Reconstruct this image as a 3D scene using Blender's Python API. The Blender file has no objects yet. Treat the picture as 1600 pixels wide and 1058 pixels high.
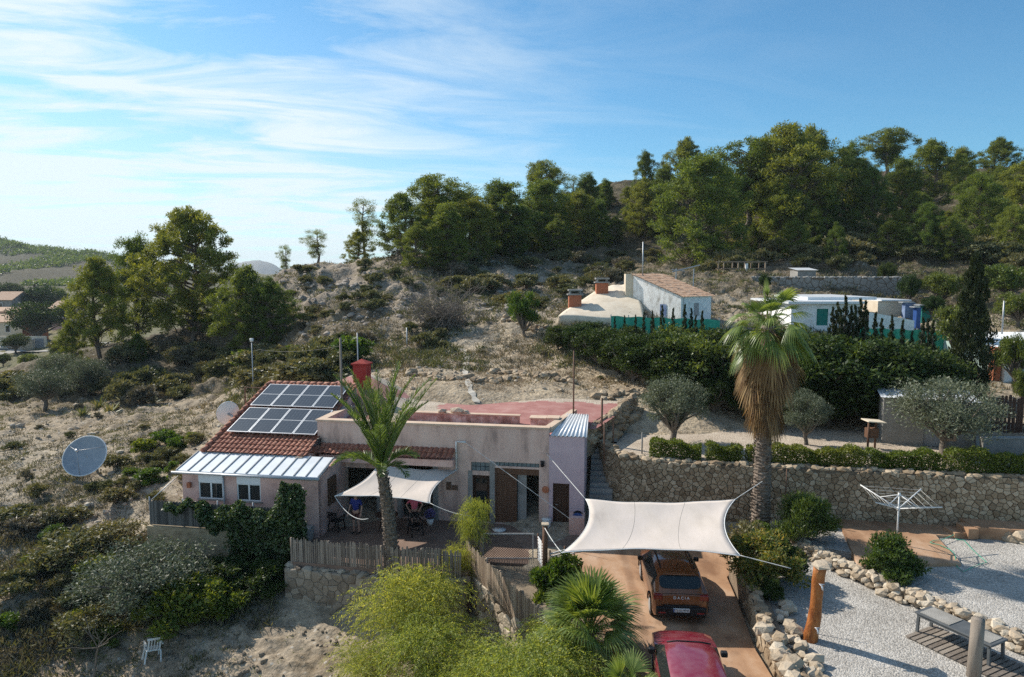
import bpy, bmesh, math, random
import numpy as np
from mathutils import Vector, Matrix
R = math.radians
random.seed(7); RNG = np.random.default_rng(7)
SC = bpy.context.scene; COL = SC.collection

# ------------------------------------------------------------------ camera, sky, sun, exposure
CAM_H, FPX, PITCH = 11.2, 1067.0, R(5.3)
cd = bpy.data.cameras.new("camera"); cam = bpy.data.objects.new("camera", cd); COL.objects.link(cam)
cam.location = (0, 0, CAM_H); cam.rotation_euler = (R(90)-PITCH, 0, 0)
cd.sensor_width = 36; cd.lens = 36*FPX/1600; cd.clip_start = .1; cd.clip_end = 9000
SC.camera = cam
SUN_EL, SUN_AZ = R(38), R(-54)          # azimuth from +Y, negative = left
W_ = bpy.data.worlds.new("World"); SC.world = W_; W_.use_nodes = True
nt = W_.node_tree; nt.nodes.clear()
def nn(t, typ, **kw):
    n = t.nodes.new(typ)
    for k, v in kw.items(): setattr(n, k, v)
    return n
def ramp(t, stops, interp='LINEAR'):
    n = t.nodes.new('ShaderNodeValToRGB'); e = n.color_ramp.elements; n.color_ramp.interpolation = interp
    while len(e) < len(stops): e.new(.5)
    for el, (p, c) in zip(e, stops):
        el.position = p; el.color = (*c, 1) if not isinstance(c, (int, float)) else (c, c, c, 1)
    return n
def vmath(t, op, a, b=None):
    n = nn(t, 'ShaderNodeMath', operation=op)
    for i, x in enumerate((a, b)):
        if x is None: continue
        if isinstance(x, (int, float)): n.inputs[i].default_value = x
        else: t.links.new(x, n.inputs[i])
    return n.outputs[0]
sky = nn(nt, 'ShaderNodeTexSky', sky_type='NISHITA', sun_disc=False, sun_elevation=SUN_EL, sun_rotation=SUN_AZ,
         altitude=300, air_density=1.0, dust_density=.5, ozone_density=2.0)
tc = nn(nt, 'ShaderNodeTexCoord'); sx = nn(nt, 'ShaderNodeSeparateXYZ'); nt.links.new(tc.outputs['Generated'], sx.inputs[0])
zc = vmath(nt, 'ADD', vmath(nt, 'MAXIMUM', sx.outputs[2], 0.0), .12)
cx = nn(nt, 'ShaderNodeCombineXYZ')
px = vmath(nt, 'DIVIDE', sx.outputs[0], zc); py = vmath(nt, 'DIVIDE', sx.outputs[1], zc)
nt.links.new(vmath(nt, 'ADD', px, vmath(nt, 'MULTIPLY', py, .35)), cx.inputs[0])
nt.links.new(vmath(nt, 'MULTIPLY', vmath(nt, 'SUBTRACT', py, vmath(nt, 'MULTIPLY', px, .25)), 2.6), cx.inputs[1])
n1 = nn(nt, 'ShaderNodeTexNoise'); n1.inputs['Scale'].default_value = .95; n1.inputs['Detail'].default_value = 9
n1.inputs['Roughness'].default_value = .62; n1.inputs['Distortion'].default_value = .9
nt.links.new(cx.outputs[0], n1.inputs['Vector'])
# thin cirrus, denser towards the left of the view and the horizon
den = ramp(nt, [(.40, 0.0), (.50, .38), (.64, .95)]); nt.links.new(n1.outputs['Fac'], den.inputs[0])
side = ramp(nt, [(.22, 1.0), (.36, .85), (.46, .45), (.56, .14), (.72, .02)]); nt.links.new(vmath(nt, 'ADD', vmath(nt, 'MULTIPLY', sx.outputs[0], .5), .5), side.inputs[0])
veil = ramp(nt, [(.0, .80), (.12, .50), (.22, .18), (.36, .02), (.6, .0)]); nt.links.new(sx.outputs[2], veil.inputs[0])
fac = vmath(nt, 'MINIMUM', vmath(nt, 'MULTIPLY', vmath(nt, 'ADD', den.outputs[0], veil.outputs[0]), side.outputs[0]), .92)
mx = nn(nt, 'ShaderNodeMix', data_type='RGBA'); nt.links.new(fac, mx.inputs[0]); 
tn = nn(nt, 'ShaderNodeMix', data_type='RGBA', blend_type='MULTIPLY'); tn.inputs[0].default_value = 1; tn.inputs[7].default_value = (.43, .76, .87, 1)
nt.links.new(sky.outputs[0], tn.inputs[6]); nt.links.new(tn.outputs[2], mx.inputs[6])
mx.inputs[7].default_value = (5.3, 5.9, 6.2, 1)
bg = nn(nt, 'ShaderNodeBackground'); bg.inputs[1].default_value = .118
wo = nn(nt, 'ShaderNodeOutputWorld'); nt.links.new(mx.outputs[2], bg.inputs[0]); nt.links.new(bg.outputs[0], wo.inputs[0])
sl = bpy.data.lights.new("sun", 'SUN'); sl.energy = 4.4; sl.angle = R(.5); sl.color = (1, .93, .82)
so = bpy.data.objects.new("sun", sl); COL.objects.link(so)
SDIR = Vector((math.sin(SUN_AZ)*math.cos(SUN_EL), math.cos(SUN_AZ)*math.cos(SUN_EL), math.sin(SUN_EL)))
so.rotation_euler = SDIR.to_track_quat('Z', 'Y').to_euler(); so.location = (-60, 40, 60)
SC.view_settings.view_transform = 'Standard'; SC.view_settings.look = 'None'; SC.view_settings.gamma = 1
SC.view_settings.exposure = 0.5
SC.cycles.use_denoising = False; SC.cycles.max_bounces = 6; SC.cycles.diffuse_bounces = 3; SC.cycles.transparent_max_bounces = 8

# ------------------------------------------------------------------ pixel measurements -> metres
cP, sP = math.cos(PITCH), math.sin(PITCH)
def ray(u, v):
    x = (u-800)/FPX; y = (529-v)/FPX
    return np.array([x, cP+y*sP, -sP+y*cP])
C0 = np.array([0, 0, CAM_H])
def P(u, v, Y): d = ray(u, v); return C0+d*Y/d[1]
def G(u, v, z): d = ray(u, v); return C0+d*(z-CAM_H)/d[2]
def XW(u, Y, z): return (u-800)/FPX*(Y*cP+(CAM_H-z)*sP)
HA = R(-9.3); HO = np.array([-9.1, 31.4, 0.]); E1 = np.array([math.cos(HA), math.sin(HA), 0]); E2 = np.array([-math.sin(HA), math.cos(HA), 0])
def HW(X, Y, Z=0): return HO+E1*X+E2*Y+np.array([0, 0, Z])     # house-local metres -> world

# ------------------------------------------------------------------ materials
def lin(h):
    h = h.lstrip('#'); o = []
    for i in (0, 2, 4):
        c = int(h[i:i+2], 16)/255; o.append(c/12.92 if c <= .04045 else ((c+.055)/1.055)**2.4)
    return tuple(o)
def newmat(name):
    m = bpy.data.materials.new(name); m.use_nodes = True; t = m.node_tree
    b = t.nodes['Principled BSDF']; return m, t, b
def M(name, cols, scale=4, rough=.85, bump=.15, bscale=30, spec=.3, metal=0, stretch=(1, 1, 1), coord='Object', lo=.3, hi=.7, island=0, detail=7):
    """colour noise between 2-3 real surface colours, roughness variation and bump"""
    m, t, b = newmat(name); L = t.links
    tcn = nn(t, 'ShaderNodeTexCoord'); mp = nn(t, 'ShaderNodeMapping'); mp.inputs['Scale'].default_value = stretch
    if coord == 'World':
        g = nn(t, 'ShaderNodeNewGeometry'); L.new(g.outputs['Position'], mp.inputs[0])
    else: L.new(tcn.outputs[coord], mp.inputs[0])
    n = nn(t, 'ShaderNodeTexNoise'); n.inputs['Scale'].default_value = scale; n.inputs['Detail'].default_value = detail; n.inputs['Roughness'].default_value = .65
    L.new(mp.outputs[0], n.inputs['Vector'])
    k = len(cols); rp = ramp(t, [(lo+(hi-lo)*i/max(1, k-1), c) for i, c in enumerate(cols)])
    f = n.outputs['Fac']
    if island:
        g2 = nn(t, 'ShaderNodeNewGeometry')
        f = vmath(t, 'ADD', vmath(t, 'MULTIPLY', n.outputs['Fac'], 1-island), vmath(t, 'MULTIPLY', g2.outputs['Random Per Island'], island))
    L.new(f, rp.inputs[0]); L.new(rp.outputs[0], b.inputs['Base Color'])
    b.inputs['Roughness'].default_value = rough; b.inputs['Metallic'].default_value = metal
    b.inputs['Specular IOR Level'].default_value = spec
    if bump:
        n2 = nn(t, 'ShaderNodeTexNoise'); n2.inputs['Scale'].default_value = bscale; n2.inputs['Detail'].default_value = 6
        L.new(mp.outputs[0], n2.inputs['Vector'])
        bp = nn(t, 'ShaderNodeBump'); bp.inputs['Strength'].default_value = min(1, bump*2); bp.inputs['Distance'].default_value = .03
        L.new(n2.outputs['Fac'], bp.inputs['Height']); L.new(bp.outputs[0], b.inputs['Normal'])
    return m
def leafmat(name, cols, trans=.35, rough=.55, tint=.25, tcol=None, spec=.3):
    m, t, b = newmat(name); L = t.links
    g = nn(t, 'ShaderNodeNewGeometry'); oi = nn(t, 'ShaderNodeObjectInfo')
    k = len(cols); rp = ramp(t, [(.05+.9*i/max(1, k-1), c) for i, c in enumerate(cols)])
    L.new(g.outputs['Random Per Island'], rp.inputs[0])
    hs = nn(t, 'ShaderNodeHueSaturation'); L.new(rp.outputs[0], hs.inputs['Color'])
    L.new(vmath(t, 'ADD', vmath(t, 'MULTIPLY', oi.outputs['Random'], tint*1.6), 1-tint*.8), hs.inputs['Value'])
    L.new(vmath(t, 'ADD', vmath(t, 'MULTIPLY', oi.outputs['Random'], -.05*tint/.25), .5+.025*tint/.25), hs.inputs['Hue'])
    L.new(hs.outputs[0], b.inputs['Base Color']); b.inputs['Roughness'].default_value = rough; b.inputs['Specular IOR Level'].default_value = spec
    tr = nn(t, 'ShaderNodeBsdfTranslucent'); mxs = nn(t, 'ShaderNodeMixShader'); mxs.inputs[0].default_value = trans
    mc = nn(t, 'ShaderNodeMix', data_type='RGBA', blend_type='MULTIPLY'); mc.inputs[0].default_value = 1
    L.new(hs.outputs[0], mc.inputs[6]); mc.inputs[7].default_value = (*(tcol or (1.9, 1.7, .7)), 1)
    L.new(mc.outputs[2], tr.inputs[0]); L.new(b.outputs[0], mxs.inputs[1]); L.new(tr.outputs[0], mxs.inputs[2])
    out = [n for n in t.nodes if n.type == 'OUTPUT_MATERIAL'][0]; L.new(mxs.outputs[0], out.inputs[0])
    return m
def glassy(name, col, rough=.08, spec=.6):
    m, t, b = newmat(name); b.inputs['Base Color'].default_value = (*col, 1); b.inputs['Roughness'].default_value = rough
    b.inputs['Specular IOR Level'].default_value = spec; return m
def paint(name, col, coat=1.0, rough=.35, metal=.35, dust=(.35, .28, .2), dustf=.25):
    m, t, b = newmat(name); L = t.links
    n = nn(t, 'ShaderNodeTexNoise'); n.inputs['Scale'].default_value = 3.5; n.inputs['Detail'].default_value = 9
    tcn = nn(t, 'ShaderNodeTexCoord'); L.new(tcn.outputs['Object'], n.inputs['Vector'])
    rp = ramp(t, [(.35, col), (.8, tuple(c*(1-dustf)+d*dustf for c, d in zip(col, dust)))]); L.new(n.outputs['Fac'], rp.inputs[0])
    L.new(rp.outputs[0], b.inputs['Base Color']); b.inputs['Metallic'].default_value = metal; b.inputs['Roughness'].default_value = rough
    b.inputs['Coat Weight'].default_value = coat; b.inputs['Coat Roughness'].default_value = .08; return m
MT = {}
MT['plaster'] = M('pink_plaster', [(.45, .28, .245), (.65, .42, .36), (.70, .48, .42)], scale=1.3, bump=.12, bscale=25, lo=.32, hi=.68)
MT['plaster_front'] = M('weathered_pink_plaster', [(.38, .265, .225), (.64, .445, .37), (.70, .51, .43)], scale=1.6, bump=.15, bscale=25, stretch=(1, 1, .28), lo=.34, hi=.62)
MT['lilac'] = M('lilac_plaster', [(.50, .375, .41), (.58, .45, .48)], scale=1.5, bump=.08)
MT['coping'] = M('cream_coping', [(.50, .36, .26), (.62, .48, .37)], scale=3, bump=.15)
MT['redfloor'] = M('red_membrane', [(.40, .13, .11), (.52, .20, .17), (.55, .27, .22)], scale=1.2, bump=.1, rough=.75)
MT['pinkroof'] = M('pink_roof_paint', [(.26, .105, .092), (.35, .16, .14), (.42, .24, .21)], scale=1.1, bump=.12, rough=.8)
MT['peeling'] = M('peeling_wall', [(.26, .15, .12), (.45, .30, .25), (.68, .58, .52)], scale=1.6, bump=.3, lo=.38, hi=.62)
MT['tile'] = M('clay_roof_tile', [(.19, .065, .045), (.32, .125, .08), (.44, .23, .155)], scale=5, bump=.25, bscale=22, rough=.75)
MT['tile_old'] = M('old_clay_tile', [(.28, .16, .10), (.47, .30, .20), (.60, .46, .35)], scale=4, bump=.25, rough=.9)
MT['metalroof'] = M('white_metal_sheet', [(.62, .64, .66), (.76, .78, .80)], scale=1.2, bump=.04, rough=.32, spec=.5)
MT['metalseam'] = M('grey_metal_seam', [(.22, .23, .24), (.32, .33, .34)], rough=.45, bump=.05)
MT['tablegrey'] = M('dark_grey_table', [(.07, .075, .08), (.12, .13, .135)], rough=.6, bump=.05)
MT['alu'] = M('aluminium', [(.60, .61, .63), (.72, .73, .75)], scale=8, rough=.38, metal=.6, bump=.02)
MT['galv'] = M('galvanised_steel', [(.34, .35, .36), (.48, .49, .50)], scale=8, rough=.5, metal=.5, bump=.03)
MT['rust'] = M('rusty_steel', [(.10, .06, .045), (.20, .11, .07)], scale=8, rough=.8, bump=.1)
MT['white'] = M('white_paint', [(.66, .66, .65), (.80, .80, .79)], scale=3, rough=.6, bump=.04)
MT['whitewash'] = M('whitewash', [(.55, .53, .50), (.78, .775, .76), (.84, .84, .83)], scale=2.2, bump=.2, lo=.3, hi=.55)
MT['whitewash_old'] = M('stained_whitewash', [(.38, .35, .31), (.68, .66, .63), (.82, .81, .79)], scale=2.6, bump=.35, stretch=(1, 1, .5), lo=.33, hi=.6)
MT['cream'] = M('cream_wall', [(.58, .48, .36), (.74, .65, .52)], scale=1.5, bump=.1)
MT['yellowwall'] = M('yellow_stained_wall', [(.22, .17, .11), (.38, .30, .19), (.46, .38, .26)], scale=2.5, bump=.3, stretch=(1, 1, 2))
MT['concrete'] = M('rough_concrete', [(.17, .165, .155), (.27, .26, .245), (.36, .35, .33)], scale=1.7, bump=.2)
MT['block'] = M('grey_block_wall', [(.20, .195, .18), (.29, .28, .26)], scale=2, bump=.2)
MT['brick'] = M('red_brick', [(.33, .10, .05), (.46, .17, .09)], scale=9, bump=.2)
MT['redpaint'] = M('red_chimney_paint', [(.26, .025, .022), (.36, .05, .04)], scale=3, bump=.1)
MT['wood_dark'] = M('dark_wood', [(.045, .022, .014), (.09, .045, .028)], scale=3, stretch=(6, 6, .6), bump=.2, rough=.6)
MT['wood_mid'] = M('brown_wood', [(.10, .050, .03), (.19, .10, .06)], scale=3, stretch=(6, 6, .6), bump=.2, rough=.7)
MT['wood_grey'] = M('weathered_grey_wood', [(.13, .105, .085), (.24, .20, .165), (.33, .28, .23)], scale=3, stretch=(5, 5, .7), bump=.3, island=.4)
MT['wood_tan'] = M('weathered_tan_wood', [(.20, .14, .10), (.34, .255, .18), (.44, .34, .25)], scale=3, stretch=(5, 5, .7), bump=.3, island=.4)
MT['wood_orange'] = M('orange_varnished_log', [(.16, .045, .012), (.34, .115, .03), (.44, .19, .06)], scale=2, stretch=(3, 3, .8), bump=.35, rough=.5, bscale=14)
MT['black'] = M('black_plastic', [(.010, .010, .011), (.022, .022, .024)], scale=6, rough=.5, bump=.03)
MT['dark'] = M('dark_interior', [(.020, .017, .015), (.035, .03, .026)], bump=0)  # near-black colour stands in for the shade inside the rooms
MT['rubber'] = M('tyre_rubber', [(.012, .012, .012), (.025, .025, .025)], rough=.8)
MT['glass'] = glassy('dark_window_glass', (.02, .028, .03), .05, .7)
MT['glass_car'] = glassy('tinted_car_glass', (.020, .024, .024), .05, .6)
MT['glassblock'] = M('glass_brick', [(.10, .13, .14), (.22, .26, .27)], scale=6, rough=.15, bump=.05)
MT['sail'] = M('cream_sail_cloth', [(.46, .40, .355), (.55, .485, .43), (.59, .52, .47)], scale=1.1, rough=.9, bump=.35, bscale=1.6, stretch=(1, .45, 1), lo=.25, hi=.6)
MT['rope'] = M('white_rope', [(.5, .5, .48), (.7, .7, .68)], bump=0)
MT['bark_pine'] = M('pine_bark', [(.07, .05, .038), (.16, .12, .095), (.26, .22, .19)], scale=2.5, stretch=(3, 3, 1), bump=.5, bscale=9)
MT['bark_grey'] = M('grey_bark', [(.09, .075, .06), (.20, .17, .14)], scale=4, stretch=(3, 3, 1), bump=.5, bscale=10)
MT['bark_palm'] = M('palm_trunk', [(.06, .045, .033), (.17, .13, .10), (.32, .26, .21)], scale=4, stretch=(1, 1, 4), bump=.7, bscale=14)
MT['twig'] = M('dry_twig', [(.13, .105, .085), (.24, .205, .175)], bump=0)
MT['stone'] = M('tan_wall_stone', [(.21, .15, .095), (.33, .25, .165), (.46, .37, .265)], scale=3, bump=.5, bscale=12, island=.6, lo=.2, hi=.8)
MT['stone_pale'] = M('pale_border_stone', [(.28, .215, .145), (.42, .34, .25), (.56, .49, .39)], scale=3, bump=.5, bscale=12, island=.5, lo=.2, hi=.8)
MT['mortar'] = M('dark_mortar', [(.10, .078, .055), (.18, .14, .10)], scale=6, bump=.4)
MT['orange_slab'] = M('orange_concrete', [(.24, .13, .073), (.39, .235, .14), (.49, .34, .235)], scale=.55, bump=.08, bscale=40, rough=.75, coord='World', detail=12, stretch=(1, .6, 1), lo=.36, hi=.64)
MT['terrace'] = M('brown_terrace_floor', [(.16, .105, .08), (.25, .17, .13)], scale=1.2, bump=.1, coord='World')
MT['plasticwhite'] = M('white_plastic', [(.68, .68, .66), (.80, .80, .78)], rough=.4, bump=0)
MT['netgreen'] = M('green_netting', [(.03, .28, .185), (.06, .42, .29)], scale=3, bump=.1)
MT['teal'] = M('teal_shutter', [(.02, .16, .13), (.03, .22, .18)], bump=.05)
MT['blue'] = M('blue_plastic', [(.02, .06, .20), (.04, .10, .30)], rough=.4, bump=0)
MT['bluesheet'] = M('blue_tarp', [(.05, .09, .22), (.25, .33, .48)], scale=2, bump=.2)
MT['terracotta'] = M('terracotta', [(.40, .14, .07), (.52, .21, .12)], bump=.1)
MT['mint'] = M('mint_plaster', [(.30, .40, .37), (.42, .52, .48)], scale=2, bump=.1)
MT['path'] = M('grey_path', [(.24, .225, .20), (.36, .34, .31)], scale=1.5, bump=.3, coord='World')
def drive_mat():
    m = M('orange_driveway', [(.24, .13, .073), (.39, .235, .14), (.49, .34, .235)], scale=.55, bump=.08, bscale=40, rough=.75, coord='World', detail=12, stretch=(1, .6, 1), lo=.36, hi=.64)
    t = m.node_tree; L = t.links; b = t.nodes['Principled BSDF']; src = b.inputs['Base Color'].links[0].from_socket; g = nn(t, 'ShaderNodeNewGeometry'); sp = nn(t, 'ShaderNodeSeparateXYZ'); L.new(g.outputs['Position'], sp.inputs[0])
    n = nn(t, 'ShaderNodeTexNoise'); n.inputs['Scale'].default_value = 1.3; n.inputs['Detail'].default_value = 8; L.new(g.outputs['Position'], n.inputs['Vector']); f = None
    for x0 in (4.15, 5.75):     # worn tyre tracks
        d = vmath(t, 'ABSOLUTE', vmath(t, 'SUBTRACT', vmath(t, 'SUBTRACT', sp.outputs[0], x0), vmath(t, 'MULTIPLY', vmath(t, 'SUBTRACT', sp.outputs[1], 20.), .05))); k = ramp(t, [(.07, 1.), (.2, 0.)]); L.new(d, k.inputs[0]); f = k.outputs[0] if f is None else vmath(t, 'MAXIMUM', f, k.outputs[0])
    st = ramp(t, [(.60, 0.), (.70, .8)]); L.new(n.outputs['Fac'], st.inputs[0])
    fac = vmath(t, 'MULTIPLY', vmath(t, 'MAXIMUM', vmath(t, 'MULTIPLY', f, n.outputs['Fac']), st.outputs[0]), .75); x = nn(t, 'ShaderNodeMix', data_type='RGBA'); L.new(fac, x.inputs[0]); L.new(src, x.inputs[6]); x.inputs[7].default_value = (.15, .09, .06, 1); L.new(x.outputs[2], b.inputs['Base Color']); return m
MT['drive'] = drive_mat()
def gravel(name, c0, c1, c2, sc=30):
    m, t, b = newmat(name); L = t.links; g = nn(t, 'ShaderNodeNewGeometry')
    vo = nn(t, 'ShaderNodeTexVoronoi'); vo.inputs['Scale'].default_value = sc; L.new(g.outputs['Position'], vo.inputs['Vector'])
    n = nn(t, 'ShaderNodeTexNoise'); n.inputs['Scale'].default_value = .9; n.inputs['Detail'].default_value = 8; L.new(g.outputs['Position'], n.inputs['Vector'])
    bw = nn(t, 'ShaderNodeSeparateColor'); L.new(vo.outputs['Color'], bw.inputs[0])
    f = vmath(t, 'ADD', vmath(t, 'MULTIPLY', bw.outputs[0], .45), vmath(t, 'MULTIPLY', n.outputs['Fac'], .65))
    rp = ramp(t, [(.25, c0), (.55, c1), (.85, c2)]); L.new(f, rp.inputs[0]); L.new(rp.outputs[0], b.inputs['Base Color']); b.inputs['Roughness'].default_value = .9
    bp = nn(t, 'ShaderNodeBump'); bp.inputs['Strength'].default_value = .8; bp.inputs['Distance'].default_value = .03
    L.new(vo.outputs['Distance'], bp.inputs['Height']); bp.invert = True; L.new(bp.outputs[0], b.inputs['Normal']); return m
MT['gravel_white'] = gravel('white_gravel', (.22, .20, .175), (.38, .355, .32), (.54, .51, .47), 22)
MT['gravel_tan'] = gravel('tan_gravel', (.30, .24, .18), (.44, .36, .28), (.56, .49, .40), 20)
LF = {}
LF['pine'] = leafmat('pine_needles', [(.064, .092, .018), (.115, .152, .028), (.18, .212, .042)], trans=.36, tint=.26)
LF['pine_bright'] = leafmat('bright_pine_needles', [(.075, .11, .022), (.125, .17, .034), (.185, .225, .048)], trans=.38, tint=.28)
LF['olive'] = leafmat('olive_leaves', [(.075, .09, .055), (.12, .14, .09), (.19, .21, .15)], trans=.22, tint=.15, tcol=(1.3, 1.3, .8))
LF['dark'] = leafmat('dark_glossy_leaves', [(.016, .032, .010), (.034, .060, .016), (.07, .105, .028)], trans=.25, rough=.55, tint=.3, spec=.2)
LF['citrus'] = leafmat('mid_green_leaves', [(.04, .066, .014), (.075, .115, .024), (.12, .165, .04)], trans=.33, rough=.45, tint=.25, spec=.4)
LF['hedge'] = leafmat('clipped_hedge_leaves', [(.06, .085, .012), (.11, .145, .02), (.17, .20, .035)], trans=.3, tint=.15)
LF['cypress'] = leafmat('cypress_leaves', [(.012, .022, .008), (.028, .042, .014), (.05, .065, .022)], trans=.15, tint=.2)
LF['scrub'] = leafmat('scrub_leaves', [(.075, .083, .036), (.12, .127, .06), (.19, .18, .095)], trans=.22, tint=.35)
LF['scrub_grey'] = leafmat('grey_scrub', [(.085, .075, .055), (.13, .118, .085), (.19, .17, .125)], trans=.15, tint=.3)
LF['dry'] = leafmat('dry_grass', [(.17, .13, .075), (.26, .20, .12), (.34, .28, .17)], trans=.2, tint=.2, tcol=(1.2, 1.1, .8))
LF['yellow'] = leafmat('pepper_tree_leaves', [(.10, .135, .028), (.22, .27, .055), (.42, .43, .12)], trans=.42, tint=.1)
LF['weed'] = leafmat('weed_leaves', [(.05, .09, .014), (.09, .14, .022), (.15, .19, .035)], trans=.36, tint=.3)
LF['broom'] = leafmat('broom_leaves', [(.07, .10, .025), (.13, .165, .04), (.30, .22, .06)], trans=.35, tint=.1)
LF['palm'] = leafmat('palm_leaves', [(.07, .115, .022), (.13, .19, .04), (.22, .28, .075)], trans=.32, rough=.42, tint=.1, spec=.5)
LF['date'] = leafmat('date_palm_leaves', [(.05, .09, .022), (.09, .15, .035), (.15, .21, .06)], trans=.3, rough=.42, tint=.1, spec=.5)
LF['dead'] = leafmat('dead_palm_leaves', [(.10, .05, .02), (.20, .11, .045), (.35, .22, .10)], trans=.25, tint=.1, tcol=(1.3, 1.0, .6))
LF['ivy'] = leafmat('ivy_leaves', [(.018, .040, .010), (.045, .08, .02), (.12, .16, .06)], trans=.2, rough=.4, tint=.1, spec=.5)
LF['agave'] = leafmat('agave_leaves', [(.11, .14, .05), (.20, .21, .08), (.32, .30, .13)], trans=.1, tint=.2)
LF['lilacflower'] = leafmat('purple_flowers', [(.16, .11, .32), (.30, .24, .5)], trans=.2, tint=.1, tcol=(1, 1, 1))

# ------------------------------------------------------------------ object helpers
def tag(o, label=None, cat=None, group=None, kind=None):
    if label: o['label'] = label
    if cat: o['category'] = cat
    if group: o['group'] = group
    if kind: o['kind'] = kind
    return o
def thing(name, label, cat, loc=(0, 0, 0), rz=0, group=None):
    o = bpy.data.objects.new(name, None); COL.objects.link(o); o.location = [float(c) for c in loc]; o.rotation_euler = (0, 0, rz); o.empty_display_size = .2
    return tag(o, label, cat, group)
def link(name, me, parent=None, loc=None):
    o = bpy.data.objects.new(name, me); COL.objects.link(o)
    if parent: o.parent = parent
    if loc is not None: o.location = [float(c) for c in loc]
    return o
def kids(o): return [x for x in bpy.data.objects if x.parent == o]
def dup(root, loc, rz=0, scale=(1, 1, 1), label=None, group=None, tree=None):
    """copy of a thing with its parts and sub-parts (tree = cached list of children)"""
    r = root.copy(); COL.objects.link(r); r.location = [float(c) for c in loc]; r.rotation_euler = (0, 0, rz); r.scale = scale
    if label: r['label'] = label
    if group: r['group'] = group
    for ch, subs in (tree if tree is not None else [(c, kids(c)) for c in kids(root)]):
        c = ch.copy(); COL.objects.link(c); c.parent = r
        for g in subs:
            d = g.copy(); COL.objects.link(d); d.parent = c
    return r
def treeof(root): return [(c, kids(c)) for c in kids(root)]
def npmesh(name, V, F, mat, smooth=False):
    V = np.asarray(V, float); F = np.asarray(F, np.int32); me = bpy.data.meshes.new(name); n, k = F.shape
    me.vertices.add(len(V)); me.vertices.foreach_set('co', V.ravel()); me.loops.add(n*k); me.loops.foreach_set('vertex_index', F.ravel())
    me.polygons.add(n); me.polygons.foreach_set('loop_start', np.arange(n, dtype=np.int32)*k); me.polygons.foreach_set('loop_total', np.full(n, k, np.int32))
    me.polygons.foreach_set('use_smooth', np.full(n, bool(smooth)))
    me.update(calc_edges=True); me.materials.append(mat); return me
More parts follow.
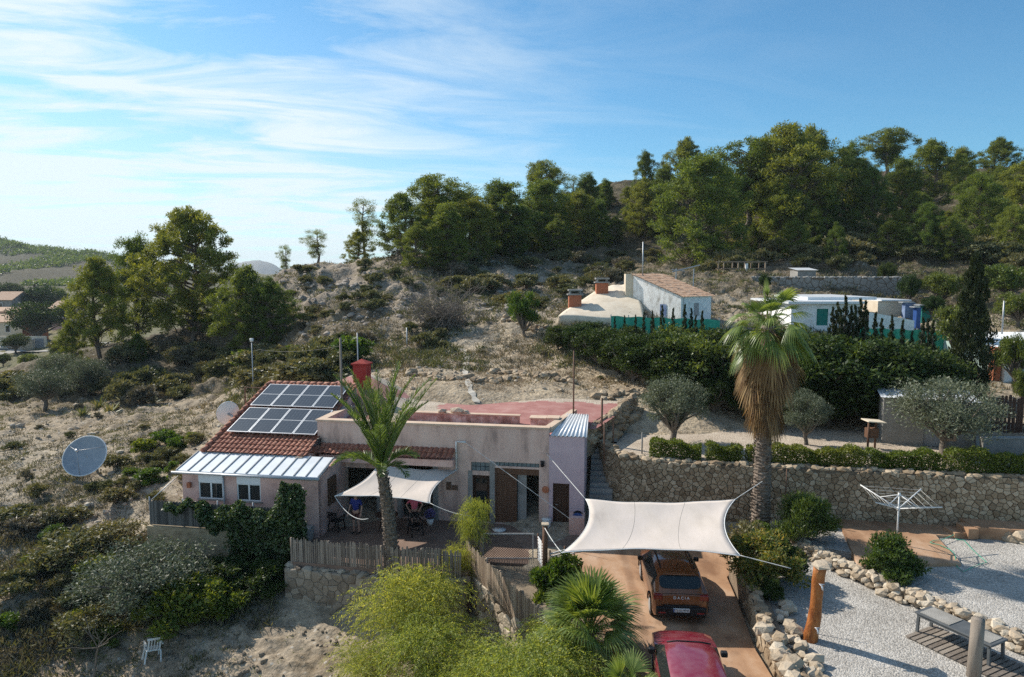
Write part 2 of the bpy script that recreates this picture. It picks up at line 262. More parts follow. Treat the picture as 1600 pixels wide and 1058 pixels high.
class MB:
    def __init__(s): s.v = []; s.f = []; s.m = []
    def add(s, vs, fs, mi=0):
        b = len(s.v); s.v += [tuple(float(c) for c in x) for x in vs]; s.f += [tuple(b+i for i in f) for f in fs]; s.m += [mi]*len(fs); return s
    def box(s, lo, hi, mi=0, bev=0):
        (a, b, c), (d, e, f) = lo, hi
        vs = [(a, b, c), (d, b, c), (d, e, c), (a, e, c), (a, b, f), (d, b, f), (d, e, f), (a, e, f)]
        return s.add(vs, [(3, 2, 1, 0), (4, 5, 6, 7), (0, 1, 5, 4), (1, 2, 6, 5), (2, 3, 7, 6), (3, 0, 4, 7)], mi)
    def bar(s, p, q, w, h, mi=0, up=(0, 0, 1)):
        p, q = Vector(p), Vector(q); d = (q-p).normalized(); u = Vector(up)
        if abs(d.dot(u)) > .97: u = Vector((1, 0, 0))
        r = d.cross(u).normalized()*w/2; t = r.cross(d).normalized()*h/2
        vs = [p-r-t, p+r-t, p+r+t, p-r+t, q-r-t, q+r-t, q+r+t, q-r+t]
        return s.add(vs, [(0, 1, 2, 3), (7, 6, 5, 4), (0, 4, 5, 1), (1, 5, 6, 2), (2, 6, 7, 3), (3, 7, 4, 0)], mi)
    def tube(s, pts, rad, n=8, mi=0, caps=True, jit=0):
        pts = [Vector([float(c) for c in p]) for p in pts]
        if isinstance(rad, (int, float)): rad = [rad]*len(pts)
        b = len(s.v); prev = None
        for i, p in enumerate(pts):
            d = (pts[min(i+1, len(pts)-1)]-pts[max(i-1, 0)]).normalized()
            if prev is None:
                u = Vector((0, 0, 1)) if abs(d.z) < .9 else Vector((1, 0, 0)); r = d.cross(u).normalized()
            else: r = (prev-d*prev.dot(d)).normalized()
            prev = r; t = d.cross(r)
            for k in range(n):
                a = 2*math.pi*k/n; j = 1+(random.uniform(-jit, jit) if jit else 0)
                s.v.append(tuple(p+(r*math.cos(a)+t*math.sin(a))*rad[i]*j))
        for i in range(len(pts)-1):
            for k in range(n):
                a0 = b+i*n+k; a1 = b+i*n+(k+1) % n; s.f.append((a0, a1, a1+n, a0+n)); s.m.append(mi)
        if caps:
            s.f.append(tuple(b+k for k in range(n))[::-1]); s.m.append(mi); e = b+(len(pts)-1)*n; s.f.append(tuple(e+k for k in range(n))); s.m.append(mi)
        return s
    def prism(s, poly, z0, z1, mi=0):
        n = len(poly); zz = (lambda z, i: z[i] if isinstance(z, (list, tuple)) else z)
        vs = [(x, y, zz(z0, i)) for i, (x, y) in enumerate(poly)]+[(x, y, zz(z1, i)) for i, (x, y) in enumerate(poly)]
        return s.add(vs, [tuple(range(n))[::-1], tuple(range(n, 2*n))]+[(i, (i+1) % n, n+(i+1) % n, n+i) for i in range(n)], mi)
    def rock(s, c, size, mi=0, flat=.65):
        g = (1+5**.5)/2
        vs = [(-1, g, 0), (1, g, 0), (-1, -g, 0), (1, -g, 0), (0, -1, g), (0, 1, g), (0, -1, -g), (0, 1, -g), (g, 0, -1), (g, 0, 1), (-g, 0, -1), (-g, 0, 1)]
        fs = [(0, 11, 5), (0, 5, 1), (0, 1, 7), (0, 7, 10), (0, 10, 11), (1, 5, 9), (5, 11, 4), (11, 10, 2), (10, 7, 6), (7, 1, 8), (3, 9, 4), (3, 4, 2), (3, 2, 6), (3, 6, 8), (3, 8, 9), (4, 9, 5), (2, 4, 11), (6, 2, 10), (8, 6, 7), (9, 8, 1)]
        a = random.uniform(0, 6.28); ca, sa = math.cos(a), math.sin(a); sxx, syy = random.uniform(.8, 1.3), random.uniform(.65, 1)
        out = []
        for x, y, z in vs:
            k = size*.33*random.uniform(.75, 1.15); x, y, z = x*k*sxx, y*k*syy, z*k*flat
            out.append((c[0]+x*ca-y*sa, c[1]+x*sa+y*ca, c[2]+z))
        return s.add(out, fs, mi)
    def build(s, name, mats, parent=None, smooth=False, loc=None, bevel=0):
        me = bpy.data.meshes.new(name); me.from_pydata(s.v, [], s.f)
        for m in (mats if isinstance(mats, (list, tuple)) else [mats]): me.materials.append(m)
        me.polygons.foreach_set('material_index', s.m)
        if smooth: me.polygons.foreach_set('use_smooth', [True]*len(s.f))
        me.update(); o = link(name, me, parent, loc)
        if bevel:
            b = o.modifiers.new('bevel', 'BEVEL'); b.width = bevel; b.segments = 2; b.limit_method = 'ANGLE'
        return o
def wall_holes(mb, x0, x1, z0, z1, holes, y0, y1, mi=0, zt=None):
    """wall slab in the XZ plane from y0 to y1 with rectangular openings and their reveals"""
    xs = sorted({x0, x1, *[h[0] for h in holes], *[h[1] for h in holes]}); zs = sorted({z0, z1, *[h[2] for h in holes], *[h[3] for h in holes]})
    xs = [x for x in xs if x0 <= x <= x1]; zs = [z for z in zs if z0 <= z <= z1]
    sol = lambda i, j: 0 <= i < len(xs)-1 and 0 <= j < len(zs)-1 and not any(h[0]-1e-6 <= xs[i] and xs[i+1] <= h[1]+1e-6 and h[2]-1e-6 <= zs[j] and zs[j+1] <= h[3]+1e-6 for h in holes)
    for i in range(len(xs)-1):
        for j in range(len(zs)-1):
            if not sol(i, j): continue
            a, b, c, d = xs[i], xs[i+1], zs[j], zs[j+1]
            mb.add([(a, y0, c), (b, y0, c), (b, y0, d), (a, y0, d)], [(0, 1, 2, 3)], mi); mb.add([(a, y1, c), (b, y1, c), (b, y1, d), (a, y1, d)], [(3, 2, 1, 0)], mi)
            for di, dj, q in ((-1, 0, [(a, y0, c), (a, y0, d), (a, y1, d), (a, y1, c)]), (1, 0, [(b, y0, c), (b, y1, c), (b, y1, d), (b, y0, d)]), (0, -1, [(a, y0, c), (a, y1, c), (b, y1, c), (b, y0, c)]), (0, 1, [(a, y0, d), (b, y0, d), (b, y1, d), (a, y1, d)])):
                if not sol(i+di, j+dj): mb.add(q, [(0, 1, 2, 3)], mi)
    return mb

# ------------------------------------------------------------------ foliage helpers
def unit(a): return a/np.maximum(1e-9, np.linalg.norm(a, axis=-1, keepdims=True))
def leaves(C, A, L, Wd, rng, fold=0):
    """diamond leaves: centres C, axes A, lengths L, widths Wd -> V, F"""
    n = len(C); A = unit(A); q = unit(np.cross(A, rng.normal(size=(n, 3)))); L = np.broadcast_to(L, (n,))[:, None]; Wd = np.broadcast_to(Wd, (n,))[:, None]
    V = np.empty((n, 4, 3)); V[:, 0] = C-A*L/2; V[:, 2] = C+A*L/2; V[:, 1] = C+q*Wd/2-A*L*.05; V[:, 3] = C-q*Wd/2-A*L*.05
    return V.reshape(-1, 3), np.arange(4*n).reshape(n, 4)
def cat(parts):
    Vs, Fs, b = [], [], 0
    for V, F in parts: Vs.append(V); Fs.append(F+b); b += len(V)
    return np.concatenate(Vs), np.concatenate(Fs)
def clump_leaves(clumps, per, L, Wd, rng, shell=.45, up=.25, rnd=.8, var=.35):
    """clumps: rows (x,y,z,rx,ry,rz)"""
    cl = np.asarray(clumps, float); idx = np.repeat(np.arange(len(cl)), per); n = len(idx)
    d = unit(rng.normal(size=(n, 3))); r = rng.random(n)**shell
    C = cl[idx, :3]+d*r[:, None]*cl[idx, 3:6]; A = d+rng.normal(size=(n, 3))*rnd+np.array([0, 0, up])
    return leaves(C, A, L*(1+var*rng.normal(size=n)).clip(.4, 2), Wd*(1+var*rng.normal(size=n)).clip(.4, 2), rng)

# ------------------------------------------------------------------ terrain
# control points: (how, u, v|Y, Y|z, ground class)
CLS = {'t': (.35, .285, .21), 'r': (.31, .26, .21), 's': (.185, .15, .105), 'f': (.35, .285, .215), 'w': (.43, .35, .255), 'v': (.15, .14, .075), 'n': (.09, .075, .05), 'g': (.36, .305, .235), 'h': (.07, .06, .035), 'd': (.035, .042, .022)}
TC = []
def cp(how, a, b, c, k):
    p = P(a, b, c) if how == 'p' else G(a, b, c) if how == 'g' else np.array([XW(a, b, c), b, c]) if how == 'w' else np.array([a, b, c], float)
    TC.append((*p, k))
for r in [('x', -20, 10, -3.4, 'f'), ('x', 0, 10, -3.0, 'f'), ('x', 5, 10, -.9, 'f'), ('x', 14, 10, -.5, 'g'), ('x', -6, 4.5, -3.4, 'f'), ('x', 6, 4.5, -1.5, 'g'), ('x', -14, 14, -3.2, 'f'), ('x', 3.5, 16, -.7, 'g'), ('x', 9, 14, -.5, 'g'),
          ('g', 120, 1050, -2.6, 'f'), ('g', 350, 1040, -2.1, 'f'), ('g', 550, 1040, -2.0, 'f'), ('g', 400, 965, -1.75, 'f'), ('g', 560, 955, -1.7, 'f'), ('g', 250, 965, -1.8, 'f'), ('g', 700, 1000, -1.9, 'f'), ('g', 800, 985, -1.9, 'f'), ('x', .7, 19.3, -1.8, 'f'), ('x', 2.7, 19.5, -1.0, 'g'), ('x', 3.2, 21, -.8, 'g'), ('x', 1.3, 22.4, -1.2, 'g'), ('x', .1, 24.4, -1.0, 'g'), ('x', 3.2, 24, -.3, 'g'), ('x', -3, 24.2, -1.6, 'g'), ('x', -1.3, 22.3, -1.7, 'g'), ('x', 1.6, 24.4, -.3, 'g'), ('x', -8, 25.0, -1.6, 'g'), ('x', -12, 26.0, -1.2, 'g'),
          ('x', -6, 27.5, -.4, 'g'), ('x', 0, 27, -.25, 'g'), ('x', 3.5, 28, -.2, 'g'), ('x', -10, 29, -.4, 'g'), ('x', -3, 33, .5, 'g'), ('x', 1.5, 33.2, 1.5, 'g'), ('x', -6, 34, .8, 'g'), ('x', -10.5, 34, 1.1, 'g'), ('x', -13, 29.5, -.2, 'g'), ('x', -14.8, 28.5, -.35, 'g'), ('x', -15, 26.4, -.9, 'g'),
          ('x', 6, 26, -.2, 'g'), ('x', 7.2, 21, -.2, 'g'), ('x', 9.5, 20, .1, 'g'), ('x', 11, 24, .3, 'g'), ('x', 16, 22, .3, 'g'), ('x', 20, 20, .25, 'g'), ('x', 22, 26, .3, 'g'), ('x', 14, 27, .3, 'g'), ('x', 8, 28, .1, 'g'), ('x', 28, 24, .4, 'g'), ('x', 26, 16, .1, 'g'),
          ('x', 7, 31, 1.6, 'w'), ('x', 12, 31, 1.6, 'w'), ('x', 18, 30, 1.6, 'w'), ('x', 25, 28.5, 1.8, 'w'), ('x', 34, 27, 2, 'w'),
          ('g', 0, 1000, -1.8, 'g'), ('g', 100, 900, -1.1, 'g'), ('g', 0, 850, -.6, 'g'), ('g', 200, 850, -.8, 'g'), ('g', 230, 765, .2, 'g'), ('g', 100, 740, .3, 'g'), ('g', 0, 720, .2, 'g'), ('g', 285, 690, 1.0, 't'), ('g', 150, 660, .7, 't'), ('g', 0, 650, .4, 't'), ('g', 325, 640, 1.6, 't'), ('g', 200, 600, 1.3, 's'), ('g', 70, 600, .8, 's'), ('g', 400, 590, 2.6, 's'), ('g', 0, 590, 0, 's'),
          ('p', 470, 560, 52, 's'), ('p', 720, 631, 37.5, 'w'), ('p', 640, 632, 38, 'w'), ('p', 560, 612, 40.5, 'w'), ('p', 720, 580, 44, 'w'), ('p', 700, 520, 53, 'g'), ('p', 850, 520, 51, 'g'), ('p', 940, 590, 42.5, 'w'), ('p', 985, 622, 38.5, 'w'), ('p', 850, 628, 37.8, 'w'), ('p', 830, 570, 45.5, 'w'), ('p', 600, 560, 47, 'w'), ('p', 500, 585, 45, 'g'), ('p', 560, 500, 59, 's'), ('p', 470, 475, 68, 'r'), ('p', 470, 425, 79, 'r'), ('p', 540, 412, 83, 'r'), ('w', 540, 112, 8, 's'), ('p', 445, 428, 77, 'r'), ('w', 395, 84, 7, 's'), ('w', 420, 120, 3, 's'), ('p', 700, 440, 72, 's'), ('p', 640, 470, 63, 'r'), ('p', 780, 400, 95, 'n'), ('p', 850, 445, 74, 'r'), ('p', 950, 380, 110, 'n'), ('p', 950, 300, 140, 'n'), ('p', 950, 287, 152, 'n'), ('p', 820, 355, 128, 'n'), ('w', 950, 190, 26, 'n'), ('w', 800, 180, 17, 's'), ('p', 650, 400, 96, 'n'), ('w', 650, 140, 13, 's'), ('w', 480, 60, 6.6, 's'), ('w', 330, 68, 3.7, 'n'), ('w', 160, 67, 2.7, 'n'), ('w', 100, 68, 2.0, 'n'), ('w', 250, 80, 4.0, 'n'),
          ('p', 1050, 420, 86, 's'), ('p', 1150, 425, 80, 's'), ('p', 1300, 440, 72, 's'), ('p', 1450, 430, 76, 'n'), ('p', 1600, 440, 70, 'n'), ('p', 1100, 330, 126, 'n'), ('p', 1300, 330, 122, 'n'), ('p', 1300, 275, 150, 'n'), ('p', 1500, 275, 142, 'n'), ('p', 1600, 265, 150, 'n'), ('w', 1300, 200, 34, 'n'), ('w', 1600, 220, 38, 'n'), ('w', 1100, 190, 30, 'n'), ('w', 1900, 140, 32, 'n'), ('w', 1900, 70, 12, 'n'), ('w', 1900, 40, 6, 'g'),
          ('p', 1060, 505, 54, 'g'), ('p', 950, 490, 57, 'r'), ('p', 1330, 525, 53, 'g'), ('p', 1550, 560, 47, 'g'), ('p', 1580, 640, 38, 'g'), ('p', 870, 535, 48, 'w'), ('p', 1010, 603, 40.5, 'w'), ('p', 1200, 652, 37.5, 'w'), ('p', 1350, 660, 36.5, 'w'), ('p', 1100, 560, 46, 'g'), ('p', 1300, 590, 43, 'g'),
          ('w', 30, 105, -3.5, 'v'), ('p', 30, 546, 150, 'v'), ('p', 140, 530, 165, 'v'), ('w', 300, 112, 2, 'v'), ('w', 300, 160, -3, 'v'), ('w', 430, 200, -6, 'v'), ('w', -200, 60, -1, 's'), ('w', -300, 110, -5, 'v'), ('w', -300, 200, -4, 'v'), ('p', 20, 472, 260, 'v'), ('p', 150, 470, 260, 'v'), ('p', 20, 440, 420, 'h'), ('p', 140, 436, 420, 'h'), ('w', 500, 420, 0, 'v'), ('w', 900, 420, 10, 'v'), ('w', 1300, 420, 22, 'v'),
          ('p', 0, 376, 760, 'd'), ('p', 60, 391, 780, 'd'), ('p', 130, 403, 800, 'd'), ('p', 165, 412, 840, 'd'), ('w', -200, 780, 62, 'd'), ('w', 240, 860, 10, 'd'), ('w', 400, 860, 4, 'v'), ('w', 900, 860, 8, 'v'), ('w', 60, 1300, 10, 'v'), ('w', 500, 1300, 2, 'v'), ('w', 1100, 1300, 4, 'v'), ('w', -300, 1300, 10, 'v'), ('w', 1900, 1300, 10, 'v'), ('w', 0, 3400, -6, 'v'), ('w', 800, 3400, -6, 'v'), ('w', 1900, 3400, -6, 'v'), ('w', -300, 3400, -6, 'v')]: cp(*r)
TA = np.array([[t[0], t[1], t[2]] for t in TC]); KA = np.array([CLS[t[3]] for t in TC])
def fanc(x, y): y = np.maximum(y, 2.0); return np.stack([1.6*np.asarray(x)/y, 1.25*np.log(y)], -1)
TQ = fanc(TA[:, 0], TA[:, 1])
def phi(r2): return np.where(r2 > 1e-12, .5*r2*np.log(np.maximum(r2, 1e-12)), 0)
_n = len(TQ); _K = phi(((TQ[:, None]-TQ[None])**2).sum(-1))+np.eye(_n)*2e-4; _Pm = np.c_[np.ones(_n), TQ]
# heights are solved relative to distance so that near and far relief weigh alike
_rel = TA[:, 2]/TA[:, 1]
_sol = np.linalg.solve(np.block([[_K, _Pm], [_Pm.T, np.zeros((3, 3))]]), np.r_[_rel, 0, 0, 0])
def hashn(ix, iy, s=0):
    h = (ix.astype(np.int64)*374761393+iy.astype(np.int64)*668265263+s*974711) & 0x7fffffff
    h = ((h ^ (h >> 13))*1274126177) & 0x7fffffff; return ((h ^ (h >> 16)) & 0xffff)/65535.
def vnoise(x, y, s=0):
    ix, iy = np.floor(x), np.floor(y); fx, fy = x-ix, y-iy; fx = fx*fx*(3-2*fx); fy = fy*fy*(3-2*fy)
    a, b, c, d = hashn(ix, iy, s), hashn(ix+1, iy, s), hashn(ix, iy+1, s), hashn(ix+1, iy+1, s)
    return (a*(1-fx)+b*fx)*(1-fy)+(c*(1-fx)+d*fx)*fy-.5
def fbm(x, y, sc, oct=4, s=0):
    o = 0; a = 1
    for k in range(oct): o = o+a*vnoise(x*sc, y*sc, s+k); sc *= 2.1; a *= .5
    return o
def sstep(a, b, x): t = np.clip((x-a)/(b-a), 0, 1); return t*t*(3-2*t)
def TH(x, y, rough=True):
    x = np.atleast_1d(np.asarray(x, float)); y = np.atleast_1d(np.asarray(y, float)); q = fanc(x, y); out = np.empty(len(q))
    for i in range(0, len(q), 20000):
        qq = q[i:i+20000]; out[i:i+20000] = phi(((qq[:, None]-TQ[None])**2).sum(-1))@_sol[:_n]+_sol[_n]+qq@_sol[_n+1:]
    z = out*y
    if rough:
        hill = sstep(40, 62, y)*(1-sstep(200, 300, y)); leftg = sstep(-12, -17, x)*(1-hill)*sstep(20, 26, y)
        z = z+fbm(x, y, .16, 4, 3)*(.9*hill+.3*leftg)+fbm(x, y, .9, 4, 9)*(.14+.46*hill+.22*leftg)*sstep(3, 14, y)+np.abs(fbm(x, y, 2.1, 2, 51))*.22*hill
        led = np.maximum(0, fbm(x*.6, y, .33, 3, 21)-.12); z = z+led*1.5*hill*sstep(-60, -20, x)
        fld = (1-sstep(25, 26, y))*(1-sstep(-3, -1, x)); z = z+fld*(np.abs(vnoise(x*1.1+y*.5, y*2.3, 31))*.30+fbm(x, y, 2.4, 2, 5)*.12-.05)
        far = sstep(300, 500, y)*(1-sstep(1000, 1400, y)); z = z+fbm(x, y, .012, 4, 13)*16*far
        z = z+np.floor(fbm(x, y, .006, 2, 17)*8)*.8*sstep(280, 330, y)*(1-sstep(470, 560, y))
    return z
def T(u, v, y0=14, y1=900, rough=False):
    """where the sight line through a pixel meets the ground"""
    ys = np.exp(np.linspace(math.log(y0), math.log(y1), 900)); d = ray(u, v); k = ys/d[1]; pts = C0+d*k[:, None]
    h = TH(pts[:, 0], pts[:, 1], rough); i = np.argmax(pts[:, 2] < h)
    return np.array([pts[i, 0], pts[i, 1], h[i]])
def onT(x, y, dz=0): return np.array([x, y, float(TH(x, y)[0])+dz])
def atT(u, Y, dz=0):
    z = 0.
    for _ in range(4): x = XW(u, Y, z); z = float(TH(x, Y)[0])
    return np.array([x, Y, z+dz])
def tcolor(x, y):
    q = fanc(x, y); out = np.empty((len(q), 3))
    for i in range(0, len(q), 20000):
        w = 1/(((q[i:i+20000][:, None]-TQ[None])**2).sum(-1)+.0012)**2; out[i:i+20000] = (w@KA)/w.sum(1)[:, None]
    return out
def grid_mesh(X, Y, Z):
    r, c = X.shape; V = np.stack([X, Y, Z], -1).reshape(-1, 3); i = np.arange(r*c).reshape(r, c)
    return V, np.stack([i[:-1, :-1], i[:-1, 1:], i[1:, 1:], i[1:, :-1]], -1).reshape(-1, 4)
ly = np.log(np.r_[np.linspace(4, 16, 40)[:-1], np.exp(np.linspace(math.log(16), math.log(170), 430))[:-1], np.exp(np.linspace(math.log(170), math.log(3600), 90))])
tt = np.r_[np.linspace(-2.2, -1, 40)[:-1], np.linspace(-1, 1, 620)[:-1], np.linspace(1, 2.2, 40)]
YY, TT = np.meshgrid(np.exp(ly), tt, indexing='ij'); XX = TT*YY
ZZ = TH(XX.ravel(), YY.ravel()).reshape(XX.shape)
V, F = grid_mesh(XX, YY, ZZ)
m, t, b = newmat('dry_hillside_soil'); L = t.links
at = nn(t, 'ShaderNodeVertexColor', layer_name='soil'); g = nn(t, 'ShaderNodeNewGeometry')
na = nn(t, 'ShaderNodeTexNoise'); na.inputs['Scale'].default_value = .35; na.inputs['Detail'].default_value = 10; na.inputs['Roughness'].default_value = .7
nb = nn(t, 'ShaderNodeTexNoise'); nb.inputs['Scale'].default_value = 3.2; nb.inputs['Detail'].default_value = 8; nb.inputs['Roughness'].default_value = .75
vo = nn(t, 'ShaderNodeTexVoronoi'); vo.inputs['Scale'].default_value = 5.5
for q in (na, nb, vo): L.new(g.outputs['Position'], q.inputs['Vector'])
ra = ramp(t, [(.30, (.55, .52, .46)), (.5, (1, 1, 1)), (.68, (1.28, 1.26, 1.2))]); L.new(na.outputs['Fac'], ra.inputs[0])
rb = ramp(t, [(.30, (.36, .34, .30)), (.46, (.9, .89, .87)), (.55, (1.05, 1.05, 1.04)), (.70, (1.5, 1.48, 1.43))]); L.new(nb.outputs['Fac'], rb.inputs[0])
def mul(a, bb, f=1, bt='MULTIPLY'):
    x = nn(t, 'ShaderNodeMix', data_type='RGBA', blend_type=bt); x.inputs[0].default_value = f; L.new(a, x.inputs[6]); L.new(bb, x.inputs[7]); return x.outputs[2]
col = mul(mul(at.outputs[0], ra.outputs[0]), rb.outputs[0])
bw = nn(t, 'ShaderNodeSeparateColor'); L.new(vo.outputs['Color'], bw.inputs[0]); rk = ramp(t, [(.86, 0.), (.9, 1.)]); L.new(bw.outputs[0], rk.inputs[0])
rd = ramp(t, [(.28, 1.), (.36, 0.)]); L.new(vo.outputs['Distance'], rd.inputs[0])
mk = nn(t, 'ShaderNodeMix', data_type='RGBA'); L.new(vmath(t, 'MULTIPLY', rk.outputs[0], rd.outputs[0]), mk.inputs[0]); L.new(col, mk.inputs[6]); mk.inputs[7].default_value = (.46, .42, .36, 1)
L.new(mk.outputs[2], b.inputs['Base Color']); b.inputs['Roughness'].default_value = .95; b.inputs['Specular IOR Level'].default_value = .15
bp = nn(t, 'ShaderNodeBump'); bp.inputs['Strength'].default_value = .75; bp.inputs['Distance'].default_value = .16
L.new(vmath(t, 'ADD', nb.outputs['Fac'], vmath(t, 'MULTIPLY', vmath(t, 'SUBTRACT', .6, vo.outputs['Distance']), .35)), bp.inputs['Height']); L.new(bp.outputs[0], b.inputs['Normal'])
me = npmesh('hillside_terrain', V, F, m, smooth=True)
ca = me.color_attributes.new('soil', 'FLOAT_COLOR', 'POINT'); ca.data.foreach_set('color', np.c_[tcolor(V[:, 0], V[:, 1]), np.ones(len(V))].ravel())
tag(link('hillside_terrain', me), kind='structure')

# far blue mountains on the horizon
mm = M('far_mountain_rock', [(.13, .125, .12), (.20, .19, .18)], scale=.004, bump=0, coord='World')
def ridge(name, prof, y, depth):
    us = np.linspace(prof[0][0], prof[-1][0], 120); vs = np.interp(us, [p[0] for p in prof], [p[1] for p in prof])
    top = np.array([P(u, v, y) for u, v in zip(us, vs)]); top[:, 2] += fbm(us, us*0, .06, 4, 41)*14
    rows = []
    for k, (dy, hz) in enumerate([(-depth, 0), (-depth*.55, .35), (-depth*.25, .72), (0, 1), (depth*.4, .6), (depth, 0)]):
        r = top.copy(); r[:, 1] += dy; r[:, 2] = -30+(top[:, 2]+30)*hz; r[:, 0] *= (y+dy)/y; r[:, 2] += fbm(r[:, 0]*.01, r[:, 1]*.01, 1, 3, 43)*30*(0 < hz < 1); rows.append(r)
    A = np.stack(rows); V, F = grid_mesh(A[..., 0], A[..., 1], A[..., 2]); tag(link(name, npmesh(name, V, F, mm, True)), kind='structure')
ridge('far_mountain', [(-120, 430), (60, 420), (120, 412), (150, 403), (172, 402), (196, 409), (240, 420), (330, 424), (372, 412), (398, 404), (420, 410), (450, 424), (560, 436)], 3000, 350)

# ------------------------------------------------------------------ flat made ground: slabs, yards, terraces
def slab(name, poly, z1, z0, mat, n=0, rough=0):
    mb = MB(); mb.prism([(p[0], p[1]) for p in poly], z0, z1); o = mb.build(name, mat); return tag(o, kind='structure')
def gp(z, *uv): return [tuple(G(u, v, z)[:2]) for u, v in uv]
hw = lambda X, Y: tuple(HW(X, Y)[:2])
slab('house_terrace', [(-8.6, 25.9), (-5, 25.15), (-1.7, 24.75), (-1.3, 25.9), (1.3, 25.6), (2.3, 26.6), (3.6, 27.2), hw(12.6, .25), hw(0, .25), hw(-1, -3), (-8.9, 28)], .0, -1.9, MT['terrace'])
slab('driveway', [(1.5, 24.3), (2.3, 26.55), (3.65, 27.1), (4.4, 29.2), (9.4, 28.4), (9.2, 26.2), (8.0, 24.5), (7.75, 22.5), (7.3, 19.5), (7.2, 14), (7.2, 6), (2.6, 6), (3.1, 14), (3.3, 17.5), (2.9, 20.8), (1.9, 22.5)], .012, -1.6, MT['drive'])
slab('upper_gravel_yard', [(13.2, 24.6), (11.3, 25.6), (10.9, 27.0), (12.6, 28.3), (20, 27.05), (32, 24.5), (32, 15), (15.3, 17.6), (13.9, 20.3), (12.6, 22.3), (12.1, 23.6)], .82, -.3, MT['gravel_white'])
slab('lower_gravel_yard', [(12.1, 23.6), (12.6, 22.3), (13.9, 20.3), (15.3, 17.6), (20, 12), (7.9, 12), (7.95, 19), (8.5, 22), (9.4, 24), (11.3, 25.6)], .5, -.4, MT['gravel_white'])
slab('planting_bed', [(7.95, 19), (8.5, 22), (9.4, 24), (11.3, 25.6), (10.9, 27.0), (9.2, 26.3), (8.1, 24.6), (7.85, 22.4), (7.5, 19.6), (7.35, 12), (7.9, 12)], .62, -.3, M('bed_soil', [(.16, .12, .085), (.27, .21, .15)], scale=4, bump=.5, coord='World'))
slab('garden_strip', [(-1.62, 25.75), (-.35, 23.35), (.88, 21.1), (2.05, 18.85), (3.2, 16.5), (3.25, 17.6), (2.95, 20.7), (1.95, 22.4), (1.55, 24.2), (1.3, 25.55), (-1.2, 25.85)], -.10, -2.2, M('garden_soil', [(.16, .12, .085), (.30, .24, .17)], scale=3, bump=.5, coord='World'))
slab('orange_patio', [tuple(x) for x in (G(1308, 809, .93)[:2], G(1342, 884, .93)[:2], G(1502, 880, .93)[:2], G(1462, 836, .93)[:2], (18.4, 26.1), (18.5, 27.2))], .93, .6, MT['orange_slab'])
slab('raised_orange_patio', [(18.3, 26.2), (32, 23.4), (32, 24.7), (18.4, 27.35)], 1.28, .6, MT['orange_slab'])
WT = [(4.25, 32.9), (4.45, 31.2), (5.0, 30.2), (6.2, 29.55), (8, 29.05), (11.6, 28.5), (15, 27.9), (20.6, 26.85), (32, 24.6)]   # crest of the big stone wall
up = [(x+.18, y+.25) for x, y in WT]
slab('upper_terrace', up+[(34, 27), (27, 33), (20, 36.2), (16, 38), (11, 38.8), (8.6, 39.2), (6.2, 38.3), (4.9, 35)], 3.0, .2, MT['gravel_tan'])
slab('hedge_path', [(5.3, 30.35), (6.3, 29.8), (8.05, 29.3), (11.65, 28.75), (15.05, 28.15), (20.7, 27.1), (32, 24.85), (32, 25.7), (20.8, 27.95), (15.2, 29.0), (11.8, 29.6), (8.2, 30.15), (6.7, 30.6)], 3.012, 2.8, MT['path'])
# narrow white footpath up the slope behind the house
fp = [T(u, v) for u, v in [(745, 632), (735, 612), (728, 592), (726, 575), (731, 560), (722, 545)]]
mb = MB(); n = len(fp); pr = []
for i in range(0, (n-1)*6+1):
    k = min(i//6, n-2); f = i/6-k; p = fp[k]*(1-f)+fp[k+1]*f; w = .17+.06*math.sin(i*1.7)
    z = [float(TH(p[0]+s*w, p[1])[0])+.05 for s in (-1, 1)]; pr.append([(p[0]-w, p[1], z[0]), (p[0]+w, p[1], z[1])])
for a, c in zip(pr, pr[1:]): mb.add([a[0], a[1], c[1], c[0]], [(0, 1, 2, 3)])
tag(mb.build('slope_footpath', M('pale_path', [(.46, .41, .34), (.6, .55, .47)], coord='World', scale=3)), kind='structure')

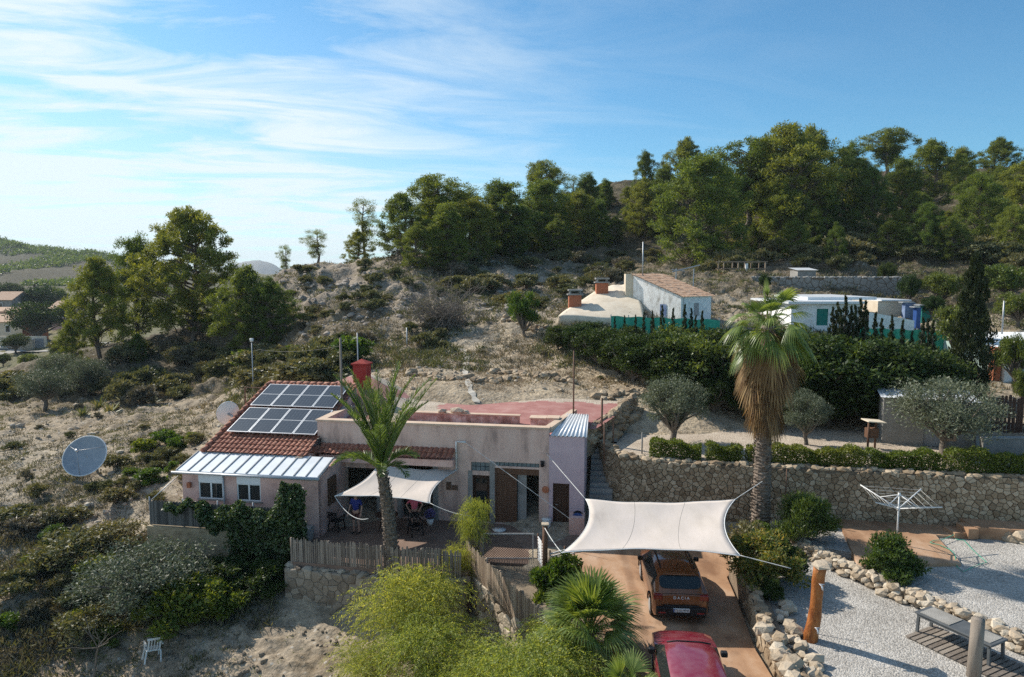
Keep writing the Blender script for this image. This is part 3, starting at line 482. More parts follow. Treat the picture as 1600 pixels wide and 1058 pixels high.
# ------------------------------------------------------------------ stone walls
def clip(poly, a, b, c):
    out = []
    for i in range(len(poly)):
        p, q = poly[i], poly[(i+1) % len(poly)]; dp, dq = a*p[0]+b*p[1]-c, a*q[0]+b*q[1]-c
        if dp <= 0: out.append(p)
        if (dp < 0) != (dq < 0) and abs(dp-dq) > 1e-12: f = dp/(dp-dq); out.append((p[0]+(q[0]-p[0])*f, p[1]+(q[1]-p[1])*f))
    return out
def stone_wall(name, path, z0, z1, cell, mats, thick=.45, aspect=1.45, cap=True, seed=1, prot=.07):
    """wall whose visible face (right-hand side of the path, towards the viewer) is fitted irregular stones"""
    rg = random.Random(seed); pts = [Vector((x, y, 0)) for x, y in path]; cum = [0]
    for a, c in zip(pts, pts[1:]): cum.append(cum[-1]+(c-a).length)
    Ln = cum[-1]; zf = lambda z, s: z if isinstance(z, (int, float)) else float(np.interp(s, cum, z))
    def at(s, h, out):
        k = 0
        while k < len(pts)-2 and s > cum[k+1]: k += 1
        d = (pts[k+1]-pts[k]).normalized(); p = pts[k]+d*(s-cum[k]); nrm = Vector((d.y, -d.x, 0)); p = p+nrm*out; return (p.x, p.y, h)
    mb = MB()
    for k in range(len(pts)-1):
        a0, a1 = cum[k], cum[k+1]; q = [at(a0+1e-4, zf(z0, a0), 0), at(a1-1e-4, zf(z0, a1), 0), at(a1-1e-4, zf(z1, a1), 0), at(a0+1e-4, zf(z1, a0), 0)]
        r = [at(a0+1e-4, zf(z0, a0), -thick), at(a1-1e-4, zf(z0, a1), -thick), at(a1-1e-4, zf(z1, a1), -thick), at(a0+1e-4, zf(z1, a0), -thick)]
        mb.add(q+r, [(0, 1, 2, 3), (3, 2, 6, 7), (7, 6, 5, 4), (0, 3, 7, 4), (1, 5, 6, 2)], 1)
    zlo = min(z0) if isinstance(z0, (list, tuple)) else z0; zhi = max(z1) if isinstance(z1, (list, tuple)) else z1
    cw, chh = cell*aspect, cell; nx, ny = int(Ln/cw)+1, int((zhi-zlo)/chh)+1; S = {}
    for i in range(-1, nx+1):
        for j in range(-1, ny+1): S[i, j] = ((i+.5+(.5 if j % 2 else 0)+rg.uniform(-.5, .5))*cw, zlo+(j+.5+rg.uniform(-.46, .46))*chh)
    S = {k_: v_ for k_, v_ in S.items() if rg.random() > .14}
    for (i, j), (sx_, sz) in S.items():
        if not (0 <= sx_ <= Ln): continue
        lo, hi = zf(z0, sx_), zf(z1, sx_)
        if sz < lo or sz > hi: continue
        poly = [(max(0, sx_-1.3*cw), max(lo, sz-1.5*chh)), (min(Ln, sx_+1.3*cw), max(lo, sz-1.5*chh)), (min(Ln, sx_+1.3*cw), min(hi+.04, sz+1.5*chh)), (max(0, sx_-1.3*cw), min(hi+.04, sz+1.5*chh))]
        for a in (-2, -1, 0, 1, 2):
            for c in (-2, -1, 0, 1, 2):
                o = S.get((i+a, j+c))
                if o is None or (a == 0 and c == 0) or len(poly) < 3: continue
                dx, dz = o[0]-sx_, o[1]-sz; poly = clip(poly, dx, dz, (o[0]**2-sx_**2+o[1]**2-sz**2)/2)
        if len(poly) < 3: continue
        m0 = (sum(p[0] for p in poly)/len(poly), sum(p[1] for p in poly)/len(poly)); pr_ = rg.uniform(.35, 1)*prot; n = len(poly)
        g1 = lambda p, f, e: at(m0[0]+(p[0]-m0[0])*f, m0[1]+(p[1]-m0[1])*f, e)
        tx, tz = rg.uniform(-.02, .02), rg.uniform(-.02, .02)
        vs = [g1(p, .94, -.01) for p in poly]+[g1(p, .88, pr_*.75) for p in poly]+[g1(p, .62, pr_+tx*(p[0]-m0[0])/cw+tz*(p[1]-m0[1])/chh) for p in poly]
        fs = [(k, (k+1) % n, n+(k+1) % n, n+k) for k in range(n)]+[(n+k, n+(k+1) % n, 2*n+(k+1) % n, 2*n+k) for k in range(n)]+[tuple(2*n+k for k in range(n))]
        mb.add(vs, fs, 0)
    if cap:
        s = .1
        while s < Ln:
            sz = rg.uniform(.25, .5); random.seed(int(s*1000)+seed); mb.rock(at(s, zf(z1, s)+.03, -rg.uniform(.05, thick-.1)), sz, 0, .5); s += sz*.62
    return mb.build(name, mats)
tag(stone_wall('stone_retaining_wall', WT, [-.05, -.05, -.05, -.05, -.05, .3, .5, .5, .6], [3.15, 3.1, 3.05, 3.03, 3.0, 3.0, 3.0, 3.0, 3.0], .15, [MT['stone'], MT['mortar']], thick=.5, aspect=1.75, seed=3, prot=.09), 'long tall tan dry stone retaining wall below the clipped hedge', 'stone wall')
# the rendered rubble wall under the picket fence, above the ploughed field
RW = [(-8.9, 25.75), (-5.0, 24.95), (-1.75, 24.45)]
tag(stone_wall('plastered_rubble_wall', RW, -2.2, [-.22, -.25, -.22], .24, [M('rendered_rubble', [(.13, .10, .075), (.26, .215, .165), (.37, .32, .255)], scale=2, bump=.6, bscale=9, island=.35), M('render_mortar', [(.22, .185, .145), (.34, .295, .24)], scale=3, bump=.4)], thick=.5, seed=5, prot=.06), 'grey brown rubble wall under the picket fence above the ploughed field', 'stone wall')
DW = [(-1.75, 25.5), (-.3, 22.95), (.75, 20.95), (2.0, 18.4)]
tag(stone_wall('pale_rubble_wall', DW, -2.3, [-.22, -.3, -.4, -.8], .3, [MT['stone_pale'], MT['mortar']], thick=.5, seed=6, cap=False), 'pale rubble wall below the slanting picket fence beside the yellow-green shrubs', 'stone wall')
# wall along the right edge of the drive
tag(stone_wall('driveway_wall', [(8.35, 25.1), (7.95, 22.6), (7.42, 19.5), (7.3, 16), (7.3, 12)], 0, [.55, .85, .8, .75, .7], .26, [MT['stone'], MT['mortar']], thick=.4, seed=8), 'rough stone edging wall along the right side of the orange driveway', 'stone wall')
def rubble(name, path, w, h, size, mats, label, step=.16, seed=0, zf=None, cat='stone border'):
    random.seed(seed); mb = MB(); pts = [Vector(p) for p in path]
    for a, c in zip(pts, pts[1:]):
        L_ = (c-a).length; n = max(1, int(L_/step)); d = (c-a).normalized(); nr = Vector((d.y, -d.x, 0))
        for i in range(n):
            for lay in range(max(1, int(h/(size*.55)))):
                off = random.uniform(-w/2, w/2)*(1-.25*lay); p = a+d*(i+random.random())*step+nr*off; s = size*random.uniform(.6, 1.6)
                z = a.z+(c.z-a.z)*(i/n) if zf is None else float(TH(p.x, p.y)[0])
                mb.rock((p.x, p.y, z+lay*size*.5+s*.12), s)
    return tag(mb.build(name, mats), label, cat)
rubble('stone_border', [(10.9, 26.6, .66), (11.2, 25.6, .62), (12.1, 23.7, .56), (12.65, 22.3, .56), (13.95, 20.2, .56), (15.2, 17.8, .56), (18, 14.5, .56)], .75, .42, .25, MT['stone_pale'], 'low rubble stone border between the two gravel yards', .07, 4)
rubble('stone_border', [(8.9, 21.3, .60), (8.4, 20.0, .60), (8.2, 18.6, .60), (8.1, 16.4, .60), (8.1, 14, .6)], .35, .2, .30, MT['stone_pale'], 'row of big pale stones edging the gravel beside the driveway', .17, 5)
rubble('stone_border', [(7.5, 19.3, .78), (7.4, 17, .75), (7.35, 14, .72)], .35, .3, .34, MT['stone_pale'], 'pale yellowish boulders on top of the driveway wall in the lower right corner', .16, 15)
rubble('stone_border', [(4.6, 33.0, 3.1), (5.2, 34.2, 3.15), (6.0, 35.6, 3.3), (7.0, 37.0, 3.6)], .6, .55, .36, MT['stone'], 'curving rubble stone edge at the head of the outdoor stair', .13, 6)
rubble('stone_border', [tuple(HW(12.55, 2.6, 3.2)), tuple(HW(13.1, 4.6, 3.3)), tuple(HW(13.9, 6.6, 3.6)), tuple(HW(14.7, 8.2, 4.0))], .5, .9, .36, MT['stone'], 'dry stone edge holding up the pink painted roof', .12, 7)
rubble('stone_border', [(9.4, 24.1, .63), (10.3, 24.9, .63), (11.2, 25.7, .63)], .5, .4, .3, MT['stone_pale'], 'short stone edge below the oleander by the palm', .14, 9)
rubble('stone_border', [(21.5, 25.3, .8), (20.6, 25.9, .8), (19.4, 26.0, .8)], .6, .5, .42, MT['stone_pale'], 'small heap of pale stones beside the orange steps at the right edge', .16, 10)
for uv, lab in ([(u, v) for u, v in [(640, 583), (690, 590), (760, 597), (800, 592)]], 'dark broken terrace stones across the slope behind the house'), ([(u, v) for u, v in [(770, 582), (800, 586), (860, 592), (900, 597)]], 'low dark stone ledge at the middle of the tan slope'), ([(u, v) for u, v in [(790, 502), (830, 512), (880, 530), (960, 562), (1010, 598)]], 'dry stone edge running down beside the dark hedge'), ([(930, 622), (970, 618), (1000, 612)], 'rough stone heap beside the pink roof corner'):
    rubble('stone_border', [tuple(T(u, v)) for u, v in uv], 1.0, .3, .42, MT['stone'], lab, .12, 11, zf=1)

# ------------------------------------------------------------------ the pink cave house
HS = thing('house', 'long low pink plastered house with red tiled end and flat roofs, built into the slope', 'house', HO, HA)
mb = MB()
HOL = [(1.35, 2.85, .02, 2.28), (4.05, 5.55, .02, 2.62), (7.4, 8.2, .02, 2.2), (7.35, 8.2, 2.40, 2.80), (8.43, 10.44, .02, 2.58), (8.46, 10.46, 2.67, 2.85)]
wall_holes(mb, 0, 10.88, -.3, 4.42, HOL, 0, .3)
mb.box((0, .3, 3.6), (.28, 4.6, 4.42)); mb.box((0, .3, -.3), (.25, 4.6, 3.6)); mb.box((.25, 4.3, -.3), (12.4, 4.6, 3.85))
mb.build('front_wall', MT['plaster_front'], HS)
mb = MB(); wall_holes(mb, 10.883, 12.44, -.3, 4.12, [(11.06, 11.79, .02, 2.0)], .0, .3); mb.box((12.14, .3, -.3), (12.44, 2.6, 4.02)); mb.build('lilac_wall', MT['lilac'], HS)
mb = MB(); mb.box((-.06, -.06, 4.423), (10.9, .36, 4.50)); mb.box((-.06, .363, 4.423), (.34, 3.3, 4.50))
mb.add([(10.6, .3, 4.2), (10.95, .3, 4.2), (11.75, 5.3, 4.05), (11.45, 5.3, 4.05), (10.6, .3, 4.45), (10.95, .3, 4.45), (11.75, 5.3, 4.30), (11.45, 5.3, 4.30)], [(3, 2, 1, 0), (4, 5, 6, 7), (0, 1, 5, 4), (1, 2, 6, 5), (2, 3, 7, 6), (3, 0, 4, 7)]); mb.build('coping', MT['coping'], HS)
mb = MB(); mb.box((.25, .3, 3.8), (11.3, 4.3, 3.97)); mb.build('flat_roof', MT['redfloor'], HS)
mb = MB(); mb.box((3.2, 2.55, 3.97), (9.15, 2.78, 4.42)); mb.box((9.75, 2.2, 3.97), (11.1, 2.75, 4.40)); mb.build('roof_wall', MT['peeling'], HS)
mb = MB(); mb.box((3.1, 2.5, 4.42), (9.2, 2.83, 4.47)); mb.box((9.7, 2.15, 4.40), (10.5, 2.8, 4.46)); mb.box((10.52, 2.15, 4.40), (11.12, 2.8, 4.48)); mb.build('roof_wall_coping', MT['coping'], HS)
for c_, s_ in (((5.3, 2.6, 4.54), .4), ((6.1, 2.66, 4.56), .55), ((6.5, 2.66, 4.53), .3)): mb = MB(); mb.rock(c_, s_); mb.build('loose_stone', MT['stone_pale'], HS)
# pink painted roof over the rooms in the hill
nx, ny = 70, 34; XS = np.linspace(-1.6, 14.5, nx); A = []
for j in range(ny):
    f = j/(ny-1); y = 2.4+f*6.1; row = []
    for x in XS:
        xr = 12.35+(14.5-12.35)*max(0, (y-1.55)/6.7)**.8; xx = -1.6+(x+1.6)/16.1*(xr+1.6)
        z = 3.99+.12*f+1.32*float(sstep(2.8, -1.0, xx))*float(sstep(2.6, 5.6, y))+.05*math.sin(xx*.8)+.16*f*f*float(sstep(6, 13, xx))
        row.append((xx, y, z))
    A.append(row)
A = np.array(A); V, F = grid_mesh(A[..., 0], A[..., 1], A[..., 2]); hr_ = link('hill_roof', npmesh('hill_roof', V, F, MT['pinkroof'], True), HS); hr_.data.materials.append(MT['gravel_tan'])
cxs = V[F].mean(1); wob = .5*np.sin(cxs[:, 1]*2.3)+.4*np.sin(cxs[:, 0]*3.1); hr_.data.polygons.foreach_set('material_index', ((cxs[:, 0]+wob > 1.6) & (cxs[:, 0]+wob < 5.6-.25*(cxs[:, 1]-2.4)) | (cxs[:, 1]+wob*.5 > 7.6)).astype(np.int32))
mb = MB(); mb.add([(12.4, 2.2, 2.6), (14.5, 8.4, 2.6), (14.5, 8.4, 4.25), (12.4, 2.2, 3.98)], [(0, 1, 2, 3)]); mb.add([(12.1, 2.2, 2.6), (14.2, 8.4, 2.6), (14.2, 8.4, 4.2), (12.1, 2.2, 3.95)], [(0, 1, 2, 3)]); mb.build('earth_wall', MT['stone'], HS)
# corrugated sheet over the lilac room
V = []; n = 46
for j in range(2):
    for i in range(n):
        f = i/(n-1); xl, xr, y, z = ((10.92, 12.55, -.10, 4.17), (11.35, 12.42, 3.9, 4.36))[j]; V.append((xl+(xr-xl)*f, y, z+.028*math.sin(f*math.pi*18)))
link('corrugated_sheet', npmesh('sheet', V, [(i, i+1, n+i+1, n+i) for i in range(n-1)], MT['metalroof'], True), HS).modifiers.new('s', 'SOLIDIFY').thickness = .012
# tiled surfaces
def tiles(x0, x1, pa, pb, mat, name, parent, per=.235, stp=.36):
    """barrel tiles: pa=(y,z) eave, pb=(y,z) top"""
    Ln = math.hypot(pb[0]-pa[0], pb[1]-pa[1]); nr = max(1, round(Ln/stp)); nc = int((x1-x0)/per*8)+1
    xs = np.linspace(x0, x1, nc); prof = np.abs(np.cos(np.pi*(xs-x0)/per))**.7*.075
    ny_, nz_ = -(pb[1]-pa[1])/Ln, (pb[0]-pa[0])/Ln; rows = []; rg = np.random.default_rng(3)
    jit = rg.uniform(-.012, .012, (nr, nc//8+2))
    for k in range(nr):
        for e, lift in ((0, .045), (1, .0)):
            f = (k+e*1.02)/nr; l = prof+lift+jit[k][(np.arange(nc)//8)]
            rows.append(np.stack([xs, np.full(nc, pa[0]+(pb[0]-pa[0])*f)+ny_*l, np.full(nc, pa[1]+(pb[1]-pa[1])*f)+nz_*l], -1))
    A = np.array(rows); V, F = grid_mesh(A[..., 0], A[..., 1], A[..., 2]); return link(name, npmesh(name, V, F, mat), parent)
tr = tiles(-4.86, .12, (-1.5, 3.09), (4.72, 5.32), MT['tile'], 'tiled_roof', HS)
mb = MB(); mb.add([(-4.8, -1.4, 3.02), (.06, -1.4, 3.02), (.06, 4.7, 5.22), (-4.8, 4.7, 5.22), (-4.8, -1.4, -.3), (.06, -1.4, -.3), (.06, 4.7, -.3), (-4.8, 4.7, -.3)], [(0, 1, 2, 3), (0, 3, 7, 4), (1, 5, 6, 2), (3, 2, 6, 7), (0, 4, 5, 1)]); mb.build('gable_wall', MT['plaster'], HS)
mb = MB()
for i in range(16): f = i/16; y = -1.5+6.2*f; z = 3.13+2.23*f; mb.tube([(-4.9, y, z+.05), (-4.9, y+.40, z+.16)], [.13, .10], 8)
mb.build('verge_tile', MT['tile'], tr, True)
mb = MB()
for i in range(13): x = -4.9+i*.39; mb.tube([(x, 4.75, 5.34), (x+.41, 4.75, 5.36)], [.14, .12], 8)
mb.build('ridge_tile', MT['tile'], tr, True)
mb = MB(); mb.tube([(.25, -.10, 3.30), (-.05, -.75, 3.16), (-.12, -1.5, 3.10)], [.15, .14, .15], 8); mb.build('hip_tile', MT['tile'], tr, True)
mb = MB(); mb.box((-.32, -1.62, 2.95), (.0, -1.4, 3.12)); mb.build('hip_end', MT['coping'], HS)
mb = MB(); mb.tube([(.22, -.30, 3.2), (.22, -.30, 3.62)], .075, 10); mb.tube([(.22, -.30, 3.6), (.22, -.30, 3.68)], .10, 10); mb.build('vent_pipe', MT['black'], HS, True)
tiles(.12, 6.64, (-.66, 3.03), (-.02, 3.36), MT['tile'], 'canopy_tile', HS)
mb = MB(); mb.box((.3, -.52, 2.66), (6.62, -.003, 2.97)); mb.build('canopy_beam', MT['plaster'], HS)
# annex in front of the tiled roof
mb = MB(); wall_holes(mb, -5.0, 1.35, -.6, 2.52, [(-4.23, -3.07, 1.44, 2.50), (-2.41, -1.30, 1.44, 2.50)], -2.9, -2.65)
mb.box((-5.0, -2.65, -.6), (-4.75, -1.41, 2.6)); wall = mb
mb.add([(1.35, -2.9, -.6), (1.35, -.003, -.6), (1.35, -.003, 3.0), (1.35, -2.9, 2.58), (1.1, -2.9, -.6), (1.1, -.003, -.6), (1.1, -.003, 3.0), (1.1, -2.9, 2.58)], [(0, 1, 2, 3), (7, 6, 5, 4), (3, 2, 6, 7)]); mb.build('annex_wall', MT['plaster'], HS)
sh = []
for j, (y, z) in enumerate(((-3.05, 2.70), (-1.42, 3.12))): sh.append((y, z))
mb = MB(); mb.add([(-5.2, sh[0][0], sh[0][1]), (1.45, sh[0][0], sh[0][1]), (1.45, sh[1][0], sh[1][1]), (-5.2, sh[1][0], sh[1][1]), (-5.2, sh[0][0], sh[0][1]-.05), (1.45, sh[0][0], sh[0][1]-.05), (1.45, sh[1][0], sh[1][1]-.05), (-5.2, sh[1][0], sh[1][1]-.05)], [(0, 1, 2, 3), (7, 6, 5, 4), (0, 4, 5, 1), (1, 5, 6, 2), (3, 7, 4, 0)])
ro = mb.build('annex_roof', MT['metalroof'], HS)
mb = MB()
for i in range(13): x = -5.17+i*(6.59/12); mb.bar((x, sh[0][0], sh[0][1]+.022), (x, sh[1][0], sh[1][1]+.022), .045, .035)
mb.build('roof_seam', MT['metalseam'], ro)
mb = MB(); mb.tube([(-5.35, -3.12, 2.62), (1.5, -3.12, 2.62)], .055, 8); mb.tube([(-3.0, -2.96, 2.6), (-3.0, -2.96, -.3)], .035, 8); mb.build('gutter', MT['galv'], ro, True)
def window(parent, x0, x1, z0, z1, y, shutter=True, n=2, fmat='white'):
    f = MB(); w = .05; zs = z1-.30 if shutter else z1
    for a in ((x0, z0, x1, z0+w), (x0, zs-w, x1, zs), (x0, z0+w, x0+w, zs-w), (x1-w, z0+w, x1, zs-w)): f.box((a[0], y-.04, a[1]), (a[2], y+.03, a[3]))
    for k in range(1, n): xm = x0+(x1-x0)*k/n; f.box((xm-w*.7, y-.035, z0+w), (xm+w*.7, y+.025, zs-w))
    fr = f.build('window', MT[fmat], parent)
    g_ = MB(); g_.box((x0+w, y-.005, z0+w), (x1-w, y+.005, zs-w)); g_.build('pane', MT['glass'], fr)
    if shutter: s = MB(); s.box((x0, y-.06, zs+.003), (x1, y+.06, z1)); s.build('shutter_box', MT['metalroof'], fr)
    s = MB(); s.box((x0-.06, y-.12, z0-.05), (x1+.06, y+.05, z0-.002)); s.build('window_sill', MT['concrete'], fr)
    return fr
window(HS, -4.23, -3.07, 1.44, 2.50, -2.84); window(HS, -2.41, -1.30, 1.44, 2.50, -2.84)
mb = MB(); mb.box((1.352, -2.0, 1.1), (1.40, -1.2, 2.3)); b_ = mb.build('window', MT['wood_dark'], HS)
mb = MB()
for i in range(6): mb.box((1.40, -1.95+i*.14, 1.1), (1.43, -1.92+i*.14, 2.3))
for i in range(4): mb.box((1.403, -2.0, 1.15+i*.35), (1.435, -1.2, 1.18+i*.35))
mb.build('window_grille', MT['rust'], b_)
mb = MB(); mb.tube([(-4.62, -2.92, 2.02), (-4.62, -3.0, 2.05)], .02); mb.box((-4.70, -3.06, 1.93), (-4.54, -2.94, 2.16)); mb.build('wall_lantern', MT['brick'], HS)
# doors and windows of the front
d = MB(); d.box((7.44, .18, .02), (8.16, .22, 2.16)); d.box((7.4, .08, 0), (7.46, .24, 2.2)); d.box((8.14, .08, 0), (8.2, .24, 2.2)); dd = d.build('door', MT['wood_dark'], HS)
d = MB(); d.box((7.55, .165, .9), (8.05, .178, 2.0)); d.build('pane', MT['glass'], dd)
for h in HOL[3], HOL[5]:
    d = MB()
    n = max(3, round((h[1]-h[0])/.2)); q = 2 if h[3]-h[2] > .3 else 1
    for i in range(n):
        for j in range(q): w = (h[1]-h[0])/n; hh = (h[3]-h[2])/q; d.box((h[0]+i*w+.012, .05, h[2]+j*hh+.012), (h[0]+(i+1)*w-.012, .2, h[2]+(j+1)*hh-.012))
    d.build('glass_brick_window', MT['glassblock'], HS)
d = MB(); d.box((8.43, .1, 2.28), (10.44, .22, 2.58)); d.build('shutter_box', MT['wood_mid'], HS)
d = MB()
for i in range(26): z = .06+i*.085; d.box((8.48, .10, z), (9.38, .135, z+.07))
for x in (8.43, 8.9, 9.36): d.box((x, .085, .03), (x+.06, .15, 2.27))
d.build('shutter_door', MT['wood_mid'], HS)
d = MB(); d.box((9.45, .2, .03), (9.85, .24, 2.27)); d.build('curtain', MT['concrete'], HS)
d = MB()
for i in range(6): d.box((11.08+i*.118, .14, .03), (11.08+i*.118+.108, .19, 1.97))
d.box((11.06, .10, .02), (11.12, .2, 2.0)); d.box((11.73, .10, .02), (11.79, .2, 2.0)); dd = d.build('door', MT['wood_dark'], HS)
d = MB(); d.tube([(11.18, .10, 1.0), (11.18, .13, 1.0), (11.28, .09, 1.0)], .015, 6); d.build('handle', MT['galv'], dd)
d = MB(); 
for a_, b_, z_ in ((8.203, 8.427, 2.86), (7.2, 7.397, 2.4), (1.1, 1.347, 2.5), (2.853, 3.1, 2.5), (3.85, 4.047, 2.64), (5.553, 5.8, 2.64)): d = MB(); d.box((a_, -.03, -.1), (b_, .0, z_)); d.build('stone_jamb', MT['concrete'], HS)
d = MB(); d.tube([(7.12, -.1, 3.72), (6.68, -.08, 3.72), (6.68, -.08, 2.45)], .045, 8); d.build('downpipe', MT['white'], HS, True)
d = MB(); d.box((10.52, -.12, 2.78), (10.68, -.002, 3.0)); d.tube([(10.6, -.12, 2.86), (10.6, -.2, 2.8)], [.05, .08], 8); d.build('wall_lamp', MT['black'], HS)
d = MB(); d.box((6.2, -.05, 1.46), (6.42, -.005, 1.82)); d.box((6.46, -.05, 1.46), (6.72, -.005, 1.68)); d.build('wall_plaque', MT['rust'], HS)
d = MB(); d.tube([(10.74, -.005, 1.69), (10.74, -.06, 1.69)], [.17, .14], 14); d.tube([(10.74, -.06, 1.69), (10.74, -.09, 1.69)], [.07, .05], 10); d.build('wall_ornament', MT['terracotta'], HS)
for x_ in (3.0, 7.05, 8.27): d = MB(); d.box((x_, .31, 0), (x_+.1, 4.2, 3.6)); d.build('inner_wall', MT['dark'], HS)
# chimney on the roof in the hill
c = P(566, 600, 37.0); cl = Matrix.Rotation(-HA, 4, 'Z') @ (Vector([float(x) for x in c])-Vector([float(x) for x in HO])); cxx, cyy = cl.x, cl.y
d = MB(); d.box((cxx-.38, cyy-.34, 4.2), (cxx+.38, cyy+.34, 6.35)); ch = d.build('chimney', MT['redpaint'], HS)
d = MB(); d.box((cxx-.46, cyy-.42, 6.353), (cxx+.46, cyy+.42, 6.44)); d.add([(cxx-.42, cyy-.38, 6.443), (cxx+.42, cyy-.38, 6.443), (cxx+.42, cyy+.38, 6.443), (cxx-.42, cyy+.38, 6.443), (cxx, cyy, 6.66)], [(0, 1, 4), (1, 2, 4), (2, 3, 4), (3, 0, 4)]); d.build('chimney_cap', MT['redpaint'], ch)

# ------------------------------------------------------------------ solar panels: two rows of four on the tiles
def pv_mat():
    m, t, b = newmat('solar_cells'); L = t.links; tcn = nn(t, 'ShaderNodeTexCoord'); sp = nn(t, 'ShaderNodeSeparateXYZ'); L.new(tcn.outputs['Object'], sp.inputs[0])
    f = None
    for ax, per, w in ((0, .17, .035), (1, .17, .025)):
        fr = vmath(t, 'FRACT', vmath(t, 'DIVIDE', vmath(t, 'ADD', sp.outputs[ax], 10.0), per)); k = vmath(t, 'LESS_THAN', fr, w/per*.22); f = k if f is None else vmath(t, 'MAXIMUM', f, k)
    x = nn(t, 'ShaderNodeMix', data_type='RGBA'); L.new(f, x.inputs[0]); x.inputs[6].default_value = (.022, .028, .042, 1); x.inputs[7].default_value = (.14, .15, .17, 1); L.new(x.outputs[2], b.inputs['Base Color'])
    b.inputs['Roughness'].default_value = .22; b.inputs['Specular IOR Level'].default_value = .55; return m
PV = pv_mat(); sa = math.atan(.36)
def solar_panel(w=1.09, l=2.2):
    r = thing('solar_panel', '', 'solar panel')
    f = MB(); e = .035
    for a in ((0, 0, w, e), (0, l-e, w, l), (0, e, e, l-e), (w-e, e, w, l-e)): f.box((a[0], a[1], -.02), (a[2], a[3], .02))
    f.box((e, l*.52-.012, -.01), (w-e, l*.52+.012, .017)); f.build('panel_frame', MT['alu'], r)
    g_ = MB(); g_.box((e, e, -.012), (w-e, l-e, .012)); g_.build('panel_cells', PV, r)
    k = MB(); k.box((.15, .05, -.10), (.19, l-.05, -.022)); k.box((w-.19, .05, -.10), (w-.15, l-.05, -.022)); k.box((w/2-.02, .1, -.26), (w/2+.02, .14, -.1)); k.build('panel_rail', MT['galv'], r)
    return r
sp0 = solar_panel(); spt = treeof(sp0); ords = ['leftmost', 'second from the left', 'third from the left', 'rightmost']
for row, (y, nm) in enumerate(((-.22, 'lower'), (2.06, 'upper'))):
    for i in range(4):
        o = sp0 if row == i == 0 else dup(sp0, (0, 0, 0), tree=spt)
        o['label'] = f'dark solar panel on the red tiles, {ords[i]} of the {nm} row'; o['group'] = 'solar panels on the tiled roof'
        w = HW(-4.5+i*1.12-.09*row+.02, y, 3.1+.36*(y+1.45)+.27); o.location = [float(q) for q in w]; o.rotation_euler = Matrix.Rotation(HA, 3, 'Z').__matmul__(Matrix.Rotation(sa, 3, 'X')).to_euler()

# ------------------------------------------------------------------ stair between house and stone wall
mb = MB(); nst = 16
for i in range(nst):
    a = HW(12.6, -.2+i*.27); b2 = HW(12.6, -.2+(i+1)*.27+.02); wd = .95+.02*i
    p = [(a[0]+.02, a[1]), (a[0]+wd, a[1]-.1), (b2[0]+wd, b2[1]-.1), (b2[0]+.02, b2[1])]; mb.prism(p, -.1, .2*(i+1)-.02*(i % 2))
tag(mb.build('outdoor_stair', MT['concrete']), 'steep grey concrete outdoor stair climbing between the lilac wall and the stone wall', 'stair')
mb = MB(); A = [(9.3, 27.2, .0), (9.75, 27.15, .0), (10.2, 27.1, .0)]
for i in range(4): mb.box((8.5+i*.42, 26.55+.06*i, -.05), (9.9+i*.12, 27.75+.05*i, .2+.2*i))
tag(mb.build('garden_steps', MT['orange_slab']), 'orange concrete garden steps beside the tall shaggy palm', 'steps')
mb = MB()
for i in range(2): mb.box((17.5+i*.45, 26.15-.12*i, .85), (18.35, 26.85-.08*i, 1.06+.2*i))
tag(mb.build('garden_steps', MT['orange_slab']), 'two orange steps up to the raised patio at the right edge', 'steps')

# ------------------------------------------------------------------ trees and shrubs: one of each kind, then copies
def limb_mesh(name, parts, mat, parent=None, seg=6):
    mb = MB()
    for pts, rad in parts: mb.tube(pts, rad, seg, caps=False, jit=.12)
    return mb.build(name, mat, parent, True)
def bent(p, q, rng, n=4, j=.06):
    p, q = np.array(p, float), np.array(q, float); L_ = np.linalg.norm(q-p); out = [p+(q-p)*i/n+(rng.normal(size=3)*j*L_*(0 < i < n)) for i in range(n+1)]; return out
def pine_proto(seed, H=10, Wd=7, base=.25, ntip=64, per=95, leaf=(.34, .075), top=.9, umb=0, mat='pine', nlean=.6, sparse=1.0, cr=.085):
    rng = np.random.default_rng(seed); r = thing('pine_tree', '', 'pine tree')
    tp = [np.array([0, 0, -.6])]; ph = rng.uniform(0, 6.28)
    for i in range(1, 8): f = i/7; tp.append(np.array([math.cos(ph)*nlean*math.sin(f*2.4), math.sin(ph)*nlean*math.sin(f*2.4), H*.93*f])+rng.normal(size=3)*[.1, .1, 0])
    parts = [(tp, [H*.024*(1-.85*i/7)+.02 for i in range(8)])]; clumps = []
    for k in range(ntip):
        f = base+(1-base)*((k+rng.random())/ntip)**.85
        prof = math.sin(math.pi*min(1, ((f-base)/(1-base))*.80+.2))**.75 if not umb else (.25+.75*sstep(.35, .75, (f-base)/(1-base)))*(1-.5*sstep(.85, 1, (f-base)/(1-base)))
        a = k*2.4+rng.uniform(-.5, .5); rr = Wd/2*prof*rng.uniform(.45, 1.0)*(.8+.25*math.sin(a*2+ph)); z = H*f*.97+rng.normal()*.25
        tip = np.array([math.cos(a)*rr, math.sin(a)*rr, z]); tz = max(H*base*.7, z-rr*.45); i = min(6, int(tz/(H*.93)*7)); g_ = tz/(H*.93)*7-i; st = tp[i]*(1-g_)+tp[i+1]*g_
        parts.append((bent(st, tip, rng, 3, .07), [H*.009*(1-f*.5), H*.006, H*.004, .012]))
        for c in range(rng.integers(2, 5)):
            q = tip+rng.normal(size=3)*H*[.045, .045, .03]; s = H*cr*rng.uniform(.6, 1.2)*sparse; clumps.append((*q, s, s, s*.70))
    limb_mesh('trunk', parts, MT['bark_pine'], r)
    V, F = clump_leaves(clumps, per, leaf[0], leaf[1], rng, .5, .35, .7); link('crown', npmesh('crown', V, F, LF[mat]), r)
    return r, H
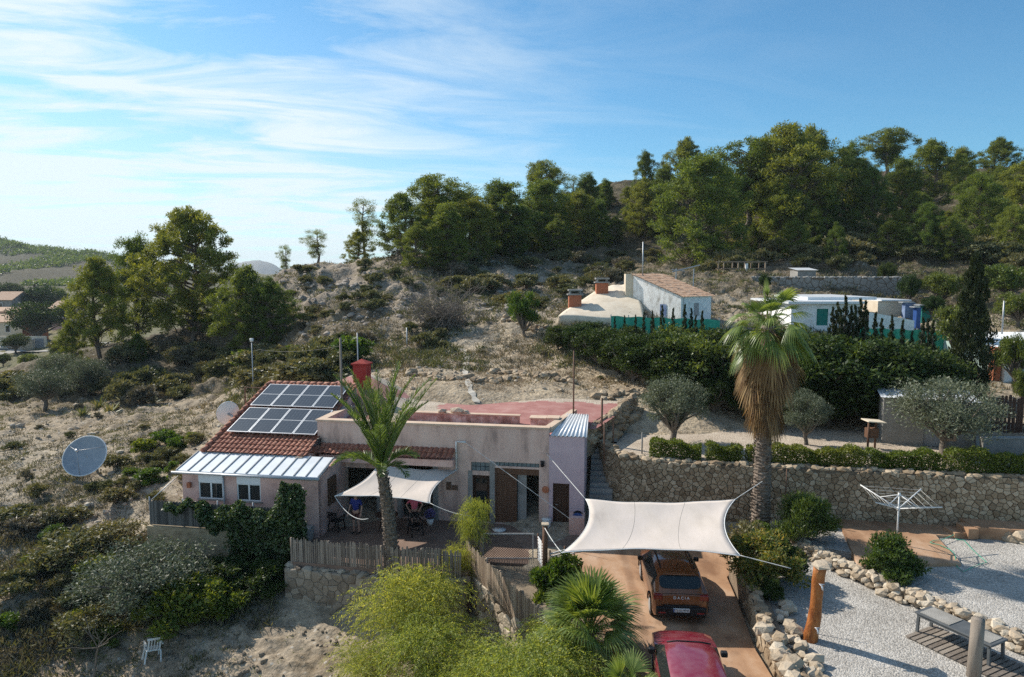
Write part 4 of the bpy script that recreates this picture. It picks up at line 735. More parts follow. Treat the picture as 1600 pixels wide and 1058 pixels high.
PL = dict(per=120, leaf=(.29, .068), cr=.074)
PINES = [pine_proto(11, Wd=9.5, base=.16, ntip=92, **PL), pine_proto(12, Wd=7.4, base=.10, ntip=84, **PL), pine_proto(13, Wd=8.5, base=.40, ntip=64, umb=1, **PL), pine_proto(14, Wd=6, base=.08, ntip=100, mat='pine_bright', **PL),
         pine_proto(15, Wd=5.2, base=.36, ntip=24, per=110, sparse=.85, umb=1, leaf=(.25, .05)), pine_proto(16, Wd=9.8, base=.05, ntip=100, mat='pine_bright', **PL), pine_proto(17, Wd=10.5, base=.12, ntip=120, per=150, cr=.058, leaf=(.26, .06)), pine_proto(18, Wd=11, base=.02, ntip=100, **PL)]
PT = [treeof(p[0]) for p in PINES]; used = set()
def place(protos, trees, used, k, loc, H, wid=1.0, rz=None, label='', group=None):
    r, h0 = protos[k]; s = H/h0; rz = random.uniform(0, 6.28) if rz is None else rz
    if k not in used: used.add(k); o = r; o.location = [float(c) for c in loc]; o.rotation_euler = (0, 0, rz); o.scale = (s*wid, s*wid, s); o['label'] = label; (group and o.__setitem__('group', group))
    else: o = dup(r, loc, rz, (s*wid, s*wid, s), label, group, trees[k])
    return o
def pine(k, u, vtop, Y, wid=1.0, label='', group=None, lift=0):
    loc = atT(u, Y); H = max(1.5, P(u, vtop, Y)[2]-loc[2]); return place(PINES, PT, used, k, loc, H, wid, label=label, group=group)
random.seed(3)
for a in [(6, 300, 329, 71, 0.93, 'largest dark pine left of the house, its broad crown rising highest on the left'),
          (1, 218, 372, 75, 0.76, 'dark pine tucked against the left flank of the biggest left pine'),
          (0, 158, 408, 68, 0.84, 'leaning pine with a clear dark trunk at the left edge of the left pine group'),
          (7, 112, 505, 67, 0.68, 'low bright pine bough bush beside the valley houses'),
          (0, 388, 420, 63, 0.95, 'dark pine on the right flank of the left pine group'),
          (7, 425, 440, 62, 1.0, 'low dark pine where the left group meets the rocky knoll'),
          (7, 340, 455, 70, 1.05, 'low spreading pine filling the shade under the biggest left pine'),
          (5, 216, 522, 66, 0.80, 'small bright green young pine below the left pine group'),
          (4, 446, 384, 84, 0.90, 'tiny thin pine at the left end of the knoll skyline'),
          (4, 494, 360, 84, 1.50, 'thin see-through pine with leaning limbs on the knoll skyline'),
          (4, 571, 312, 86, 1.00, 'slender open pine standing up above the knoll bushes'),
          (7, 560, 362, 83, 1.00, 'bushy low pine at the foot of the slender open pine'),
          (0, 628, 305, 80, 1.08, 'rounded pine at the left edge of the middle pine clump'),
          (2, 688, 279, 88, 1.45, 'pine with a flat umbrella top at the peak of the middle clump'),
          (1, 742, 312, 84, 1.19, 'grey green pine right of the umbrella topped one'),
          (7, 655, 352, 75, 1.12, 'wide dark skirted pine at the front of the middle clump'),
          (7, 712, 372, 76, 1.06, 'dark low pine beside the wide skirted one in the middle clump'),
          (1, 785, 285, 92, 1.32, 'full pine at the right end of the middle clump'),
          (2, 850, 256, 118, 1.06, 'small umbrella pine poking up on the skyline left of the bare saddle'),
          (5, 848, 282, 102, 1.06, 'rounded olive green pine below the small umbrella pine'),
          (1, 905, 300, 104, 1.19, 'bushy pine on the slope left of the bare saddle'),
          (4, 895, 276, 122, 1.19, 'thin pine top on the skyline just left of the saddle'),
          (3, 918, 274, 122, 1.06, 'small pointed pine on the skyline just left of the saddle'),
          (3, 946, 282, 128, 1.06, 'smallest pine at the edge of the bare saddle'),
          (3, 935, 315, 108, 0.92, 'small pine standing below the bare saddle'),
          (1, 1008, 238, 132, 0.73, 'narrow grey pine on the skyline right of the bare saddle'),
          (7, 1004, 284, 112, 0.92, 'bushy pine below the narrow grey skyline pine'),
          (0, 1070, 219, 130, 0.90, 'brownish green pine on the skyline between the saddle and the tall pines'),
          (5, 1095, 243, 90, 1.10, 'bright spreading pine with a forked pale trunk above the whitewashed house'),
          (2, 1165, 222, 100, 1.12, 'tall pine with bare dark trunk right of the forked one'),
          (0, 1222, 200, 99, 1.12, 'tallest dark pine of the right hand wood'),
          (0, 1262, 203, 108, 0.90, 'dark pine sharing the highest crown of the right hand wood'),
          (1, 1320, 228, 112, 0.95, 'pine in the dip right of the highest crown'),
          (2, 1384, 204, 138, 1.46, 'broad umbrella pine alone on the right skyline'),
          (5, 1358, 262, 104, 0.78, 'light green pine below the lone umbrella pine'),
          (1, 1408, 250, 110, 1.01, 'mid green pine below and right of the lone umbrella pine'),
          (0, 1452, 222, 112, 1.06, 'bright topped round pine on the right skyline'),
          (3, 1215, 282, 94, 1.01, 'narrow light green pine in front of the tallest dark pines'),
          (1, 1290, 292, 98, 1.01, 'dark pine in the shaded middle of the right hand wood'),
          (7, 1305, 352, 80, 0.69, 'small bright pine behind the shed with the pale front'),
          (5, 1446, 318, 84, 0.87, 'sunlit small pine right of the shaded gully'),
          (5, 1522, 272, 90, 1.03, 'sunlit pine behind the tall cypress'),
          (1, 1500, 232, 122, 1.01, 'pine on the skyline left of the right edge'),
          (0, 1558, 218, 124, 1.06, 'broad skyline pine near the right edge'),
          (5, 1600, 250, 96, 1.06, 'bright yellow green pine cut by the right edge'),
          (5, 1578, 322, 82, 1.01, 'lower bright pine near the right edge'),
          (1, 1400, 330, 92, 0.90, 'shaded pine at the head of the dark gully'),
          (4, 1250, 300, 92, 0.90, 'thin pine leaning in front of the dark wood'),
          (7, 1175, 352, 96, 0.67, 'low bushy pine at the feet of the tall bare trunks'),
          (3, 700, 322, 78, 1.32, 'light green pine in the sunlit face of the middle clump')]: pine(*a)
for i, (k, u, v, Y) in enumerate([(1, 1345, 248, 128), (0, 1480, 250, 130), (1, 1190, 240, 122), (0, 1560, 262, 112), (1, 1630, 225, 125), (5, 1660, 280, 100), (0, 1130, 262, 118), (1, 1420, 275, 122), (0, 1240, 255, 116), (1, 1690, 250, 110), (0, 1535, 300, 100), (1, 1270, 330, 90), (0, 1340, 300, 110), (1, 1480, 330, 95), (7, 1120, 330, 108), (7, 1390, 345, 86), (7, 1240, 345, 86), (5, 1430, 300, 100), (7, 1490, 350, 82), (5, 1640, 330, 82), (7, 1330, 330, 96)]):
    pine(k, u, v, Y, 1, 'dark pine standing in the second rank of the right hand wood', 'second rank pines of the wood')
for i, (k, u, v, Y) in enumerate([(1, 670, 315, 92), (0, 760, 325, 98), (1, 820, 315, 108), (7, 800, 345, 92), (7, 870, 345, 96), (7, 960, 340, 110), (1, 720, 300, 95), (7, 620, 360, 84), (7, 750, 355, 88), (5, 690, 340, 84), (7, 840, 330, 100), (1, 880, 305, 112), (5, 930, 330, 104), (1, 1035, 262, 128), (1, 980, 292, 130), (7, 1030, 300, 112), (7, 985, 320, 116), (5, 800, 320, 98)]):
    pine(k, u, v, Y, 1.15, 'green pine in the second rank of the middle clump', 'second rank pines of the middle clump')

def bush_proto(name, cat_, seed, mat, H=1.0, Wd=1.4, n=16, per=60, leaf=(.12, .04), trunk=None, base=0.0, cr=.26, up=.4, shell=.5, bark='bark_grey', part='foliage', tall=1, rnd=.8):
    rng = np.random.default_rng(seed); r = thing(name, '', cat_); cl = []; parts = []
    for k in range(n):
        a = k*2.4+rng.uniform(-.4, .4); f = ((k+.5)/n)**.6; z = H*(base+(1-base)*(.25+.6*rng.random())); zz = (z/H-base)/(1-base)
        rr = Wd/2*f*math.sqrt(max(.12, 1-(zz*1.05)**2.2)) if not trunk else Wd/2*f*math.sqrt(max(.1, 1-(2*zz-1)**2))
        c = np.array([math.cos(a)*rr, math.sin(a)*rr, z]); s = cr*min(H, Wd)*rng.uniform(.65, 1.15); cl.append((*c, s, s, s*.8*tall)); st = np.array([0, 0, (trunk or .02)*rng.uniform(.6, 1)])
        parts.append((bent(st, c, rng, 3, .06), [.03*H*(1 if trunk else .4), .02*H*(1 if trunk else .5), .012*H, .005*H]))
    if trunk: parts.append((bent((0, 0, -.3), (.05, .03, trunk), rng, 4, .04), [.055*H, .05*H, .045*H, .04*H, .035*H]))
    limb_mesh('trunk' if trunk else 'stem', parts, MT[bark], r, 5)
    V, F = clump_leaves(cl, per, leaf[0], leaf[1], rng, shell, up, rnd); link('crown' if trunk else part, npmesh(part, V, F, LF[mat]), r)
    return r, H
def family(protos):
    tr_ = [treeof(p[0]) for p in protos]; us = set()
    return lambda k, loc, H, wid=1.0, label='', group=None, rz=None: place(protos, tr_, us, k, loc, H, wid, rz, label, group)
OL = family([bush_proto('olive_tree', 'olive tree', 31, 'olive', 3.3, 2.9, 46, 330, (.11, .036), trunk=.85, base=.22, cr=.20), bush_proto('olive_tree', 'olive tree', 32, 'olive', 3.3, 3.3, 48, 300, (.115, .036), trunk=1.0, base=.2, cr=.20)])
OL(0, G(1052, 692, 3.02), 3.35, 1.0, 'round silvery olive tree standing just right of the outdoor stair')
OL(0, G(1258, 694, 3.02), 2.7, .85, 'small silvery olive tree behind the shaggy palm trunk')
OL(1, G(1476, 714, 3.02), 3.7, 1.15, 'wide olive tree in front of the grey block shed')
for u, v, h, w, l in [(72, 640, 3.4, 1.1, 'dark olive tree with a forked trunk on the bare left slope'), (136, 618, 3.4, .9, 'olive tree on the left slope right of the fork trunked one'), (92, 612, 3.6, 1, 'olive tree behind the fork trunked one on the left slope')]:
    OL(1, T(u, v), h, w, l)
OL(1, atT(225, 24.9), 3.0, 1.4, 'big grey leaved olive bush above the broken white chair')
# dark hedge of evergreen trees below the white houses
HT = family([bush_proto('evergreen_tree', 'evergreen tree', 41, 'dark', 4.5, 4.2, 48, 230, (.20, .10), trunk=.5, base=.04, cr=.20, shell=.6), bush_proto('evergreen_tree', 'evergreen tree', 42, 'dark', 4.5, 3.6, 44, 230, (.20, .10), trunk=.5, base=.04, cr=.22, shell=.6), bush_proto('evergreen_tree', 'evergreen tree', 43, 'citrus', 4.5, 4.0, 42, 190, (.22, .10), trunk=.6, base=.06, cr=.2, shell=.55)])
rows = [(872, 47.0, 512), (905, 46, 508), (938, 44.2, 515), (965, 42.8, 521), (990, 41.4, 526), (1020, 40.6, 522), (1045, 39.8, 528), (1078, 39.6, 520), (1105, 39, 545), (1135, 38.4, 532), (1170, 38.2, 535), (1205, 38, 525), (1238, 37.8, 532), (1268, 37.6, 528), (1300, 37.4, 525), (1330, 37.2, 536), (1362, 37, 530), (1395, 36.9, 538), (1425, 36.8, 542), (1452, 36.8, 560), (925, 48, 506), (985, 45.5, 512), (1050, 43.5, 508), (1110, 42, 515), (1160, 41.5, 515), (1225, 41, 515), (1290, 41, 518), (1350, 41, 525), (1410, 41, 535),
        (1060, 38.4, 575), (1115, 37.4, 592), (1180, 36.9, 590), (1240, 36.6, 585), (1295, 36.4, 580), (1350, 36.2, 588), (1400, 36.2, 595)]
random.seed(5)
for i, (u, Y, v) in enumerate(rows):
    loc = atT(u, Y); HT(2 if i in (7, 15, 22) else i % 2, loc, P(u, v, Y)[2]-loc[2]+.25, 1.12+.12*(i % 3), 'bright green evergreen in the dark hedge below the white houses' if i in (7, 15, 22) else 'dense dark evergreen in the tall hedge below the white houses', 'evergreens of the tall dark hedge')
def cypress_proto(seed, H=8., Wd=2.2, n=60, per=150, leaf=(.22, .06), ragged=.25):
    rng = np.random.default_rng(seed); r = thing('cypress_tree', '', 'cypress'); cl = []
    for k in range(n):
        f = (k+rng.random())/n; rr = Wd/2*(1-f)**.6*(.55+.6*min(1, f*4))*rng.uniform(.35, .8); a = k*2.4; s = H*.05*(1.25-f*.85)*rng.uniform(.8, 1.2); cl.append((math.cos(a)*rr, math.sin(a)*rr, H*(.02+.95*f), s*.8, s*.8, s*1.6))
    limb_mesh('trunk', [(bent((0, 0, -.4), (0, 0, H*.9), rng, 5, .01), [.13, .12, .1, .07, .05, .02])], MT['bark_grey'], r)
    V, F = clump_leaves(cl, per, leaf[0], leaf[1], rng, .5, 1.6, .5); link('crown', npmesh('crown', V, F, LF['cypress']), r); return r, H
CY = family([cypress_proto(51, n=90, per=170, Wd=2.9), cypress_proto(52, H=5, Wd=.95, n=26, per=90, leaf=(.16, .05))])
l0 = atT(1512, 39.8); CY(0, l0, P(1518, 393, 39.8)[2]-l0[2], 1.05, 'very tall dark cypress rising right of the white houses')
for i, (u, v, Y) in enumerate([(1018, 498, 44.5), (992, 505, 45), (1068, 488, 44), (1078, 494, 43.8), (1296, 492, 40.5), (1303, 484, 40.5), (1315, 474, 40.5), (1324, 490, 40.3), (1338, 478, 40.2), (1346, 482, 40), (1362, 500, 39.8), (1372, 510, 39.8), (1436, 508, 40.5), (1452, 512, 40), (1405, 512, 40.3), (1388, 505, 40.5), (1330, 488, 40), (1308, 495, 40), (1095, 498, 43), (1050, 494, 43.5), (1033, 490, 44), (1005, 500, 45), (1085, 505, 42.5), (960, 508, 46), (1444, 510, 40), (1420, 530, 40), (1020, 512, 44), (975, 506, 46)]):
    l = atT(u, Y); CY(1, l, P(u, v-14, Y)[2]-l[2], .85, 'thin dark cypress spike poking out of the tall hedge', 'thin cypresses in the tall hedge')
# shrubs in the garden
SH = family([bush_proto('shrub', 'shrub', 61, 'citrus', 1.6, 1.9, 34, 260, (.13, .05), cr=.24), bush_proto('shrub', 'shrub', 62, 'citrus', 2.0, 2.1, 40, 260, (.17, .035), cr=.22, up=1.2), bush_proto('shrub', 'shrub', 63, 'broom', 1.4, 2.0, 36, 300, (.10, .04), cr=.24), bush_proto('shrub', 'shrub', 64, 'dark', 1.6, 2.2, 36, 240, (.13, .06), cr=.24), bush_proto('shrub', 'shrub', 65, 'weed', 1.0, 1.6, 26, 240, (.13, .05), cr=.26), bush_proto('shrub', 'shrub', 69, 'scrub', 1.0, 1.6, 30, 70, (.10, .04), cr=.26)])
SH(1, G(1258, 850, .66), 2.1, 1.0, 'tall oleander bush in front of the stone wall right of the shaggy palm')
SH(0, G(1393, 906, .62), 1.65, .92, 'round glossy green bush on the stone border beside the clothes dryer')
SH(2, (8.75, 22.9, .6), 1.7, 1.15, 'feathery yellow green bush on the planting bed beside the driveway')
SH(3, (9.6, 23.3, .6), 1.3, .8, 'dark green bush behind the orange log post')
SH(5, (8.9, 25.0, .6), 1.3, 1.0, 'loose yellow flowered bush at the foot of the shaggy palm')
SH(4, (9.9, 26.2, .6), .9, .9, 'low weedy bush on the roots of the shaggy palm')
SH(3, (8.5, 21.5, .55), .8, .7, 'small dark bush at the top of the driveway wall')
for x, y, h, w, k, l in [(-12.5, 24.7, 1.7, 1.25, 4, 'bright green fig bush at the edge of the ploughed field'), (-11.3, 24.9, 1.3, 1.1, 4, 'smaller bright fig bush beside the rubble wall'), (-11.2, 26.3, 1.1, 2.0, 3, 'dark shaded thicket below the ivy screen'), (-9.7, 26.1, 1.3, 1.2, 3, 'dark shaded bush at the left end of the rubble wall'), (-13.4, 26.4, .9, 1.6, 3, 'dark bush below the yellow stained wall'), (-15.6, 24.0, 1.2, 1.3, 5, 'olive green bush behind the broken white chair'), (-18.5, 27.5, 1.6, 1.3, 5, 'leggy yellow green bush at the left of the ivy screen'), (-17.2, 28.6, 1.3, 1.3, 5, 'yellow green bush on the slope above the big grey olive'), (-22.5, 27, .8, 1.6, 3, 'dark ground hugging bush on the lower left slope'), (-20.4, 29.5, .9, 1.1, 0, 'small bright green bush below the big dish'), (-10.8, 20.6, .8, 1.5, 4, 'low bright weed patch on the ploughed field'), (-13.0, 20.2, .7, 1.1, 4, 'leafy weed patch at the bottom edge of the field'), (1.75, 23.9, 1.6, .8, 4, 'climbing plant wound round the gate post by the drive'), (1.3, 22.9, 1.3, .9, 4, 'leafy weeds inside the slanting picket fence')]:
    SH(k, onT(x, y) if x < -8 or y < 25 else np.array([x, y, 0.]), h, w, l)
loc = atT(818, 51); YU = bush_proto('yucca_tree', 'yucca', 66, 'weed', 2.9, 2.2, 22, 130, (.32, .05), trunk=.5, base=.15, cr=.22, up=1.5); YU[0]['label'] = 'pale leafed yucca clump alone on the slope left of the brick chimneys'; YU[0].location = [float(c) for c in loc]; YU[0].scale = (1.1, 1.1, 1.25)
TRR = family([bush_proto('garden_tree', 'tree', 67, 'citrus', 5, 6.0, 50, 220, (.24, .11), trunk=1.5, base=.3, cr=.17, shell=.6), bush_proto('garden_tree', 'tree', 68, 'dark', 5, 5.5, 50, 220, (.24, .11), trunk=1.4, base=.25, cr=.19, shell=.6)])
for k, u, Y, v, w, l in [(0, 1470, 62, 425, .9, 'spreading fig tree left of the tall cypress, behind the white bungalow'), (0, 1570, 60, 412, 1.1, 'spreading green tree right of the tall cypress near the top houses'), (0, 1590, 52, 455, .9, 'lower green tree at the right edge above the pale green house'), (1, 1455, 56, 460, .7, 'dark garden tree between the bungalow and the tall cypress'), (1, 1540, 66, 415, .8, 'dark tree behind the tall cypress on its right'), (0, 1495, 46, 470, .55, 'light green tree hugging the foot of the tall cypress'), (1, 1385, 70, 408, .6, 'small dark palm like tree above the terrace wall'), (1, 1195, 66, 428, .55, 'small tree between the two white houses'), (1, 1420, 62, 425, .5, 'small dark tree behind the bungalow roof'), (0, 1585, 40.5, 520, .5, 'yellowing bush above the pale green house wall'), (0, 1600, 37, 575, .4, 'small tree in the pale green house yard')]:
    loc = atT(u, Y); TRR(k, loc, max(1.8, P(u, v, Y)[2]-loc[2]), w, l)
for k, u, v, Y, l in [(1, 15, 440, 250, 'dark tree far left in the valley behind the beige houses'), (1, 62, 445, 215, 'round dark tree behind the beige valley houses'), (1, 62, 468, 158, 'dark garden tree in front of the farther valley house'), (0, 85, 448, 240, 'pale tree beside the row of far cypresses'), (1, 25, 520, 140, 'small dark tree in front of the valley wall'), (1, 5, 552, 118, 'dark bush below the valley road at the left edge'), (0, 45, 553, 108, 'green bush below the valley road'), (1, 90, 550, 100, 'bush below the valley wall beside the left pines')]:
    loc = atT(u, Y); TRR(k, loc, max(2., P(u, v, Y)[2]-loc[2]), 1.0, l)
for u, v in [(50, 448), (57, 443), (63, 450), (38, 449), (76, 452)]: loc = atT(u, 225); CY(1, loc, P(u, v, 225)[2]-loc[2], 1.5, 'far thin cypress in the row beyond the valley houses', 'far row of valley cypresses')
# scrub on the slopes: bushes one can count
SB = family([bush_proto('scrub_bush', 'bush', 71, 'scrub', 1.0, 1.7, 18, 150, (.15, .06), cr=.27), bush_proto('scrub_bush', 'bush', 72, 'scrub', 1.0, 1.4, 16, 150, (.18, .042), cr=.26, up=1.0), bush_proto('scrub_bush', 'bush', 73, 'scrub_grey', 1.0, 1.6, 16, 150, (.18, .038), cr=.27, up=.8), bush_proto('scrub_bush', 'bush', 74, 'weed', 1.0, 1.5, 16, 150, (.15, .06), cr=.26)])
random.seed(9)
def scatter(n, fu, label, group, ks, hs, ok=lambda u, v, p: True):
    c = 0
    while c < n:
        u, v = fu(); p = T(u, v)
        if not ok(u, v, p) or p[1] > 200: continue
        p = onT(p[0]+random.uniform(-.5, .5), p[1]+random.uniform(-.5, .5), -.05); SB(random.choice(ks), p, random.uniform(*hs), random.uniform(.9, 1.5), label, group); c += 1
U = random.uniform
scatter(45, lambda: (U(445, 700), U(430, 545)), 'low scrub bush on the rocky knoll left of the bare grey thicket', 'scrub bushes on the rocky knoll', [0, 1, 2], (.5, 1.2))
scatter(68, lambda: (U(690, 1060), U(385, 480)), 'scrub bush on the dark slope below the middle pines', 'scrub bushes on the middle slope', [0, 0, 1, 2], (.7, 2.0))
scatter(20, lambda: (U(860, 1110), U(295, 390)), 'scrub bush on the bare saddle of the ridge', 'scrub bushes on the ridge saddle', [0, 1, 2], (1.0, 2.0))
scatter(46, lambda: (U(1060, 1600), U(375, 425)), 'bush at the foot of the right hand pine wood', 'bushes at the foot of the wood', [0, 0, 1], (1.2, 3.0))
scatter(32, lambda: (U(320, 560), U(555, 612)), 'olive green scrub bush behind the solar panels', 'scrub bushes behind the tiled roof', [0, 0, 1, 3], (.8, 2.0), lambda u, v, p: p[1] > 43 or p[0] < -13)
scatter(22, lambda: (U(0, 320), U(560, 640)), 'scrub bush along the far edge of the bare left slope', 'scrub bushes edging the left slope', [0, 0, 1, 2], (.9, 2.2))
scatter(22, lambda: (U(150, 330), U(690, 790)), 'green scrub tuft between the big dish and the house', 'scrub tufts beside the big dish', [0, 1, 3], (.35, .9))
scatter(20, lambda: (U(0, 200), U(780, 1000)), 'grey green weedy bush on the lower left slope', 'weedy bushes on the lower left slope', [0, 1, 2, 3], (.4, 1.0))
scatter(12, lambda: (U(0, 330), U(640, 760)), 'small tuft of scrub on the bare left slope', 'small tufts on the bare left slope', [0, 1, 2], (.25, .6))
scatter(10, lambda: (U(640, 960), U(500, 600)), 'small dry tuft on the tan slope behind the house', 'dry tufts on the tan slope', [2, 1], (.25, .6), lambda u, v, p: p[1] > 40)
# big dry thicket of bare twigs
rng = np.random.default_rng(81); parts = []
for k in range(150):
    a = rng.uniform(0, 6.28); rr = rng.uniform(.4, 3.2); q = np.array([math.cos(a)*rr*1.3, math.sin(a)*rr*.8, rng.uniform(1.0, 3.4)]); st = np.array([rng.normal()*.9, rng.normal()*.6, -.1]); b1 = bent(st, q, rng, 4, .08); parts.append((b1, [.035, .028, .02, .014, .008]))
    for j in range(5):
        s_ = b1[rng.integers(1, 5)]; parts.append((bent(s_, s_+rng.normal(size=3)*[.7, .7, .5]+[0, 0, .3], rng, 2, .1), [.012, .009, .005]))
th = limb_mesh('dry_thicket', parts, MT['twig'], None, 4); th.location = [float(c) for c in T(692, 512)]; tag(th, 'large leafless grey thicket of twigs on the slope above the house', 'dry bush')
# agaves
def agave(seed):
    rng = np.random.default_rng(seed); V, F = [], []
    for k in range(34):
        a = k*2.4; el = rng.uniform(.25, 1.35); Ln = rng.uniform(.7, 1.15); d = np.array([math.cos(a)*math.cos(el), math.sin(a)*math.cos(el), math.sin(el)]); sd = np.array([-math.sin(a), math.cos(a), 0]); b0 = len(V)
        for f, w in ((0, .07), (.4, .085), (.75, .05), (1, .004)): p = d*Ln*f+np.array([0, 0, -.12*f*f*math.cos(el)]); V += [p-sd*w, p+sd*w]
        F += [(b0+2*i, b0+2*i+1, b0+2*i+3, b0+2*i+2) for i in range(3)]
    return npmesh('agave', V, F, LF['agave'])
ag = [agave(1), agave(2)]
for i, (u, v, s, l) in enumerate([(197, 632, 1.7, 'largest pale striped agave on the left slope'), (155, 641, 1.1, 'small agave left of the two clumped ones'), (172, 650, 1.1, 'agave in front of the largest pale one'), (130, 652, .9, 'agave at the left end of the agave group'), (240, 632, .8, 'low dark agave right of the largest pale one')]):
    o = link('agave_plant', ag[i % 2], None, T(u, v)); o.scale = (s, s, s*1.15); tag(o, l, 'agave', 'agaves on the left slope')
# clipped hedge along the terrace: five lengths
def hedge(name, p, q, w, h, mat, label, grp=None, per=2600, leaf=(.09, .055)):
    rng = np.random.default_rng(int(p[0]*100)); p, q = np.array(p), np.array(q); Ln = np.linalg.norm(q-p); d = (q-p)/Ln; nr = np.array([d[1], -d[0], 0]); n = int(per*Ln)
    s = rng.random(n); a = rng.uniform(-1, 1, n); b_ = rng.random(n); sh = rng.random(n) < .7; e = rng.integers(0, 3, n)
    a = np.where(sh & (e == 0), -1.0, np.where(sh & (e == 1), 1.0, a)); b_ = np.where(sh & (e == 2), 1.0, b_); wob = 1+.14*np.sin(s*Ln*2.3+p[0])+.10*np.sin(s*Ln*6.1)+rng.normal(size=n)*.06
    C = p+np.outer(s*Ln, d)+np.outer(a*w/2*wob*(1-.25*b_**4), nr)+np.outer(b_*h*wob, [0, 0, 1]); A = np.outer(a, nr)+rng.normal(size=(n, 3))*.9+[0, 0, .4]
    V, F = leaves(C, A, leaf[0]*(1+.3*rng.normal(size=n)).clip(.4, 2), leaf[1], rng); r = link(name, npmesh(name, V, F, LF[mat])); tag(r, label, 'hedge', grp)
    parts = [(bent(p+d*t_*Ln+[0, 0, 0], p+d*t_*Ln+[0, 0, h*.8], rng, 2, .05), [.02, .015, .01]) for t_ in np.linspace(.08, .92, max(2, int(Ln*1.6)))]; limb_mesh('stem', parts, MT['bark_grey'], r, 4)
HP = [(6.2, 30.45), (8.6, 29.85), (10.3, 29.6), (15.2, 28.75), (18.2, 28.15), (21.5, 27.5), (30, 25.7)]
for (i, j, e, l) in [(0, 1, -.15, 'clipped yellow green hedge length nearest the outdoor stair'), (1, 2, -.12, 'short clipped hedge length left of the shaggy palm trunk'), (2, 3, -.1, 'long clipped hedge length right of the shaggy palm trunk'), (3, 4, -.1, 'clipped hedge length in front of the block shed'), (4, 5, -.1, 'clipped hedge length below the wide olive tree'), (5, 6, 0, 'darker clipped hedge length running out at the right edge')]:
    a, b_ = np.array(HP[i]), np.array(HP[j]); d = (b_-a)/np.linalg.norm(b_-a); hedge('clipped_hedge', (*(a+d*.05), 3.02), (*(b_+d*e), 3.02), .8, .66 if i < 4 else .8, 'hedge', l, 'clipped hedge along the terrace')

rng = np.random.default_rng(140); n = 11000; y = rng.uniform(300, 830, n); x = rng.uniform(-.82, -.48, n)*y; k = (fbm(x, y, .02, 3, 77) > .02-.45*sstep(520, 640, y)+.12*sstep(480, 400, y)); x, y = x[k], y[k]; z = TH(x, y); s = rng.uniform(1.4, 3.2, len(x))
V, F = clump_leaves(np.c_[x, y, z+s*.6, s, s, s*.9], 14, 1.5, .8, rng); tag(link('far_pine_wood', npmesh('far_wood', V, F, LF['pine'])), kind='stuff')

# ------------------------------------------------------------------ palms
def fan(o, d, nrm, Rf, nseg, droop, half=1.75, rng=None):
    """palmate leaf: base o, axis d, blade normal nrm"""
    d = d/np.linalg.norm(d); s = np.cross(nrm, d); s /= np.linalg.norm(s); V, F = [], []; st = 2*half/nseg
    for k in range(nseg):
        th = -half+st*(k+.5); L_ = Rf*(1-.22*abs(th/half)**2)*rng.uniform(.9, 1.05); dr = d*math.cos(th)+s*math.sin(th); w_ = np.cross(nrm, dr); b = len(V)
        for t_, w in ((.03, .01), (.45, Rf*.45*st*.55), (.75, Rf*.45*st*.42), (1, .004)):
            p = o+dr*L_*t_+np.array([0, 0, -droop*L_*t_**2.4]); V += [p-w_*w, p+w_*w]
        F += [(b+2*i, b+2*i+1, b+2*i+3, b+2*i+2) for i in range(3)]
    return np.array(V), np.array(F)
def petiole(mb, a, b, r=.022): mb.tube([a, (np.array(a)+np.array(b))/2+[0, 0, .03], b], [r*1.3, r, r*.7], 4, caps=False)
def palm_trunk(name, pts, rad, parent, mat, ring=.11, seg=14):
    """ringed trunk with stubs of cut leaf bases"""
    pts = [np.array(p, float) for p in pts]; n = int(sum(np.linalg.norm(b-a) for a, b in zip(pts, pts[1:]))/ring); P_, R_ = [], []
    tt_ = np.linspace(0, len(pts)-1, n*2+1)
    for i, t_ in enumerate(tt_):
        k = min(int(t_), len(pts)-2); f = t_-k; P_.append(pts[k]*(1-f)+pts[k+1]*f); R_.append((rad[k]*(1-f)+rad[k+1]*f)*(1.05 if i % 2 else .95))
    mb = MB(); mb.tube(P_, R_, seg, jit=.07); return mb, P_, R_
# tall fan palm with a skirt of dead leaves
rng = np.random.default_rng(91); bx, by, bz = 10.1, 27.0, .6
WP = thing('fan_palm', 'tall shaggy fan palm with a long brown leaf skirt before the stone wall', 'palm tree', (bx, by, bz))
mb, P_, R_ = palm_trunk('trunk', [(0, 0, -.3), (.02, .0, .4), (.03, 0, 4), (.08, 0, 8.6)], [.46, .36, .30, .27], WP, None)
for i in range(220):
    z = rng.uniform(.2, 5); a = rng.uniform(0, 6.28); r_ = .32; p = np.array([math.cos(a)*r_, math.sin(a)*r_, z]); mb.bar(p, p+np.array([math.cos(a)*.07, math.sin(a)*.07, .09]), .09, .03)
mb.build('trunk', MT['bark_palm'], WP)
cz = 8.5; G_, D_ = [], []; mb = MB(); mb2 = MB()
for k in range(40):
    a = k*2.4+rng.uniform(-.3, .3); el = 1.45-1.75*(k/39)**.9+rng.normal()*.1; d = np.array([math.cos(a)*math.cos(el), math.sin(a)*math.cos(el), math.sin(el)]); lp = rng.uniform(.65, 1.3)*(1.75 if k % 9 == 5 else 1); o = np.array([.08, 0, cz])+d*lp+[0, 0, -.3*lp*max(0, math.cos(el))]
    petiole(mb, (.08, 0, cz-.1), o); u_ = np.array([0, 0, 1.]); nrm = u_-d*d[2]; nrm = nrm/np.linalg.norm(nrm)+rng.normal(size=3)*.2; dd = d+np.array([0, 0, -.15-.35*math.cos(el)])
    G_.append(fan(o, dd, nrm+rng.normal(size=3)*.15, rng.uniform(.8, 1.05), 20, .15+.55*max(0, math.cos(el)), rng.uniform(.9, 1.4), rng))
V, F = cat(G_); cr = link('crown', npmesh('crown', V, F, LF['palm']), WP); mb.build('leaf_stalk', LF['palm'], cr, True)
